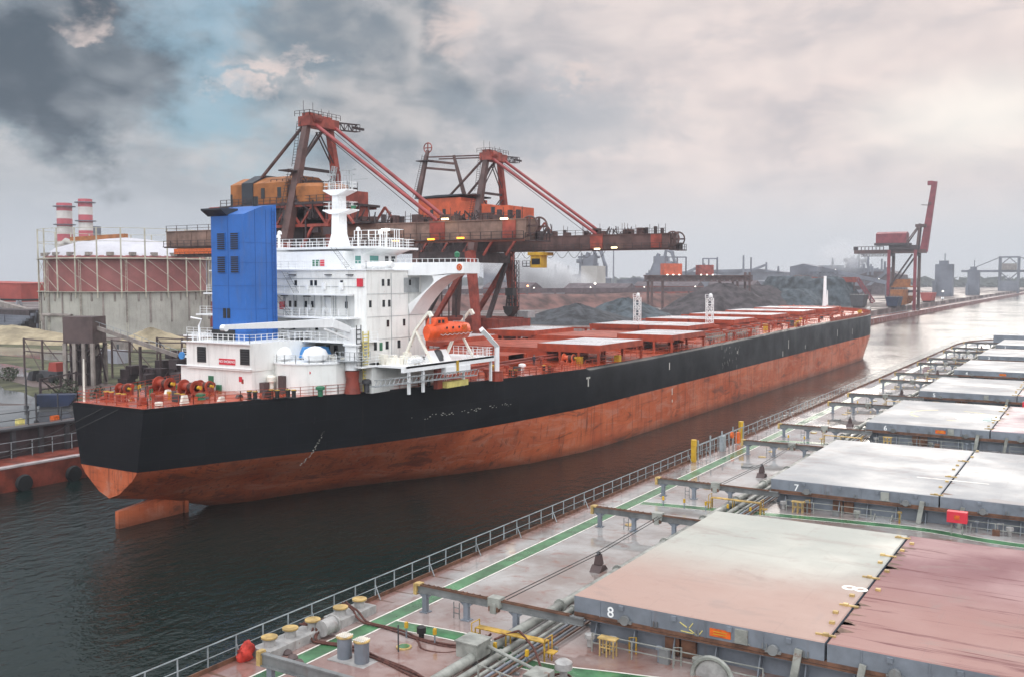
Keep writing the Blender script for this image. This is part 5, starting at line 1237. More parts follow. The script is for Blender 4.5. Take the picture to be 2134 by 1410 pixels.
    m = MB(); m.ring((-22.4, y0, 12.5), .15, .06, 'x', 16, 6); m.build('sheave', 'dark_grey', pv)
    m = MB()
    for d in (-.12, .12): m.bar((-22.4 + d, ya, 12.8), (-22.4 + d, y0, 12.62), .03); m.bar((-22.4 + d, y0, 12.62), (-22.4 + d, yb, 12.8), .03)
    m.build('haul_wire', 'wire', NS)
    # deck fittings between hatches
    m = MB(); yw = ya - 2.6 if k else 33.4
    for dx in (-22.2, -18.7): m.rail([(dx, yw - .3, 11.7), (dx, yw + .3, 11.7)], .95, 1, .018, 1)
    m.box(-22.1, -18.8, yw - .2, yw + .2, 12.42, 12.46)
    for x in (-22.1, -20.6, -18.8): m.bar((x, yw - .18, 11.7), (x, yw - .18, 12.44), .045); m.bar((x, yw + .18, 11.7), (x, yw + .18, 12.44), .045)
    for x in (-22.35, -18.55): m.box(x - .18, x + .18, yw - .2, yw + .2, 12.05, 12.09); m.bar((x, yw, 11.7), (x, yw, 12.06), .05)
    m.build('crossing_step', 'yellow_worn', NS)
    for j in range(5 if k < 2 else 2):
        x = -25.2 + j * 1.5; m = MB(); m.bar((x, yw - .85, 11.6), (x, yw - .85, 12.15), .05); m.cur = 1; m.box(x - .06, x + .06, yw - .91, yw - .79, 12.05, 12.3); m.build('marker_post', ['near_steel', 'yellow'], NS)
    m = MB(); m.lathe([(.33, 0), (.33, .05), (.25, .06)], (-24.6, ya + 3.5 if k else 31.6, 11.62), 18); m.cur = 1; m.lathe([(.24, .05), (.24, .075)], (-24.6, ya + 3.5 if k else 31.6, 11.62), 18); m.build('tank_lid', ['bollard_top', 'walk_green'], NS, 40)
    if k:
        m = MB()
        for yy in (ya - 5.2, yb + 3.6):
            m.lathe([(.33, 0), (.33, .05), (.25, .06)], (-25, yy - 4, 11.60), 16)
        m.each('tank_lid', 'bollard_top', NS, 40)
    # coaming walkway rail, vents and valve gear seen under the cover edge
    if k < 5:
        m = MB(); m.rail([(-17.6, ya - .9, 11.72), (-10.5, ya - .9, 11.75)], .75, 1.7, .022, 2); m.rail([(-6.8, ya - .8, 11.75), (1, ya - .8, 11.72)], .75, 1.7, .022, 2); m.build('hand_rail', 'pipe_grey', NS)
        for x, h, mt in ((-17.9, .55, 'bollard_grey'), (-16.9, .6, 'bollard_grey'), (-13.2, .5, 'pipe_grey'), (-4.5, .6, 'bollard_grey')):
            m = MB(); m.lathe([(.12, 0), (.12, h * .6), (.22, h * .65), (.22, h * .95), (.1, h)], (x, ya - .5, 11.74), 12); m.build('vent', mt, NS, 40)
        m = MB(); m.rail([(-17.1, ya - 1.2, 11.74), (-16.5, ya - 1.2, 11.74)], .75, .3, .025, 2); m.rail([(-17.1, ya - .9, 11.74), (-16.5, ya - .9, 11.74)], .75, .3, .025, 2); m.box(-17.2, -16.4, ya - 1.25, ya - .85, 12.45, 12.5); m.build('platform', 'bollard_top', NS)
        m = MB(); m.box(-14.9, -14.3, ya + .3, ya + .5, 11.8, 12.6); m.box(-14.2, -13.6, ya + .3, ya + .5, 11.8, 12.6); m.each('coaming_access', 'rail_rust', cm)
        m = MB(); m.bar((-9.6, ya - .2, 11.8), (-9.4, ya - .12, 13.2), .28, .14); m.build('lever_arm', 'pipe_grey', NS)
        m = MB(); m.bar((-7.3, ya - .2, 11.8), (-7.1, ya - .12, 13.1), .24, .14); m.build('lever_arm', 'pipe_grey', NS)
    if k in (1, 3):
        m = MB(); m.box(-7.75, -6.65, ya - 2.05, ya - 1.55, 12.55, 13.2); fb = m.build('hose_box', 'sign_red', NS)
        m = MB(); m.box(-7.35, -7.05, ya - 2.07, ya - 2.055, 12.75, 13.0); m.build('emblem', 'sign_orange', fb)
        m = MB(); m.bar((-7.5, ya - 1.8, 11.7), (-7.5, ya - 1.8, 12.6), .08); m.bar((-6.9, ya - 1.8, 11.7), (-6.9, ya - 1.8, 12.6), .08); m.each('leg', 'pipe_grey', fb)
m = MB(); m.ring((-12.4, 34.9, 11.8), .78, .10, 'y', 30, 6); m.build('roller_guard', 'pipe_grey', NS, 60)
m = MB(); m.lathe([(.1, -.04), (.66, -.04), (.66, .04), (.1, .04)], (-12.4, 34.95, 11.8), 28, 'y'); m.build('guard_plate', 'bollard_grey', NS)
rr = random.Random(21)
for k, (ya, yb) in enumerate(HNY[:4]):      # small gear crowding the gap between hatches
    for i in range(12 if k < 2 else 7):
        x = rr.uniform(-17.6, 1); y = ya - rr.uniform(.15, .8); h = rr.uniform(.25, .8); m = MB(); t_ = i % 4
        if t_ == 0: m.box(x - .2, x + .2, y - .12, y + .12, 11.75, 11.75 + h)
        elif t_ == 1: m.lathe([(.06, 0), (.06, h), (.14, h + .02), (.14, h + .12)], (x, y, 11.74), 10)
        elif t_ == 2: m.path([(x, y, 11.75), (x, y, 11.75 + h), (x + .3, y, 11.8 + h), (x + .3, y, 11.75)], .04, 6)
        else: m.prism([(y - .3, 11.75), (y + .3, 11.75), (y + .3, 11.75 + h)], 'x', x, x + .06)
        m.build('deck_gear', rr.choice(('pipe_grey', 'near_steel', 'bollard_grey', 'near_beam', 'rail_rust', 'yellow_worn')), NS)
    for i in range(7):
        x = rr.uniform(-18, 1); y = ya - rr.uniform(4.2, 6.5) if k else ya - 4.6; m = MB(); m.box(x - .25, x + .25, y - .2, y + .2, 11.73, 11.8 + rr.random() * .3); m.build('deck_box', rr.choice(('bollard_grey', 'pipe_grey', 'near_beam')), NS)
# extra marks on single covers
hv2 = [o for o in NS.children if o.name.startswith('hatch_cover')]
m = MB()
for k in range(40):
    a0, a1 = 2 * math.pi * k / 40, 2 * math.pi * (k + 1) / 40
    if 8 < k < 13 or 24 < k < 30: continue
    m.poly([(-12.6 + r_ * math.cos(a), 103.2 + r_ * math.sin(a), TOP + .005) for r_, a in ((3.9, a0), (3.9, a1), (3.7, a1), (3.7, a0))])
m.build('landing_ring', 'yellow_pale', NS)
m = MB(); m.poly([(-10.3 + 1.9 * math.cos(2 * math.pi * k / 30), 102.6 + 2.9 * math.sin(2 * math.pi * k / 30), TOP + .008) for k in range(30)]); m.build('landing_disc', 'walk_faded', NS)
m = MB(); m.box(-9.8, -9.0, 101.5, 102.6, TOP, TOP + .3); m.build('cover_locker', 'white_trim', NS)
m = MB(); m.box(-10.6, -6.2, 69.7, 69.85, TOP + .003, TOP + .006); m.build('centre_mark', 'line_white', NS)
# pipes
for x, z, r_, mt in ((-21.0, 12.0, .21, 'pipe_grey'), (-20.35, 11.95, .13, 'pipe_grey'), (-19.95, 11.9, .075, 'pipe_grey'), (-19.7, 11.88, .06, 'near_steel'), (-19.5, 11.88, .05, 'rail_rust'), (-19.3, 11.88, .05, 'near_steel'), (-19.1, 11.86, .04, 'rail_rust')):
    m = MB(); m.tube((x, 18, z), (x, 250, z), r_, n=12); o = m.build('deck_pipe', mt, NS, 40)
    if r_ > .12:
        m = MB(); y = 20
        while y < 200: m.lathe([(r_ * 1.05, -.05), (r_ * 1.55, -.05), (r_ * 1.55, .05), (r_ * 1.05, .05)], (x, y, z), 12, 'y'); y += 6.2
        m.each('flange', mt, o)
m = MB(); y = 19
while y < 250: m.box(-21.4, -18.9, y, y + .12, 11.62, 11.8); y += 3.1
m.build('pipe_support', 'near_beam', NS)
m = MB(); m.box(-21.75, -20.75, 31.3, 32.3, 11.95, 12.55); m.box(-21.8, -20.7, 31.25, 32.35, 12.55, 12.6); m.build('valve_box', 'pipe_grey', NS)
m = MB(); m.tube((-20.8, 32.1, 12.3), (-17.4, 31.0, 12.2), .07, n=8); m.build('branch_pipe', 'pipe_grey', NS, 40)
m = MB(); m.box(-18.0, -17.2, 30.2, 31.2, 11.7, 12.4); m.box(-17.0, -16.2, 30.0, 30.8, 11.7, 12.2); m.each('valve_box', 'pipe_grey', NS)
m = MB(); m.lathe([(.15, 0), (.15, .45), (.34, .5), (.34, .75), (.2, .85)], (-17.2, 31.9, 11.7), 14); m.build('mushroom_vent', 'bollard_grey', NS, 40)
m = MB()
for i in range(26): m.bar((-18.4 + i * .14, 29.9 - (i % 3) * .4, 11.78), (-18.1 + i * .14, 31.2, 11.8), .05)
m.rail([(-19.5, 29.5, 11.7), (-16.2, 28.8, 11.7)], 1.0, 1.1, .03, 2); m.build('pipe_cluster', 'pipe_grey', NS)
# aft rail beam of the next hatch astern, at the lower edge
m = MB(); m.box(-27.0, -18.0, 25.9, 26.1, 12.72, 12.78); m.box(-27.0, -18, 25.95, 26.05, 12.34, 12.72); m.box(-27, -18, 25.84, 26.16, 12.3, 12.34); rl = m.build('cover_rail', 'near_beam', NS)
for x in (-26.6, -24, -21):
    m = MB(); m.box(x - .13, x + .13, 25.9, 26.1, 11.5, 12.3); m.build('post', 'near_steel', rl)
m = MB(); m.box(-27.2, -27, 25.84, 26.16, 12.3, 12.86); m.build('end_stop', 'bollard_top', rl)
# fairlead rollers and bitts at the port edge
for i, (x, y) in enumerate(((-29.0, 28.3), (-29.0, 29.5), (-28.9, 30.75), (-28.95, 32.6), (-28.95, 33.9))):
    m = MB(); m.lathe([(.36, 0), (.36, .12), (.24, .16), (.24, .62), (.34, .66)], (x, y, 11.55), 18); o = m.build('fairlead_roller', 'bollard_grey', NS, 40)
    m = MB(); m.lathe([(.28, 0), (.34, .04), (.34, .1), (.2, .14), (.1, .1)], (x, y, 12.2), 18); m.build('cap', 'bollard_top', o, 40)
for y0, y1 in ((27.8, 31.3), (32.1, 34.5)):
    m = MB(); m.box(-29.5, -28.45, y0, y1, 11.5, 11.9); m.build('fairlead_base', 'bollard_grey', NS)
m = MB(); m.lathe([(.35, -.35), (.35, .35)], (-28.3, 31.0, 12.0), 16, 'y'); m.lathe([(.42, .35), (.42, .42)], (-28.3, 31.0, 12.0), 16, 'y'); m.build('roller_drum', 'bollard_grey', NS, 40)
for x, y in ((-26.0, 29.5), (-25.1, 29.5)):
    m = MB(); m.lathe([(.30, 0), (.30, .85)], (x, y, 11.62), 18); o = m.build('bitts', 'near_steel', NS, 40)
    m = MB(); m.lathe([(.34, 0), (.34, .05), (.3, .08)], (x, y, 12.47), 18)
    o2 = m.build('cap', 'bollard_top', o, 40); m = MB()
    for d in (-.2, -.1, 0, .1, .2): m.box(x - .28, x + .28, y + d - .018, y + d + .018, 12.55, 12.565); m.box(x + d - .018, x + d + .018, y - .28, y + .28, 12.552, 12.568)
    m.build('tread_strip', 'line_white', o)
m = MB(); m.box(-26.5, -24.6, 29.0, 30.0, 11.56, 11.62); m.build('bitts_base', 'bollard_grey', NS)
for y in (77.6, 90.0):
    m = MB(); m.box(-29.6, -29.25, y - .18, y + .18, 11.5, 13.3); m.lathe([(.25, 0), (.25, .5)], (-29.42, y, 12.9), 12); m.build('ladder_post', 'yellow', NS)
m = MB()
for y in range(78, 91, 1): m.bar((-29.2, y, 11.55), (-29.2, y, 12.9 + .4 * (y % 3 == 0)), .05 + .06 * (y % 3 == 0))
m.bar((-29.2, 78, 12.9), (-29.2, 90, 12.9), .05); m.box(-29.3, -28.9, 83.6, 84.2, 11.5, 12.9); m.build('gangway_ladder', 'rail_grey', NS)
m = MB(); m.lathe([(.15, -.1), (.3, -.1), (.3, .1), (.15, .1)], (-29.1, 86.5, 12.6), 14, 'x'); m.box(-29.3, -29, 88, 88.6, 11.6, 12.6); m.build('gangway_winch', 'sign_orange', NS)
m = MB()
for k, (ya, yb) in enumerate(HNY[1:]):
    m.box(-25, -24.3, yb - 6, yb - 5.2, 11.5, 11.75)
m.each('deck_socket', 'near_beam', NS)
m = MB(); m.box(-22, 4, 247, 251, 11.6, 14.0); m.box(-12, -4, 256, 262, 11.7, 13.2); m.each('forecastle_house', 'near_steel', NS)
m = MB(); m.lathe([(.6, 0), (.35, 9)], (NX, 268, 12), 10); m.build('foremast', 'pipe_grey', NS)
# ropes and cover on the deck
def rope(pts, lb, n=3, mt='rope_brown', r_=.05, gp='mooring ropes on the near deck'):
    c = spline([(p[0], p[1]) for p in pts], 10); zs = [p[2] for p in pts]; mm = MB()
    for q in range(n):
        out = []
        for i, (x, y) in enumerate(c):
            t = i / (len(c) - 1) * (len(zs) - 1); j = min(int(t), len(zs) - 2); z = zs[j] + (zs[j + 1] - zs[j]) * (t - j)
            o = (q - (n - 1) / 2) * .13; ph = .05 * math.sin(i * .35 + q * 2.1); out.append((x + (o + ph) * .55, y + (o + ph) * .8, z + r_ + (.04 if q % 2 else 0)))
        mm.path(out, r_, 8)
    return mm.build('mooring_rope', mt, None, 60, label=lb, category='rope', group=gp)
D0 = 11.58
rope([(-29.2, 30.4, 12.1), (-28.7, 30.75, 11.95), (-28.2, 30.2, D0), (-26.5, 30.45, D0), (-24.5, 30.0, D0 + .03), (-22.5, 29.5, D0 + .05), (-20.8, 28.8, D0 + .08), (-18.5, 27.6, D0 + .1)], 'double brown mooring rope running beside the two bitts to the lower edge')
rope([(-29.3, 33.2, 12.2), (-28.6, 33.2, 11.95), (-27.9, 33.0, D0), (-26.2, 33.0, D0), (-24.7, 32.6, D0 + .03), (-23.2, 32.6, D0 + .03), (-22.2, 32.8, D0 + .05), (-21.3, 33.0, 12.3)], 'double brown mooring rope crossing the green walkway farther forward', 2)
rope([(-24.6, 32.5, D0), (-23.9, 31.9, D0), (-22.9, 31.9, D0), (-22.4, 32.4, D0)], 'loose loop of brown rope lying beside the deck roller', 1)
rope([(-20.9, 32.8, 12.25), (-20.2, 33.6, 12.5), (-19.2, 32.9, 12.3), (-18.0, 31.9, 11.78), (-17.2, 32.2, 11.78), (-16.2, 31.0, 11.78)], 'brown rope draped over the deck pipes and the yellow step', 1)
m = MB(); m.lathe([(.12, 0), (.12, .25), (.2, .3), (.2, .55), (.12, .6)], (-24.55, 32.75, 11.6), 12); m.build('pedestal_roller', 'black', NS, 40)
m = MB(); m.bar((-24.5, 31.1, 11.6), (-24.5, 31.1, 12.75), .045); m.build('sounding_post', 'dark_grey', NS)
for i in range(3):
    m = MB(); m.lathe([(.16, 0), (.22, .06), (.15, .16), (.05, .2)], (-28.4 + i * .55, 28.7 - i * .25, 11.53), 12); m.build('shackle', 'tower_brown', NS, 40)
m = MB(); rr = random.Random(4); vs = []; fs = []
for i in range(9):
    t = i / 8
    for k in range(14): a = 2 * math.pi * k / 14; r_ = (.34 * math.sin(math.pi * (.22 + .70 * t)) + .03) * (1 + .22 * math.sin(3 * a + i) + rr.uniform(-.16, .16)); vs.append((-29.4 + r_ * .7 * math.cos(a), 27.35 + r_ * 1.05 * math.sin(a) + .12 * t, 11.52 + .78 * t))
for i in range(8):
    for k in range(14): fs.append((i * 14 + k, i * 14 + (k + 1) % 14, (i + 1) * 14 + (k + 1) % 14, (i + 1) * 14 + k))
m.add(vs, fs + [tuple(8 * 14 + k for k in range(14))]); m.build('canvas_cover', 'hose_red', None, 50, label='bright red canvas cover bundled against the guard rail of the near ship', category='cover')

# ================================================================ UNLOADER CRANES
def unloader(Y, lb, boom_mt, house, xback, z_base=36.0):
    q = thing('ship_unloader', lb, 'crane', (-128, Y, 6.5), 'grab unloader cranes on the far quay')
    dk, rd = 'crane_dark', 'crane_red'
    for sx, xt, xb, zb in ((0, -122.0, -118.9, 3.2), (1, -136.5, -138.0, 6.5)):
        for dy in (-8.4, 8.2):
            m = MB(); m.bar((xb, Y + dy, zb + 1.4), (xt, Y + dy, 33.0), 1.3, 1.1, 1.9, 1.7); m.build('leg', rd if sx == 0 else 'crane_brown', q)
            m = MB(); m.bar((xb, Y + dy - 4, zb + .9), (xb, Y + dy + 4, zb + .9), 1.0, 1.0)
            for k in range(6): m.lathe([(.2, -.25), (.45, -.25), (.45, .25), (.2, .25)], (xb, Y + dy - 3.4 + k * 1.36, zb + .45), 12, 'x')
            m.build('bogie', 'crane_brown', q)
    m = MB()
    for x in (-122, -136.5): m.bar((x, Y - 9.2, 31.6), (x, Y + 9.2, 31.6), 1.8, 2.4)
    for dy in (-8.4, 8.2): m.bar((-122, Y + dy, 31.8), (-136.5, Y + dy, 31.8), 1.4, 2.0)
    m.each('portal_beam', dk, q)
    m = MB(); m.bar((-122, Y + 7.6, 31.5), (-119.6, Y - 7.6, 13), .9); m.bar((-137, Y + 7.6, 31.5), (-137.8, Y - 7.6, 13), .8)
    m.each('face_brace', dk, q)
    m = MB()
    for dy in (-8.4, 8.2): m.bar((-122.5, Y + dy, 30.5), (-137.6, Y + dy, 9.5), 1.0)
    m.each('side_brace', rd, q)
    # boom
    m = MB(); m.box(xback, -77, Y - 1.9, Y + 1.9, 33.1, 36.0); bo = m.build('boom', boom_mt, q)
    m = MB(); m.box(xback - .1, -76.9, Y - 2.5, Y + 2.5, 32.85, 33.1); m.box(xback - .1, -76.9, Y - 2.1, Y + 2.1, 36.0, 36.15); x = xback + 3
    while x < -78: m.box(x, x + .16, Y - 2.0, Y + 2.0, 33.1, 36.0); x += 4.2
    m.build('flange', 'crane_brown' if boom_mt != 'crane_tan' else 'crane_tan', bo)
    m = MB(); m.rail([(xback, Y - 2.6, 33.1), (-77, Y - 2.6, 33.1)], 1.1, 2.0, .05, 2); m.rail([(xback, Y - 1.9, 36.1), (-78, Y - 1.9, 36.1)], 1.1, 3.0, .045, 2); m.box(xback, -77, Y - 2.9, Y - 2.0, 33.0, 33.1); m.build('walkway', 'crane_dark', bo)
    m = MB(); m.box(-95.3, -92.3, Y - 2.02, Y + 2.02, 33.2, 36.3); m.box(-81.2, -78.8, Y - 2.02, Y + 2.02, 33.2, 36.1); m.each('collar', rd, bo)
    for yy in (-1.5, 1.5):
        m = MB(); m.ring((-76.6, Y + yy, 35.0), 1.45, .16, 'y', 24, 6); m.box(-76.75, -76.45, Y + yy - .1, Y + yy + .1, 33.6, 36.4); m.box(-78, -75.2, Y + yy - .1, Y + yy + .1, 34.85, 35.15); m.build('tip_sheave', 'crane_brown', bo, 30)
    m = MB(); m.box(-77, -74.9, Y - 2.2, Y + 2.2, 32.6, 32.8); m.rail([(-77, Y - 2.1, 32.8), (-75, Y - 2.1, 32.8), (-75, Y + 2.1, 32.8)], 1.1, 1.0, .05, 2); m.box(-76.2, -75.3, Y - .6, Y + .6, 32.8, 34.2); m.build('tip_platform', dk, bo)
    m = MB()
    for k in range(24):
        x = -91.5 + rnd.uniform(-1, 5); m.bar((x, Y + rnd.uniform(-1.5, 1.5), 36.1), (x + rnd.uniform(-.6, .6), Y + rnd.uniform(-1.5, 1.5), 36.4 + rnd.random() * 1.6), .16)
    for x in (-106.5, -102.5, -79.5, -81.0, -83): m.box(x - .25, x + .25, Y - .4, Y + .4, 36.1, 37.1 + rnd.random() * .8); m.bar((x + .7, Y, 36.1), (x + .7, Y, 38.2), .08)
    for k in range(10): x = -112 - k * 3.2; m.box(x, x + 1.3, Y - 1.2, Y + 1.2, 36.1, 36.7 + (k % 3) * .5)
    m.each('boom_gear', dk, bo)
    m = MB()
    for k in range(9):
        x = -119 + k * 3.0; p = [(x + 3.0 * t / 8, Y - 1.2, 32.8 - 1.5 * math.sin(math.pi * t / 8)) for t in range(9)]; m.path(p, .05, 5)
    m.each('festoon_cable', 'wire', bo)
    # pylon
    for dy, ty in ((-7.8, -2.9), (7.8, 2.9)):
        m = MB(); m.bar((-121.9, Y + dy, 33), (-121.2, Y + ty, 53.9), 1.7, 1.5, 1.1, 1.0); m.build('pylon_leg', 'crane_brown' if dy < 0 else rd, q)
    m = MB(); m.bar((-121.5, Y - 5, 46.2), (-121.5, Y + 5, 46.2), .5)
    for sg in (-1, 1):
        for o in (-.35, .35):
            m.bar((-121.7 + o, Y - sg * 4.9, 45.6), (-121.9 + o, Y + sg * 7.2, 35.8), .2); m.bar((-121.5 + o, Y + sg * 4.9, 46.4), (-121.2 + o, Y - sg * .2, 52.9), .18)
        for k in range(12):
            t = k / 12; a = Vector((-121.35, Y - sg * 4.9, 45.6)).lerp(Vector((-121.55, Y + sg * 7.2, 35.8)), t); m.bar(a, a + Vector((-.7, sg * .6, -.5)), .09)
    m.build('pylon_brace', dk, q)
    m = MB(); m.box(-122.6, -119.8, Y - 3.6, Y + 4.0, 53.6, 55.3); m.box(-122.2, -120.4, Y - 3.0, Y - .8, 55.3, 56.0); m.box(-122.2, -120.6, Y + 1, Y + 3, 55.3, 55.8); m.lathe([(.3, -1), (.9, -1), (.9, 1), (.3, 1)], (-120.2, Y - 1.8, 55.0), 14, 'y'); ph = m.build('pylon_head', rd, q)
    m = MB(); m.rail([(-123, Y - 4, 55.3), (-119.5, Y - 4, 55.3), (-119.5, Y + 4, 55.3)], .9, 1.2, .04, 2)
    for dy in (-3.4, -1, 1.2, 3.2): m.bar((-121.5, Y + dy, 55.3), (-121.5, Y + dy, 57.2 + (dy < 0) * .8), .06)
    m.build('rail', dk, ph)
    m = MB(); m.lattice((-121, Y + 4, 54.5), (-121, Y + 10.6, 54.9), 1.0, 1.3, 6, .12, .08); m.bar((-121, Y + 9, 54.9), (-121, Y + 12.2, 54.9), .4); m.build('service_jib', dk, ph)
    for sg in (-1, 1):
        m = MB(); m.tube((-120.2, Y + sg * 2.6 + .6, 54.0), (-93.8, Y + sg * 1.8, 36.3), .34, n=8); m.build('stay', 'stay_red', q, 60)
        m = MB(); m.tube((-120.0, Y + sg * 2.1 + .6, 53.2), (-95.8, Y + sg * 1.7, 36.3), .06, n=5); m.build('stay_rope', 'wire', q)
    for sg in (-1, 1):
        m = MB(); m.tube((-122.2, Y + sg * 2.6, 53.9), (-133.5, Y + sg * 3.4, 43.8), .3, n=8); m.build('back_stay', 'crane_brown', q, 60)
    m = MB(); m.ladder((-122.6, Y - 4.9, 46.5), (-122.4, Y - 3.6, 54.5), .8, (1, 0, 0), .5, .07); m.ladder((-122.8, Y - 8.4, 36.5), (-122.6, Y - 5.6, 46), .8, (1, 0, 0), .5, .07)
    for k in range(20): t = k / 19; y = Y - 8.8 + 3.2 * t; m.bar((-123.4, y, 36.5 + 9.5 * t), (-122.2, y, 36.5 + 9.5 * t), .06)
    m.box(-123.6, -121.2, Y - 7.6, Y - 4.2, 45.5, 45.7); m.build('pylon_ladder', dk, q)
    # machinery deck and truss between portal and house
    m = MB()
    for dy in (-6, 6):
        m.bar((-142.5, Y + dy, 39.6), (-113.2, Y + dy, 39.6), .7); m.bar((-139, Y + dy, 36.0), (-113.5, Y + dy, 36.0), .5)
        for k in range(5):
            x = -138 + k * 6; m.bar((x, Y + dy, 36), (x + 3, Y + dy, 39.6), .35); m.bar((x + 6, Y + dy, 36), (x + 3, Y + dy, 39.6), .35); m.bar((x, Y + dy, 32), (x + 3, Y + dy, 36), .45)
    m.build('machine_truss', rd, q)
    m = MB(); m.box(-139.5, -112.6, Y - 6.6, Y + 6.6, 39.6, 40.0); m.box(-136, -120, Y - 5.2, Y + 5.2, 36.2, 39.4); m.box(-135, -121, Y - 4.5, Y + 4.5, 32.9, 36.0); m.build('machine_deck', dk, q)
    m = MB(); m.rail([(-139.4, Y - 6.4, 40), (-112.8, Y - 6.4, 40)], 1.1, 1.6, .05, 2); m.build('deck_rail', dk, q)
    if house == 'ochre':
        m = MB(); m.prism([(Y - 5.6, 40), (Y + 5.6, 40), (Y + 5.6, 43.8), (Y + 2.5, 45.2), (Y - 2.5, 45.2), (Y - 5.6, 43.8)], 'x', -137.6, -123.6); h = m.build('machine_house', 'house_ochre', q)
        m = MB(); m.prism([(Y - 5.75, 40), (Y + 5.75, 40), (Y + 5.75, 44.0), (Y + 2.5, 45.6), (Y - 2.5, 45.6), (Y - 5.75, 44.0)], 'x', -134.6, -131.8); m.build('roof_arch', 'visor_dark', h)
        m = MB(); m.box(-123.8, -116.6, Y - 5.2, Y + 5.2, 37.2, 43.2); m.build('machine_bay', 'crane_dark', h)
        m = MB(); m.lathe([(5.0, 0), (5.0, 2.6), (4.6, 3.2)], (-119.2, Y - 1.5, 40.1), 32); m.build('drum', 'house_ochre', h, 30)
        m = MB(); m.box(-137.8, -123.6, Y - 5.7, Y + 5.7, 39.7, 40.2); m.build('skirt', 'crane_red', h)
        for x in (-129.4, -125.4): win(x, 42.0, Y - 5.6, .9, 1.9, 'window_dark', par=h)
        m = MB(); m.box(-115.2, -113.2, Y - 5, Y + 4, 33, 42.2); m.build('end_tower', 'crane_red', q)
        m = MB(); m.box(-126, -120, Y - 2, Y + 2, 43.4, 44.2); m.rail([(-128, Y - 5, 43.4), (-118, Y - 5, 43.4)], 1, 1.4, .05, 2); m.build('roof_gear', dk, h)
    else:
        m = MB(); m.box(-138.4, -113.6, Y - 5.6, Y + 5.6, 40, 43.0); m.box(-138.4, -126.4, Y - 5.55, Y + 5.55, 43.0, 45.3); m.prism([(-126.4, 43.0), (-126.4, 44.5), (-117, 43.0)], 'y', Y - 5.5, Y + 5.5); h = m.build('machine_house', 'house_orange', q)
        m = MB(); m.add([(-139.2, Y - 6, 45.4), (-125.6, Y - 6, 45.7), (-125.6, Y + 6, 45.7), (-139.2, Y + 6, 45.4), (-139.2, Y - 6, 45.7), (-133, Y - 6, 46.0), (-125.6, Y - 6, 46.0), (-125.6, Y + 6, 46.0), (-133, Y + 6, 46.0), (-139.2, Y + 6, 45.7)], [(0, 1, 2, 3), (4, 5, 8, 9), (5, 6, 7, 8), (0, 1, 6, 5, 4), (3, 2, 7, 8, 9)]); m.build('roof', 'visor_dark', h)
        for x in (-134.5, -131, -117.6): win(x, 42, Y - 5.6, .9, 1.5, 'window_dark', par=h)
        m = MB()
        for dy in (-1.8, 3.6): pass
        for dy, tx in ((-4.0, -138.2), (4.0, -133.6)): m.bar((-139.6 if dy < 0 else -131.6, Y + dy, 45.8), (tx, Y + dy * .5, 57.0 if dy < 0 else 56), 1.1, .9, .7, .6)
        m.bar((-138.4, Y - 2, 54.6), (-133.4, Y + 2, 54.0), .5); m.bar((-138.6, Y - 2.2, 52.9), (-133.2, Y + 2.2, 52.4), .5)
        for dy in (-2.2, 2.2): m.bar((-138, Y + dy, 55.4), (-121.5, Y + dy, 54.8), .3)
        m.build('rear_pylon', 'crane_brown', q)
        m = MB(); m.ring((-138.2, Y - 2, 57.6), 1.15, .14, 'y', 22, 6); m.box(-138.3, -138.1, Y - 2.1, Y - 1.9, 56.5, 58.7); m.box(-139.3, -137.1, Y - 2.1, Y - 1.9, 57.5, 57.7); m.build('rear_sheave', 'crane_red', q, 30)
        m = MB(); m.ladder((-140.4, Y - 4.6, 46), (-139.2, Y - 2.4, 56), .7, (1, 0, 0), .5, .07); m.box(-140.6, -137, Y - 3.6, Y - 1, 54.4, 54.6); m.build('rear_ladder', dk, q)
    m = MB(); m.box(-112.4, -106.8, Y - 3.4, Y + 3.4, 36.2, 36.6)
    for k in range(26): x = -118 + rnd.random() * 14; m.bar((x, Y - 3.0 + rnd.random() * 2, 36.2), (x + rnd.uniform(-.8, .8), Y - 3 + rnd.random() * 2, 37 + rnd.random() * 2.4), .16)
    m.build('hinge_gear', dk, q)
    rg = random.Random(int(Y))
    m = MB()
    for k in range(26):
        x = rg.uniform(-139, -113); y = Y - rg.uniform(5.6, 6.6); z = rg.uniform(33.2, 39.2); t_ = k % 3
        if t_ == 0: m.box(x, x + rg.uniform(.6, 2.2), y - .3, y + .3, z, z + rg.uniform(.5, 1.8))
        elif t_ == 1: m.bar((x, y, z), (x + rg.uniform(-4, 4), y, z + rg.uniform(-2.5, 2.5)), .16)
        else: m.bar((x, y, z), (x, y, z + 3), .22)
    m.each('deck_gear', dk, q)
    m = MB()
    for k in range(14):
        x = -113 + rg.uniform(0, 30); m.box(x, x + rg.uniform(.5, 1.6), Y - 1.6, Y - .2, 36.1, 36.1 + rg.uniform(.4, 1.5)); m.bar((x, Y - 1.9, 36.1), (x, Y - 1.9, 37.6 + rg.random()), .07)
    m.each('boom_gear', 'crane_brown', bo)
    m = MB(); m.rail([(-122.6, Y - 9, 32.9), (-122.6, Y + 9, 32.9)], 1.1, 1.5, .05, 2); m.rail([(-136, Y - 9.4, 32.9), (-122.6, Y - 9.4, 32.9)], 1.1, 1.5, .05, 2); m.build('portal_rail', dk, q)
    m = MB()
    for k in range(5): z0 = 8 + k * 4.6; m.bar((-137.6 + .2 * k, Y - 9.6, z0), (-137.6 + .2 * k, Y - 6.6, z0 + 4.6), .5, .12); m.box(-138.4 + .2 * k, -136.8 + .2 * k, Y - 9.8 if k % 2 else Y - 7, Y - 8.8 if k % 2 else Y - 6, z0 + 4.5, z0 + 4.6)
    m.build('stairway', dk, q)
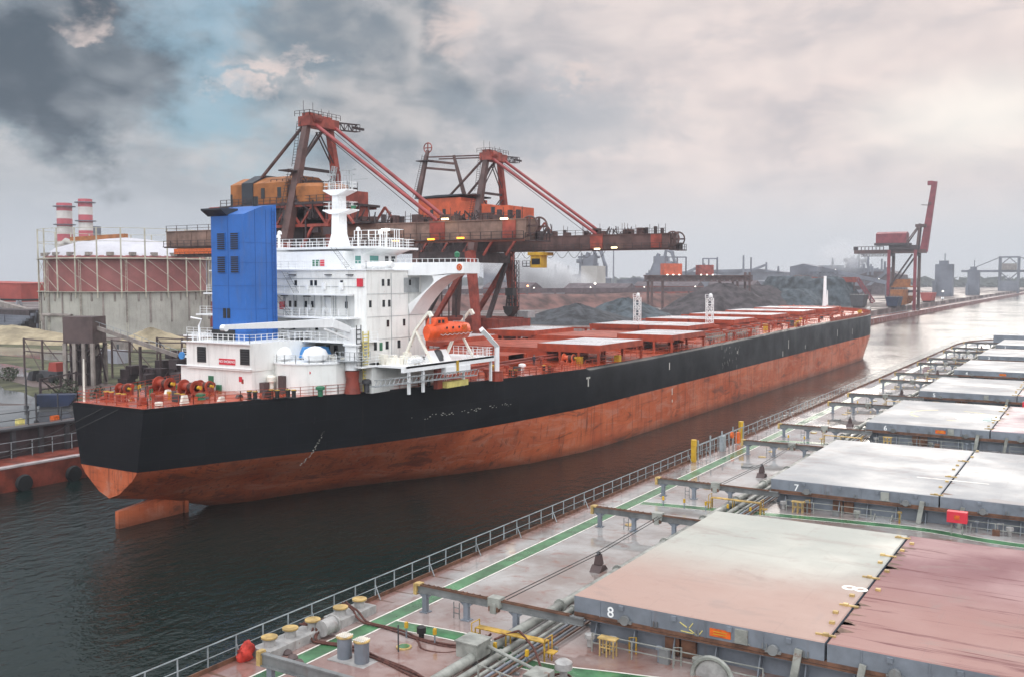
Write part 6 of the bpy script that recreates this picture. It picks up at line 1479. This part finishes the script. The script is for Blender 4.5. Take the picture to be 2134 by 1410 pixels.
    # hopper between the legs
    m = MB(); m.prism([(-135.5, 17.6), (-115.2, 17.6), (-115.2, 15.5), (-121.5, 9.5), (-129.0, 9.5), (-135.5, 13.5)], 'y', Y - 7, Y + 6.8); hp = m.build('hopper', 'red_dull', q)
    m = MB(); x = -135
    while x < -115.5: m.box(x, x + .15, Y - 7.12, Y + 6.9, 15.6, 17.9); x += 1.1
    m.box(-135.6, -115.1, Y - 7.2, Y - 7, 17.5, 18.0); m.build('rib', 'red_dull', hp)
    m = MB(); m.box(-118.6, -115.0, Y + 5.2, Y + 8.6, 17.7, 19.3); m.build('control_cabin', 'alu', hp)
    m = MB(); m.lattice((-118.2, Y + 5, 17.8), (-118.2, Y + 5, 31), 1.2, 1.2, 9, .12, .08); m.build('stair_tower', dk, q)
    m = MB()
    for x in (-127.5, -129.5, -131.5): m.bar((x, Y - 6, 17.5), (x, Y - 6, 31), .22)
    m.each('hanger', dk, q)
    return q
uA = unloader(132, 'nearer rust red grab unloader crane with an ochre machine house behind the white superstructure', 'crane_tan', 'ochre', -160)
uB = unloader(190, 'farther grab unloader crane with an orange machine house and long brown boom', 'crane_brown', 'orange', -227)
m = MB(); m.box(-222, -146, 186.5, 193.5, 36.2, 36.6); m.box(-215, -212, 188.5, 191, 36.6, 39.0); m.box(-206, -190, 188.6, 191.5, 36.5, 38); m.rail([(-226, 187, 36.2), (-200, 187, 36.2)], 1.2, 2, .06, 2); m.build('counterweight_deck', 'crane_red', uB)
m = MB(); m.box(-227.4, -200, 187.4, 192.6, 33.6, 35.2); m.build('backreach_panel', 'sign_orange', uB)
m = MB(); m.box(-108.9, -106.2, 186.0, 188.6, 29.2, 31.9); m.box(-109.4, -105.6, 185.6, 190.5, 31.9, 32.6); cb = m.build('operator_cab', 'yellow', uB)
m = MB(); m.box(-108.6, -106.5, 185.95, 186.0, 29.9, 31.2); m.build('window', 'window_dark', cb)
m = MB(); m.rail([(-110.9, 186, 29.6), (-109, 186, 29.6)], 1.1, .9, .06, 2); m.box(-111, -108.9, 186, 188, 29.4, 29.6); m.build('balcony', 'dark_grey', cb)
def floods(q, Y, lst):
    for x, z, mt in lst:
        m = MB(); m.box(x - .6, x + .6, Y - 3.3, Y - 2.95, z, z + .24); o = m.build('floodlight', mt, q)
floods(uA, 132, [(-101.5, 33.0, 'lamp_orange'), (-94.2, 33.1, 'lamp_orange'), (-88.4, 33.2, 'lamp_orange'), (-91.4, 36.3, 'lamp_warm'), (-80.2, 36.0, 'lamp_warm'), (-128.5, 37.2, 'lamp_warm')])
floods(uB, 190, [(-93.0, 33.0, 'lamp_warm'), (-89.0, 33.2, 'lamp_warm')])
# grab hanging below the far boom
gq = thing('grab_bucket', 'black clamshell grab hanging on wires below the farther unloader boom', 'grab', (-114.6, 187, 19))
m = MB(); m.prism([(-116.0, 20.6), (-113.2, 20.6), (-113.6, 19.2), (-114.6, 18.3), (-115.6, 19.2)], 'y', 185.8, 188.2); m.build('jaw', 'black', gq)
m = MB(); m.box(-115.6, -113.6, 186.2, 187.8, 23.0, 24.7)
for x in (-115.4, -113.8): m.bar((x, 186.4, 20.5), (x + .3 * (1 if x < -114 else -1), 186.4, 23.2), .3); m.bar((x, 187.6, 20.5), (x, 187.6, 23.2), .3)
for z in (21.3, 22.2): m.box(-115.3, -113.9, 186.5, 187.5, z, z + .3)
m.build('head_frame', 'black', gq)
m = MB()
for x in (-115.2, -114.4, -113.9): m.bar((x, 187, 24.6), (x, 187.6, 33), .07)
m.build('hoist_wire', 'wire', gq)
# third crane, boom raised
q = thing('ship_unloader', 'distant magenta red quay crane with its boom raised almost upright', 'crane', (-128, 760, 6.5), 'grab unloader cranes on the far quay'); Y = 760; mg = 'crane_magenta'
for x, zb in ((-119, 3.2), (-137, 6.5)):
    for dy in (-9, 9):
        m = MB(); m.bar((x, Y + dy, zb), (x, Y + dy, 47), 2.0, 1.8); m.build('leg', mg if dy < 0 else 'crane_brown', q)
m = MB(); m.box(-163, -113, Y - 3, Y + 3, 44.8, 47.5); m.build('girder', 'crane_brown', q)
m = MB()
for x in (-119, -137): m.bar((x, Y - 9, 44), (x, Y + 9, 44), 2.2)
for dy in (-9, 9): m.bar((-121, Y + dy, 44), (-136.5, Y + dy, 20), 1.1); m.bar((-119, Y + dy, 17), (-137, Y + dy, 17), 1.6)
m.each('brace', 'crane_dark', q)
m = MB(); m.prism([(Y - 6, 52.3), (Y + 6, 52.3), (Y + 6, 59.2), (Y, 60.6), (Y - 6, 59.2)], 'x', -147, -126); m.build('machine_house', 'crane_magenta', q)
m = MB(); m.box(-148, -124, Y - 6.5, Y + 6.5, 50.6, 52.3); m.box(-138, -118, Y - 5, Y + 5, 47.5, 50.6); m.build('machine_deck', 'crane_dark', q)
m = MB(); m.bar((-114.8, Y, 46), (-108.6, Y, 96), 5.0, 4.8, 3.4, 3.4, up=(0, 1, 0)); m.box(-113.2, -109.6, Y - 2, Y + 2, 93.5, 96.4); m.build('boom', 'crane_magenta', q)
m = MB()
for dy in (-4, 4): m.bar((-119, Y + dy, 47), (-117.5, Y + dy * .7, 66), 1.4); m.bar((-126, Y + dy, 53), (-118, Y + dy * .7, 65), .8)
m.box(-120.5, -113, Y - 3.4, Y + 3.4, 63.5, 65.6); m.box(-112, -110.4, Y - 3.2, Y - 1.8, 80, 81); m.bar((-117, Y - 2, 79.5), (-112, Y - 2, 79), .5); m.build('pylon', 'crane_brown', q)
m = MB(); m.prism([(-137, 14), (-119.5, 14), (-124, 8), (-132, 8)], 'y', Y - 7, Y + 7); m.box(-136, -120, Y - 8, Y + 8, 20, 21); m.box(-134, -122, Y - 8, Y - 7, 21, 26); m.build('hopper', 'house_ochre', q)
m = MB(); m.rail([(-163, Y - 3, 47.5), (-142, Y - 3, 47.5)], 2.4, 2.5, .25, 1); m.lattice((-158, Y - 2, 43.6), (-140, Y - 2, 43.6), 1.5, 1.6, 9, .25, .18); m.box(-163.6, -161, Y - 2, Y + 2, 47.5, 50); m.build('girder_gear', 'crane_dark', q)
q = thing('bridge_crane', 'farthest pale grey gantry crane at the end of the quay', 'crane', (-128, 1700, 6.5)); Y = 1700
m = MB(); m.box(-200, -55, Y - 3, Y + 3, 35.5, 39); m.build('girder', 'far_steel', q)
for x in (-119, -145):
    for dy in (-12, 12): m = MB(); m.bar((x, Y + dy, 3), (x, Y + dy, 60), 2.4); m.build('leg', 'far_steel', q)
m = MB()
for x in (-119, -145): m.bar((x, Y - 12, 59), (x, Y + 12, 59), 2.4)
m.bar((-119, Y, 59), (-145, Y, 59), 2.4); m.bar((-119, Y, 36), (-145, Y, 12), 1.6); m.bar((-145, Y, 36), (-119, Y, 12), 1.6); m.bar((-132, Y, 58), (-142, Y, 49), 1.4); m.bar((-132, Y, 58), (-122, Y, 49), 1.4); m.each('portal_brace', 'far_steel', q)
m = MB(); m.bar((-145, Y, 59), (-190, Y, 39), 1.3); m.bar((-119, Y, 59), (-60, Y, 39), 1.3); m.each('stay', 'far_steel', q)
m = MB(); m.box(-142, -122, Y - 7, Y + 7, 39, 49); m.build('machine_house', 'concrete_old', q)
m = MB(); m.box(-146, -118, Y - 9, Y + 9, 6, 22); m.build('hopper', 'far_steel', q)
# ================================================================ STOCKYARD AND WORKS BEYOND
def ridge(name, lb, p, q_, wd, h, mt, seed):
    rr = random.Random(seed); a, b = Vector(p), Vector(q_); d = (b - a).normalized(); n_ = Vector((-d.y, d.x, 0)); m = MB(); N = 60; K = 9; vs = []
    for i in range(N + 1):
        c = a + (b - a) * i / N; hh = h * (1 + .05 * math.sin(i * .7 + seed) + rr.uniform(-.02, .02))
        for k in range(K): t = k / (K - 1) * 2 - 1; vs.append((c.x + n_.x * wd * t, c.y + n_.y * wd * t, 6.3 + hh * max(0, min(1, (1 - abs(t)) * 1.5)) + rr.uniform(-.1, .1)))
    m.add(vs, [(i * K + k, i * K + k + 1, (i + 1) * K + k + 1, (i + 1) * K + k) for i in range(N) for k in range(K - 1)])
    return m.build(name, mt, None, 50, label=lb, category='ore pile')
ridge('ore_pile', 'long rust red ore bank stretching behind the coal heaps', (-430, 405), (-190, 800), 26, 9.5, 'ore_red', 2)
for i, (c, rx, ry, h, mt, fl, lb) in enumerate([
    ((-207, 395), 30, 26, 9.0, 'coal', .0, 'dark coal heap nearest the crane hopper'), ((-203, 440), 26, 24, 10.6, 'coal_blue', .05, 'blue grey coal heap second from the crane hopper'),
    ((-182, 520), 40, 32, 17, 'coal_brown', .1, 'largest dark brown heap behind the left lattice light tower'), ((-205, 640), 46, 40, 15, 'coal_brown', .3, 'flat topped brown heap below the yard gantry'),
    ((-178, 650), 27, 24, 12.5, 'coal_blue', .4, 'flat blue grey coal heap right of the yard gantry'), ((-193, 745), 40, 26, 20, 'coal_blue', .68, 'broad dark heap behind the white foremast'), ((-240, 905), 46, 30, 22, 'ore_red', .2, 'ochre ore heap far behind the forecastle')]):
    pile('stockpile', lb, 'stockpile', (*c, 6.5), rx, ry, h, mt, 20 + i, 'coal and ore heaps in the stockyard', fl, sharp=1.0 if fl < .5 else .9)
def conveyor(lb, a, b, z0, z1, h, sp, mt='conveyor'):
    q = thing('belt_conveyor', lb, 'conveyor', (a[0], a[1], 6.5)); A, B = Vector((*a, z0)), Vector((*b, z1)); m = MB(); m.bar(A, B, 3, h); m.build('gallery', mt, q)
    m = MB(); n_ = max(2, int((B - A).length / sp))
    for i in range(n_ + 1): p = A.lerp(B, i / n_); m.bar((p.x, p.y, 6.3), p, 1.0)
    m.each('trestle', mt, q)
    m = MB(); rr = random.Random(int(a[0]))
    for i in range(0, n_, 2): p = A.lerp(B, (i + .3) / n_); m.box(p.x - .35, p.x + .35, p.y - 1.9, p.y - 1.6, p.z + h * .55, p.z + h * .55 + .5)
    m.each('walk_light', 'lamp_white', q)
conveyor('long dark belt conveyor running level behind the coal heaps', (-440, 430), (-165, 830), 17.5, 19.0, 3.2, 22)
conveyor('dark inclined belt conveyor rising to the black transfer house', (-196, 1060), (-250, 1010), 22, 36, 4, 20, 'far_steel')
shed('transfer_house', 'small dark block house at the head of the inclined conveyor', 'building', -274, -247, 985, 1010, 6.5, 38, 'far_steel', 'far_steel', 3)
# yard gantry
q = thing('yard_gantry', 'long rusty yard gantry carrying two orange machine cabins', 'gantry crane', (-230, 575, 6.5)); P0, P1 = Vector((-245, 560, 0)), Vector((-196, 612, 0)); dd = (P1 - P0).normalized(); nn = Vector((-dd.y, dd.x, 0))
m = MB()
for s_ in (-3, 3): m.lattice(P0 + nn * s_ + Vector((0, 0, 26.6)), P1 + nn * s_ + Vector((0, 0, 26.6)), 1.4, 3.6, 16, .5, .35)
m.bar(P0 + Vector((0, 0, 28.2)), P1 + Vector((0, 0, 28.2)), 6.5, .8); m.bar(P0 + Vector((0, 0, 26.9)), P1 + Vector((0, 0, 26.9)), 4.5, 2.4); m.build('girder', 'crane_brown', q)
for t, s_ in ((0.04, -3), (.04, 3), (.14, -3), (.86, -3), (.86, 3), (.98, -3), (.98, 3)):
    p = P0.lerp(P1, t) + nn * s_; m = MB(); m.bar((p.x, p.y, 6.5), (p.x, p.y, 30.5 if t > .95 else 25), 1.3); m.build('leg', 'crane_brown', q)
m = MB(); a = P0.lerp(P1, .70); b = P0.lerp(P1, .80); m.bar((b.x, b.y, 6.5), (a.x, a.y, 25), .9); m.bar((P0.lerp(P1, .92).x, P0.lerp(P1, .92).y, 8), (a.x, a.y, 25), .8); m.build('brace', 'crane_brown', q)
for t, w_, h_, mt in ((.24, 12, 7.0, 'house_orange'), (.56, 9.5, 6.2, 'crane_red')):
    p = P0.lerp(P1, t); e = dd * w_ / 2; m = MB(); m.bar(p - e + Vector((0, 0, 28.8 + h_ / 2)), p + e + Vector((0, 0, 28.8 + h_ / 2)), 6, h_); cbn = m.build('machine_cabin', mt, q)
    m = MB(); f = p + dd * (w_ / 2 - 2.0)
    for k in (0, 6.0, -8 if t < .3 else -4): g_ = f + dd * k; m.bar((g_.x, g_.y, 28.8), (g_.x, g_.y, 28.8 + h_ + 4.2), .7)
    m.bar(f + dd * (-8 if t < .3 else -4) + Vector((0, 0, 28.8 + h_ + 4)), f + dd * 6 + Vector((0, 0, 28.8 + h_ + 4)), .7); m.build('frame', 'far_steel', cbn)
    m = MB()
    for k in (-4, 0, 4): g_ = p + dd * k - nn * 3.2; m.box(g_.x - .3, g_.x + .3, g_.y - .3, g_.y + .3, 28.6, 29.1)
    m.each('work_light', 'lamp_white', cbn)
# steel works, far
def works(lb, x, y, s, seed, n=16, mt='far_steel', kind='blast_furnace', cat='furnace'):
    rr = random.Random(seed); q = thing(kind, lb, cat, (x, y, 6.5)); m = MB()
    m.box(x - 7 * s, x + 7 * s, y - 6 * s, y + 6 * s, 6.5, 6.5 + 20 * s); m.box(x - 5 * s, x + 4 * s, y - 4 * s, y + 4 * s, 6.5 + 20 * s, 6.5 + 31 * s); m.build('casing', mt, q)
    m = MB()
    for i in range(n):
        a = x + rr.uniform(-9, 9) * s; b = y + rr.uniform(-5, 5) * s; z = 6.5 + rr.uniform(4, 30) * s; m.box(a - 2 * s, a + 2 * s, b - 2 * s, b + 2 * s, z, z + rr.uniform(.6, 4) * s); m.bar((a, b, 6.5), (a, b, z + 4 * s), .7 * s)
    m.bar((x - 16 * s, y, 6.5), (x - 2 * s, y, 6.5 + 33 * s), 2.4 * s); m.build('structure', mt, q)
    m = MB(); m.path([(x + 3 * s, y, 6.5 + 30 * s), (x + 4 * s, y, 6.5 + 36 * s), (x + 9 * s, y, 6.5 + 34 * s), (x + 13 * s, y, 6.5 + 22 * s), (x + 13 * s, y, 6.5)], 1.6 * s, 10); m.build('downcomer', mt, q, 40); return q
works('hazy blast furnace with pipework rising behind the grab wires', -540, 1068, 1.55, 1)
works('second hazy blast furnace left of the orange yard cabins', -436, 1040, 1.45, 2)
works('grey coke tower block seen between the nearer crane and the orange house', -560, 600, 1.5, 3, 26, kind='coke_tower', cat='tower')
works('dim furnace group at the horizon beneath the distant crane boom', -330, 1540, 1.6, 4, kind='furnace_group', cat='furnace')
m = MB(); m.box(-461, -443, 890, 910, 6.5, 39); m.build('silo_block', 'far_pale', None, label='pale beige block building beside the steam plume', category='building')
for i, (a, y, h, lb, mt) in enumerate([((-380, -325), 1120, 21, 'long low grey works hall behind the ore bank', 'far_steel'), ((-300, -262), 1080, 25, 'cream works hall behind the yard gantry end', 'far_pale'), ((-520, -470), 1100, 24, 'grey works hall behind the steam plume', 'far_steel'), ((-290, -268), 1050, 16, 'reddish low store right of the yard gantry', 'shed_red')]):
    shed('works_hall', lb, 'building', a[0], a[1], y, y + 40, 6.5, h, mt, mt, 3)
for x, y, w_, h, lb in ((-157, 1180, 18, 42, 'tall grey silo tower right of the distant crane'), (-137, 1275, 13, 36, 'shorter dark grey silo tower near the farthest crane'), (-401, 1700, 84, 44, 'dim block of works on the horizon behind the foremast')):
    q = thing('silo_tower', lb, 'tower', (x, y, 6.5)); m = MB(); m.box(x - w_ / 2, x + w_ / 2, y, y + w_ * .8, 6.5, h); m.build('shaft', 'far_steel', q); m = MB(); m.box(x - w_ * .6, x - w_ * .4, y - 4, y + 20, 6.5, h * .55); m.box(x - w_ * .3, x + w_ * .2, y + 3, y + 12, h, h + 4); m.bar((x, y + 8, h), (x, y + 8, h + 12), .9); m.build('annex', 'far_steel', q)
rr = random.Random(31)
for i, (px_r, y, wd, h, mt, lb) in enumerate(((.60, 900, 46, 22, 'far_steel', 'low dark works shed behind the drifting steam'), (.53, 980, 60, 26, 'far_steel', 'grey works shed right of the steam under the crane boom'), (.40, 1150, 90, 30, 'far_steel', 'long hazy works roof between the beige block and the yard gantry'), (.33, 1300, 120, 34, 'far_steel', 'wide dim works hall beyond the yard gantry'), (.215, 1500, 120, 36, 'far_steel', 'wide dim hall on the horizon left of the raised crane'), (.62, 1250, 80, 52, 'far_steel', 'tall dim block between the crane legs'), (.19, 1250, 50, 30, 'conveyor', 'dark low store behind the raised crane legs'))):
    x = -px_r * y; q = thing('works_hall', lb, 'building', (x, y, 6.5)); m = MB(); m.box(x - wd / 2, x + wd / 2, y, y + 40, 6.5, h); m.build('wall', mt, q)
    m = MB(); m.prism([(x - wd / 2 - 1, h), (x + wd / 2 + 1, h), (x + wd * .2, h + 5), (x - wd * .3, h + 4)], 'y', y - 1, y + 41); m.build('roof', mt, q)
    for k in range(4):
        xx = x + rr.uniform(-.45, .45) * wd; m = MB(); m.lathe([(1.6, 0), (1.2, rr.uniform(8, 24))], (xx, y - 3, h), 8); m.build('stack', 'far_steel', q, 40)
    m = MB(); m.bar((x - wd * .5, y - 6, 8), (x + wd * .3, y - 6, h + rr.uniform(4, 12)), 3, 3); m.build('conveyor', 'far_steel', q)
for i, (r_, y, l, h, mt, lb) in enumerate(((.62, 610, 40, 13, 'red_dull', 'rust brown shed at the foot of the steam'), (.50, 700, 55, 12, 'tower_brown', 'long brown shed behind the coal heaps'), (.415, 820, 60, 13, 'red_dull', 'rust brown shed behind the yard gantry'), (.34, 880, 44, 14, 'tower_brown', 'dark brown shed right of the yard gantry legs'))):
    x = -r_ * y; q = thing('yard_shed', lb, 'shed', (x, y, 6.5)); m = MB(); m.box(x - l / 2, x + l / 2, y, y + 18, 6.5, 6.5 + h); m.build('wall', mt, q)
    m = MB(); m.prism([(y - 1, 6.5 + h), (y + 19, 6.5 + h), (y + 9, 6.5 + h + 4)], 'x', x - l / 2 - .5, x + l / 2 + .5); m.build('roof', 'conveyor', q)
    m = MB()
    for k in range(5): xx = x - l * .42 + k * l * .2; m.box(xx, xx + 4, y - .15, y, 6.6, 6.5 + h * .55)
    m.each('door', 'crane_dark', q)
for x, y, h, lb in ((-322, 1010, 42, 'thin dark mast right of the cream works hall'), (-620, 1300, 62, 'slim stack far behind the steam plume')):
    m = MB(); m.lathe([(1.3, 0), (.8, h)], (x, y, 6.5), 10); m.build('stack', 'far_steel', None, 40, label=lb, category='stack')
q = thing('coal_stacker', 'red lattice stacker boom standing over the heap behind the foremast', 'stacker', (-180, 745, 6.5))
m = MB(); m.box(-206, -158, 744, 748, 23.6, 27.4); m.build('gallery', 'red_dull', q)
m = MB(); m.lattice((-158, 746, 26.5), (-147, 750, 9), 2.4, 2.4, 8, .5, .35); m.build('boom', 'crane_magenta', q)
m = MB(); m.lattice((-198, 746, 29.5), (-172, 746, 29.5), 3, 3.4, 8, .4, .28); m.build('truss', 'far_steel', q)
m = MB()
for x in (-204, -190, -176, -160): m.bar((x, 746, 6.5), (x, 746, 23.6), .8)
m.each('leg', 'crane_brown', q)
# quay clutter beside the distant crane
for i, (x, y, l, w_, h, mt, lb) in enumerate([(-126, 705, 16, 9, 7.5, 'hopper_blue', 'blue hopper box on the quay under the raised crane'), (-146, 690, 14, 10, 9, 'dark_grey', 'black machine block left of the raised crane legs'), (-128, 735, 18, 10, 12, 'house_ochre', 'ochre hopper on the quay between the raised crane legs'), (-130, 880, 22, 10, 8, 'shed_red', 'low pink quay shed right of the raised crane')]):
    q = thing('quay_plant', lb, 'plant', (x, y, 6.5)); m = MB(); m.prism([(x - w_ / 2, 6.5 + h), (x + w_ / 2, 6.5 + h), (x + w_ * .35, 7.6), (x - w_ * .35, 7.6)], 'y', y, y + l); m.build('body', mt, q); m = MB(); m.box(x - w_ * .3, x + w_ * .3, y + 2, y + l - 2, 6.5, 8); m.rail([(x - w_ / 2, y, 6.5 + h), (x + w_ / 2, y, 6.5 + h)], 1.2, 2, .1, 2); m.build('base', 'crane_dark', q)
rr = random.Random(9)
def parked(x, y, mt, lb):
    q = thing('parked_van', lb, 'van', (x, y, 6.5), 'small vehicles parked along the far quay'); m = MB(); m.prism([(y - 2.4, 6.9), (y + 2.4, 6.9), (y + 2.4, 8.8), (y - 1.2, 8.8), (y - 2.3, 7.9)], 'x', x - .95, x + .95); m.build('body', mt, q)
    m = MB()
    for dy in (-1.5, 1.5): m.lathe([(.1, -1.0), (.38, -1.0), (.38, 1.0), (.1, 1.0)], (x, y + dy, 6.88), 10, 'x')
    m.build('wheel', 'rubber', q)
for i, (y, mt) in enumerate(((640, 'far_pale'), (830, 'white_trim'), (905, 'dark_grey'), (990, 'white_trim'))): parked(-128 - i % 2 * 4, y, mt, ['pale van parked just left of the raised crane', 'white van parked just right of the raised crane', 'dark van parked by the pink quay shed', 'white van farthest along the quay'][i])
q = thing('quay_fence', 'long line of low fence posts along the quay edge right of the bulk carrier bow', 'fence', (-118.6, 700, 3.2))
m = MB(); y = 380
while y < 1500: m.bar((-118.6, y, 3.2), (-118.6, y, 4.6), .3); y += 12
m.each('post', 'rail_grey', q); m = MB(); m.bar((-118.6, 380, 4.5), (-118.6, 1500, 4.5), .18); m.build('rail', 'rail_grey', q)
m = MB()
for i in range(900):
    x = rr.uniform(-1600, -140); y = 2350 + rr.uniform(-60, 60) + (x + 140) * .2; s_ = rr.uniform(8, 26)
    for k in range(3): m.add([(x + rr.uniform(-s_, s_), y, 6), (x + rr.uniform(-s_, s_), y + 4, 8 + rr.uniform(.3, 1) * s_), (x + rr.uniform(-s_, s_), y - 4, 7 + rr.uniform(.2, .9) * s_)], [(0, 1, 2)])
m.build('woodland', 'far_trees', None, kind='stuff', label='far off belt of trees fading along the horizon', category='trees')
for x, y, z, mt, lb in ((-330, 560, 21, 'flare', 'small orange warning lamp glowing above the ore bank'), (-300, 600, 22.5, 'lamp_white', 'small white yard lamp above the ore bank right of the orange one'), (-120, 900, 15, 'lamp_white', 'white lamp on the quay right of the raised crane')):
    m = MB(); m.bar((x, y, 6.5), (x, y, z), .3); m.cur = 1; m.lathe([(.3, 0), (.8, .5), (.3, 1.1)], (x, y, z), 10); m.build('yard_light', ['dark_grey', mt], None, label=lb, category='lamp')

# ---------------------------------------------------------------- steam
def steam(lb, c, sx, sy, sz, dens, seed, rise):
    m = MB(); rr = random.Random(seed); bpy_me = bpy.data.meshes.new('steam')
    bm = bmesh.new(); bmesh.ops.create_uvsphere(bm, u_segments=24, v_segments=14, radius=1); bm.to_mesh(bpy_me); bm.free()
    o = bpy.data.objects.new('steam_plume', bpy_me); COL.objects.link(o); o.location = c; o.scale = (sx, sy, sz); o.rotation_euler = (0, rise, R(58))
    o['label'] = lb; o['category'] = 'steam'; o['kind'] = 'stuff'
    mt = bpy.data.materials.new('steam'); mt.use_nodes = True; t = NT(mt.node_tree); t.n.clear(); P = t.node('ShaderNodeNewGeometry').outputs['Position']; ob = t.node('ShaderNodeTexCoord').outputs['Object']
    v = t.node('ShaderNodeVolumePrincipled'); v.inputs['Color'].default_value = (.93, .94, .96, 1); v.inputs['Anisotropy'].default_value = .2
    r_ = t.vmath('LENGTH', ob); n_ = t.noise(t.vmath('ADD', P, (seed * 13.0, 0, 0)), .055, 4, .62, .6)
    f = t.math('MULTIPLY', t.sm(r_, 1.0, .45), t.sm(n_, .36, .60)); t.put(v.inputs['Density'], t.math('MULTIPLY', f, dens))
    u = t.node('ShaderNodeOutputMaterial'); t.l.new(v.outputs[0], u.inputs['Volume']); bpy_me.materials.append(mt); return o
steam('white steam drifting low behind the unloader legs', (-420, 720, 33), 70, 24, 17, .16, 1, R(12))
steam('thin steam puff rising on the horizon left of the raised crane', (-330, 1480, 60), 60, 40, 30, .02, 3, 0)

# ---------------------------------------------------------------- haze in the damp harbour air
HAZE = .00021
me = bpy.data.meshes.new('haze'); bm = bmesh.new(); bmesh.ops.create_cube(bm, size=1); bm.to_mesh(me); bm.free()
hz = bpy.data.objects.new('haze', me); COL.objects.link(hz); hz['kind'] = 'stuff'
hz.scale = (4200, 3800, 112); hz.location = (-500, 1390, 49.0)
mt = bpy.data.materials.new('haze'); mt.use_nodes = True; t = NT(mt.node_tree); t.n.clear()
v = t.node('ShaderNodeVolumePrincipled'); v.inputs['Color'].default_value = (.72, .76, .82, 1); v.inputs['Density'].default_value = HAZE; v.inputs['Anisotropy'].default_value = .25
u = t.node('ShaderNodeOutputMaterial'); t.l.new(v.outputs[0], u.inputs['Volume']); me.materials.append(mt)
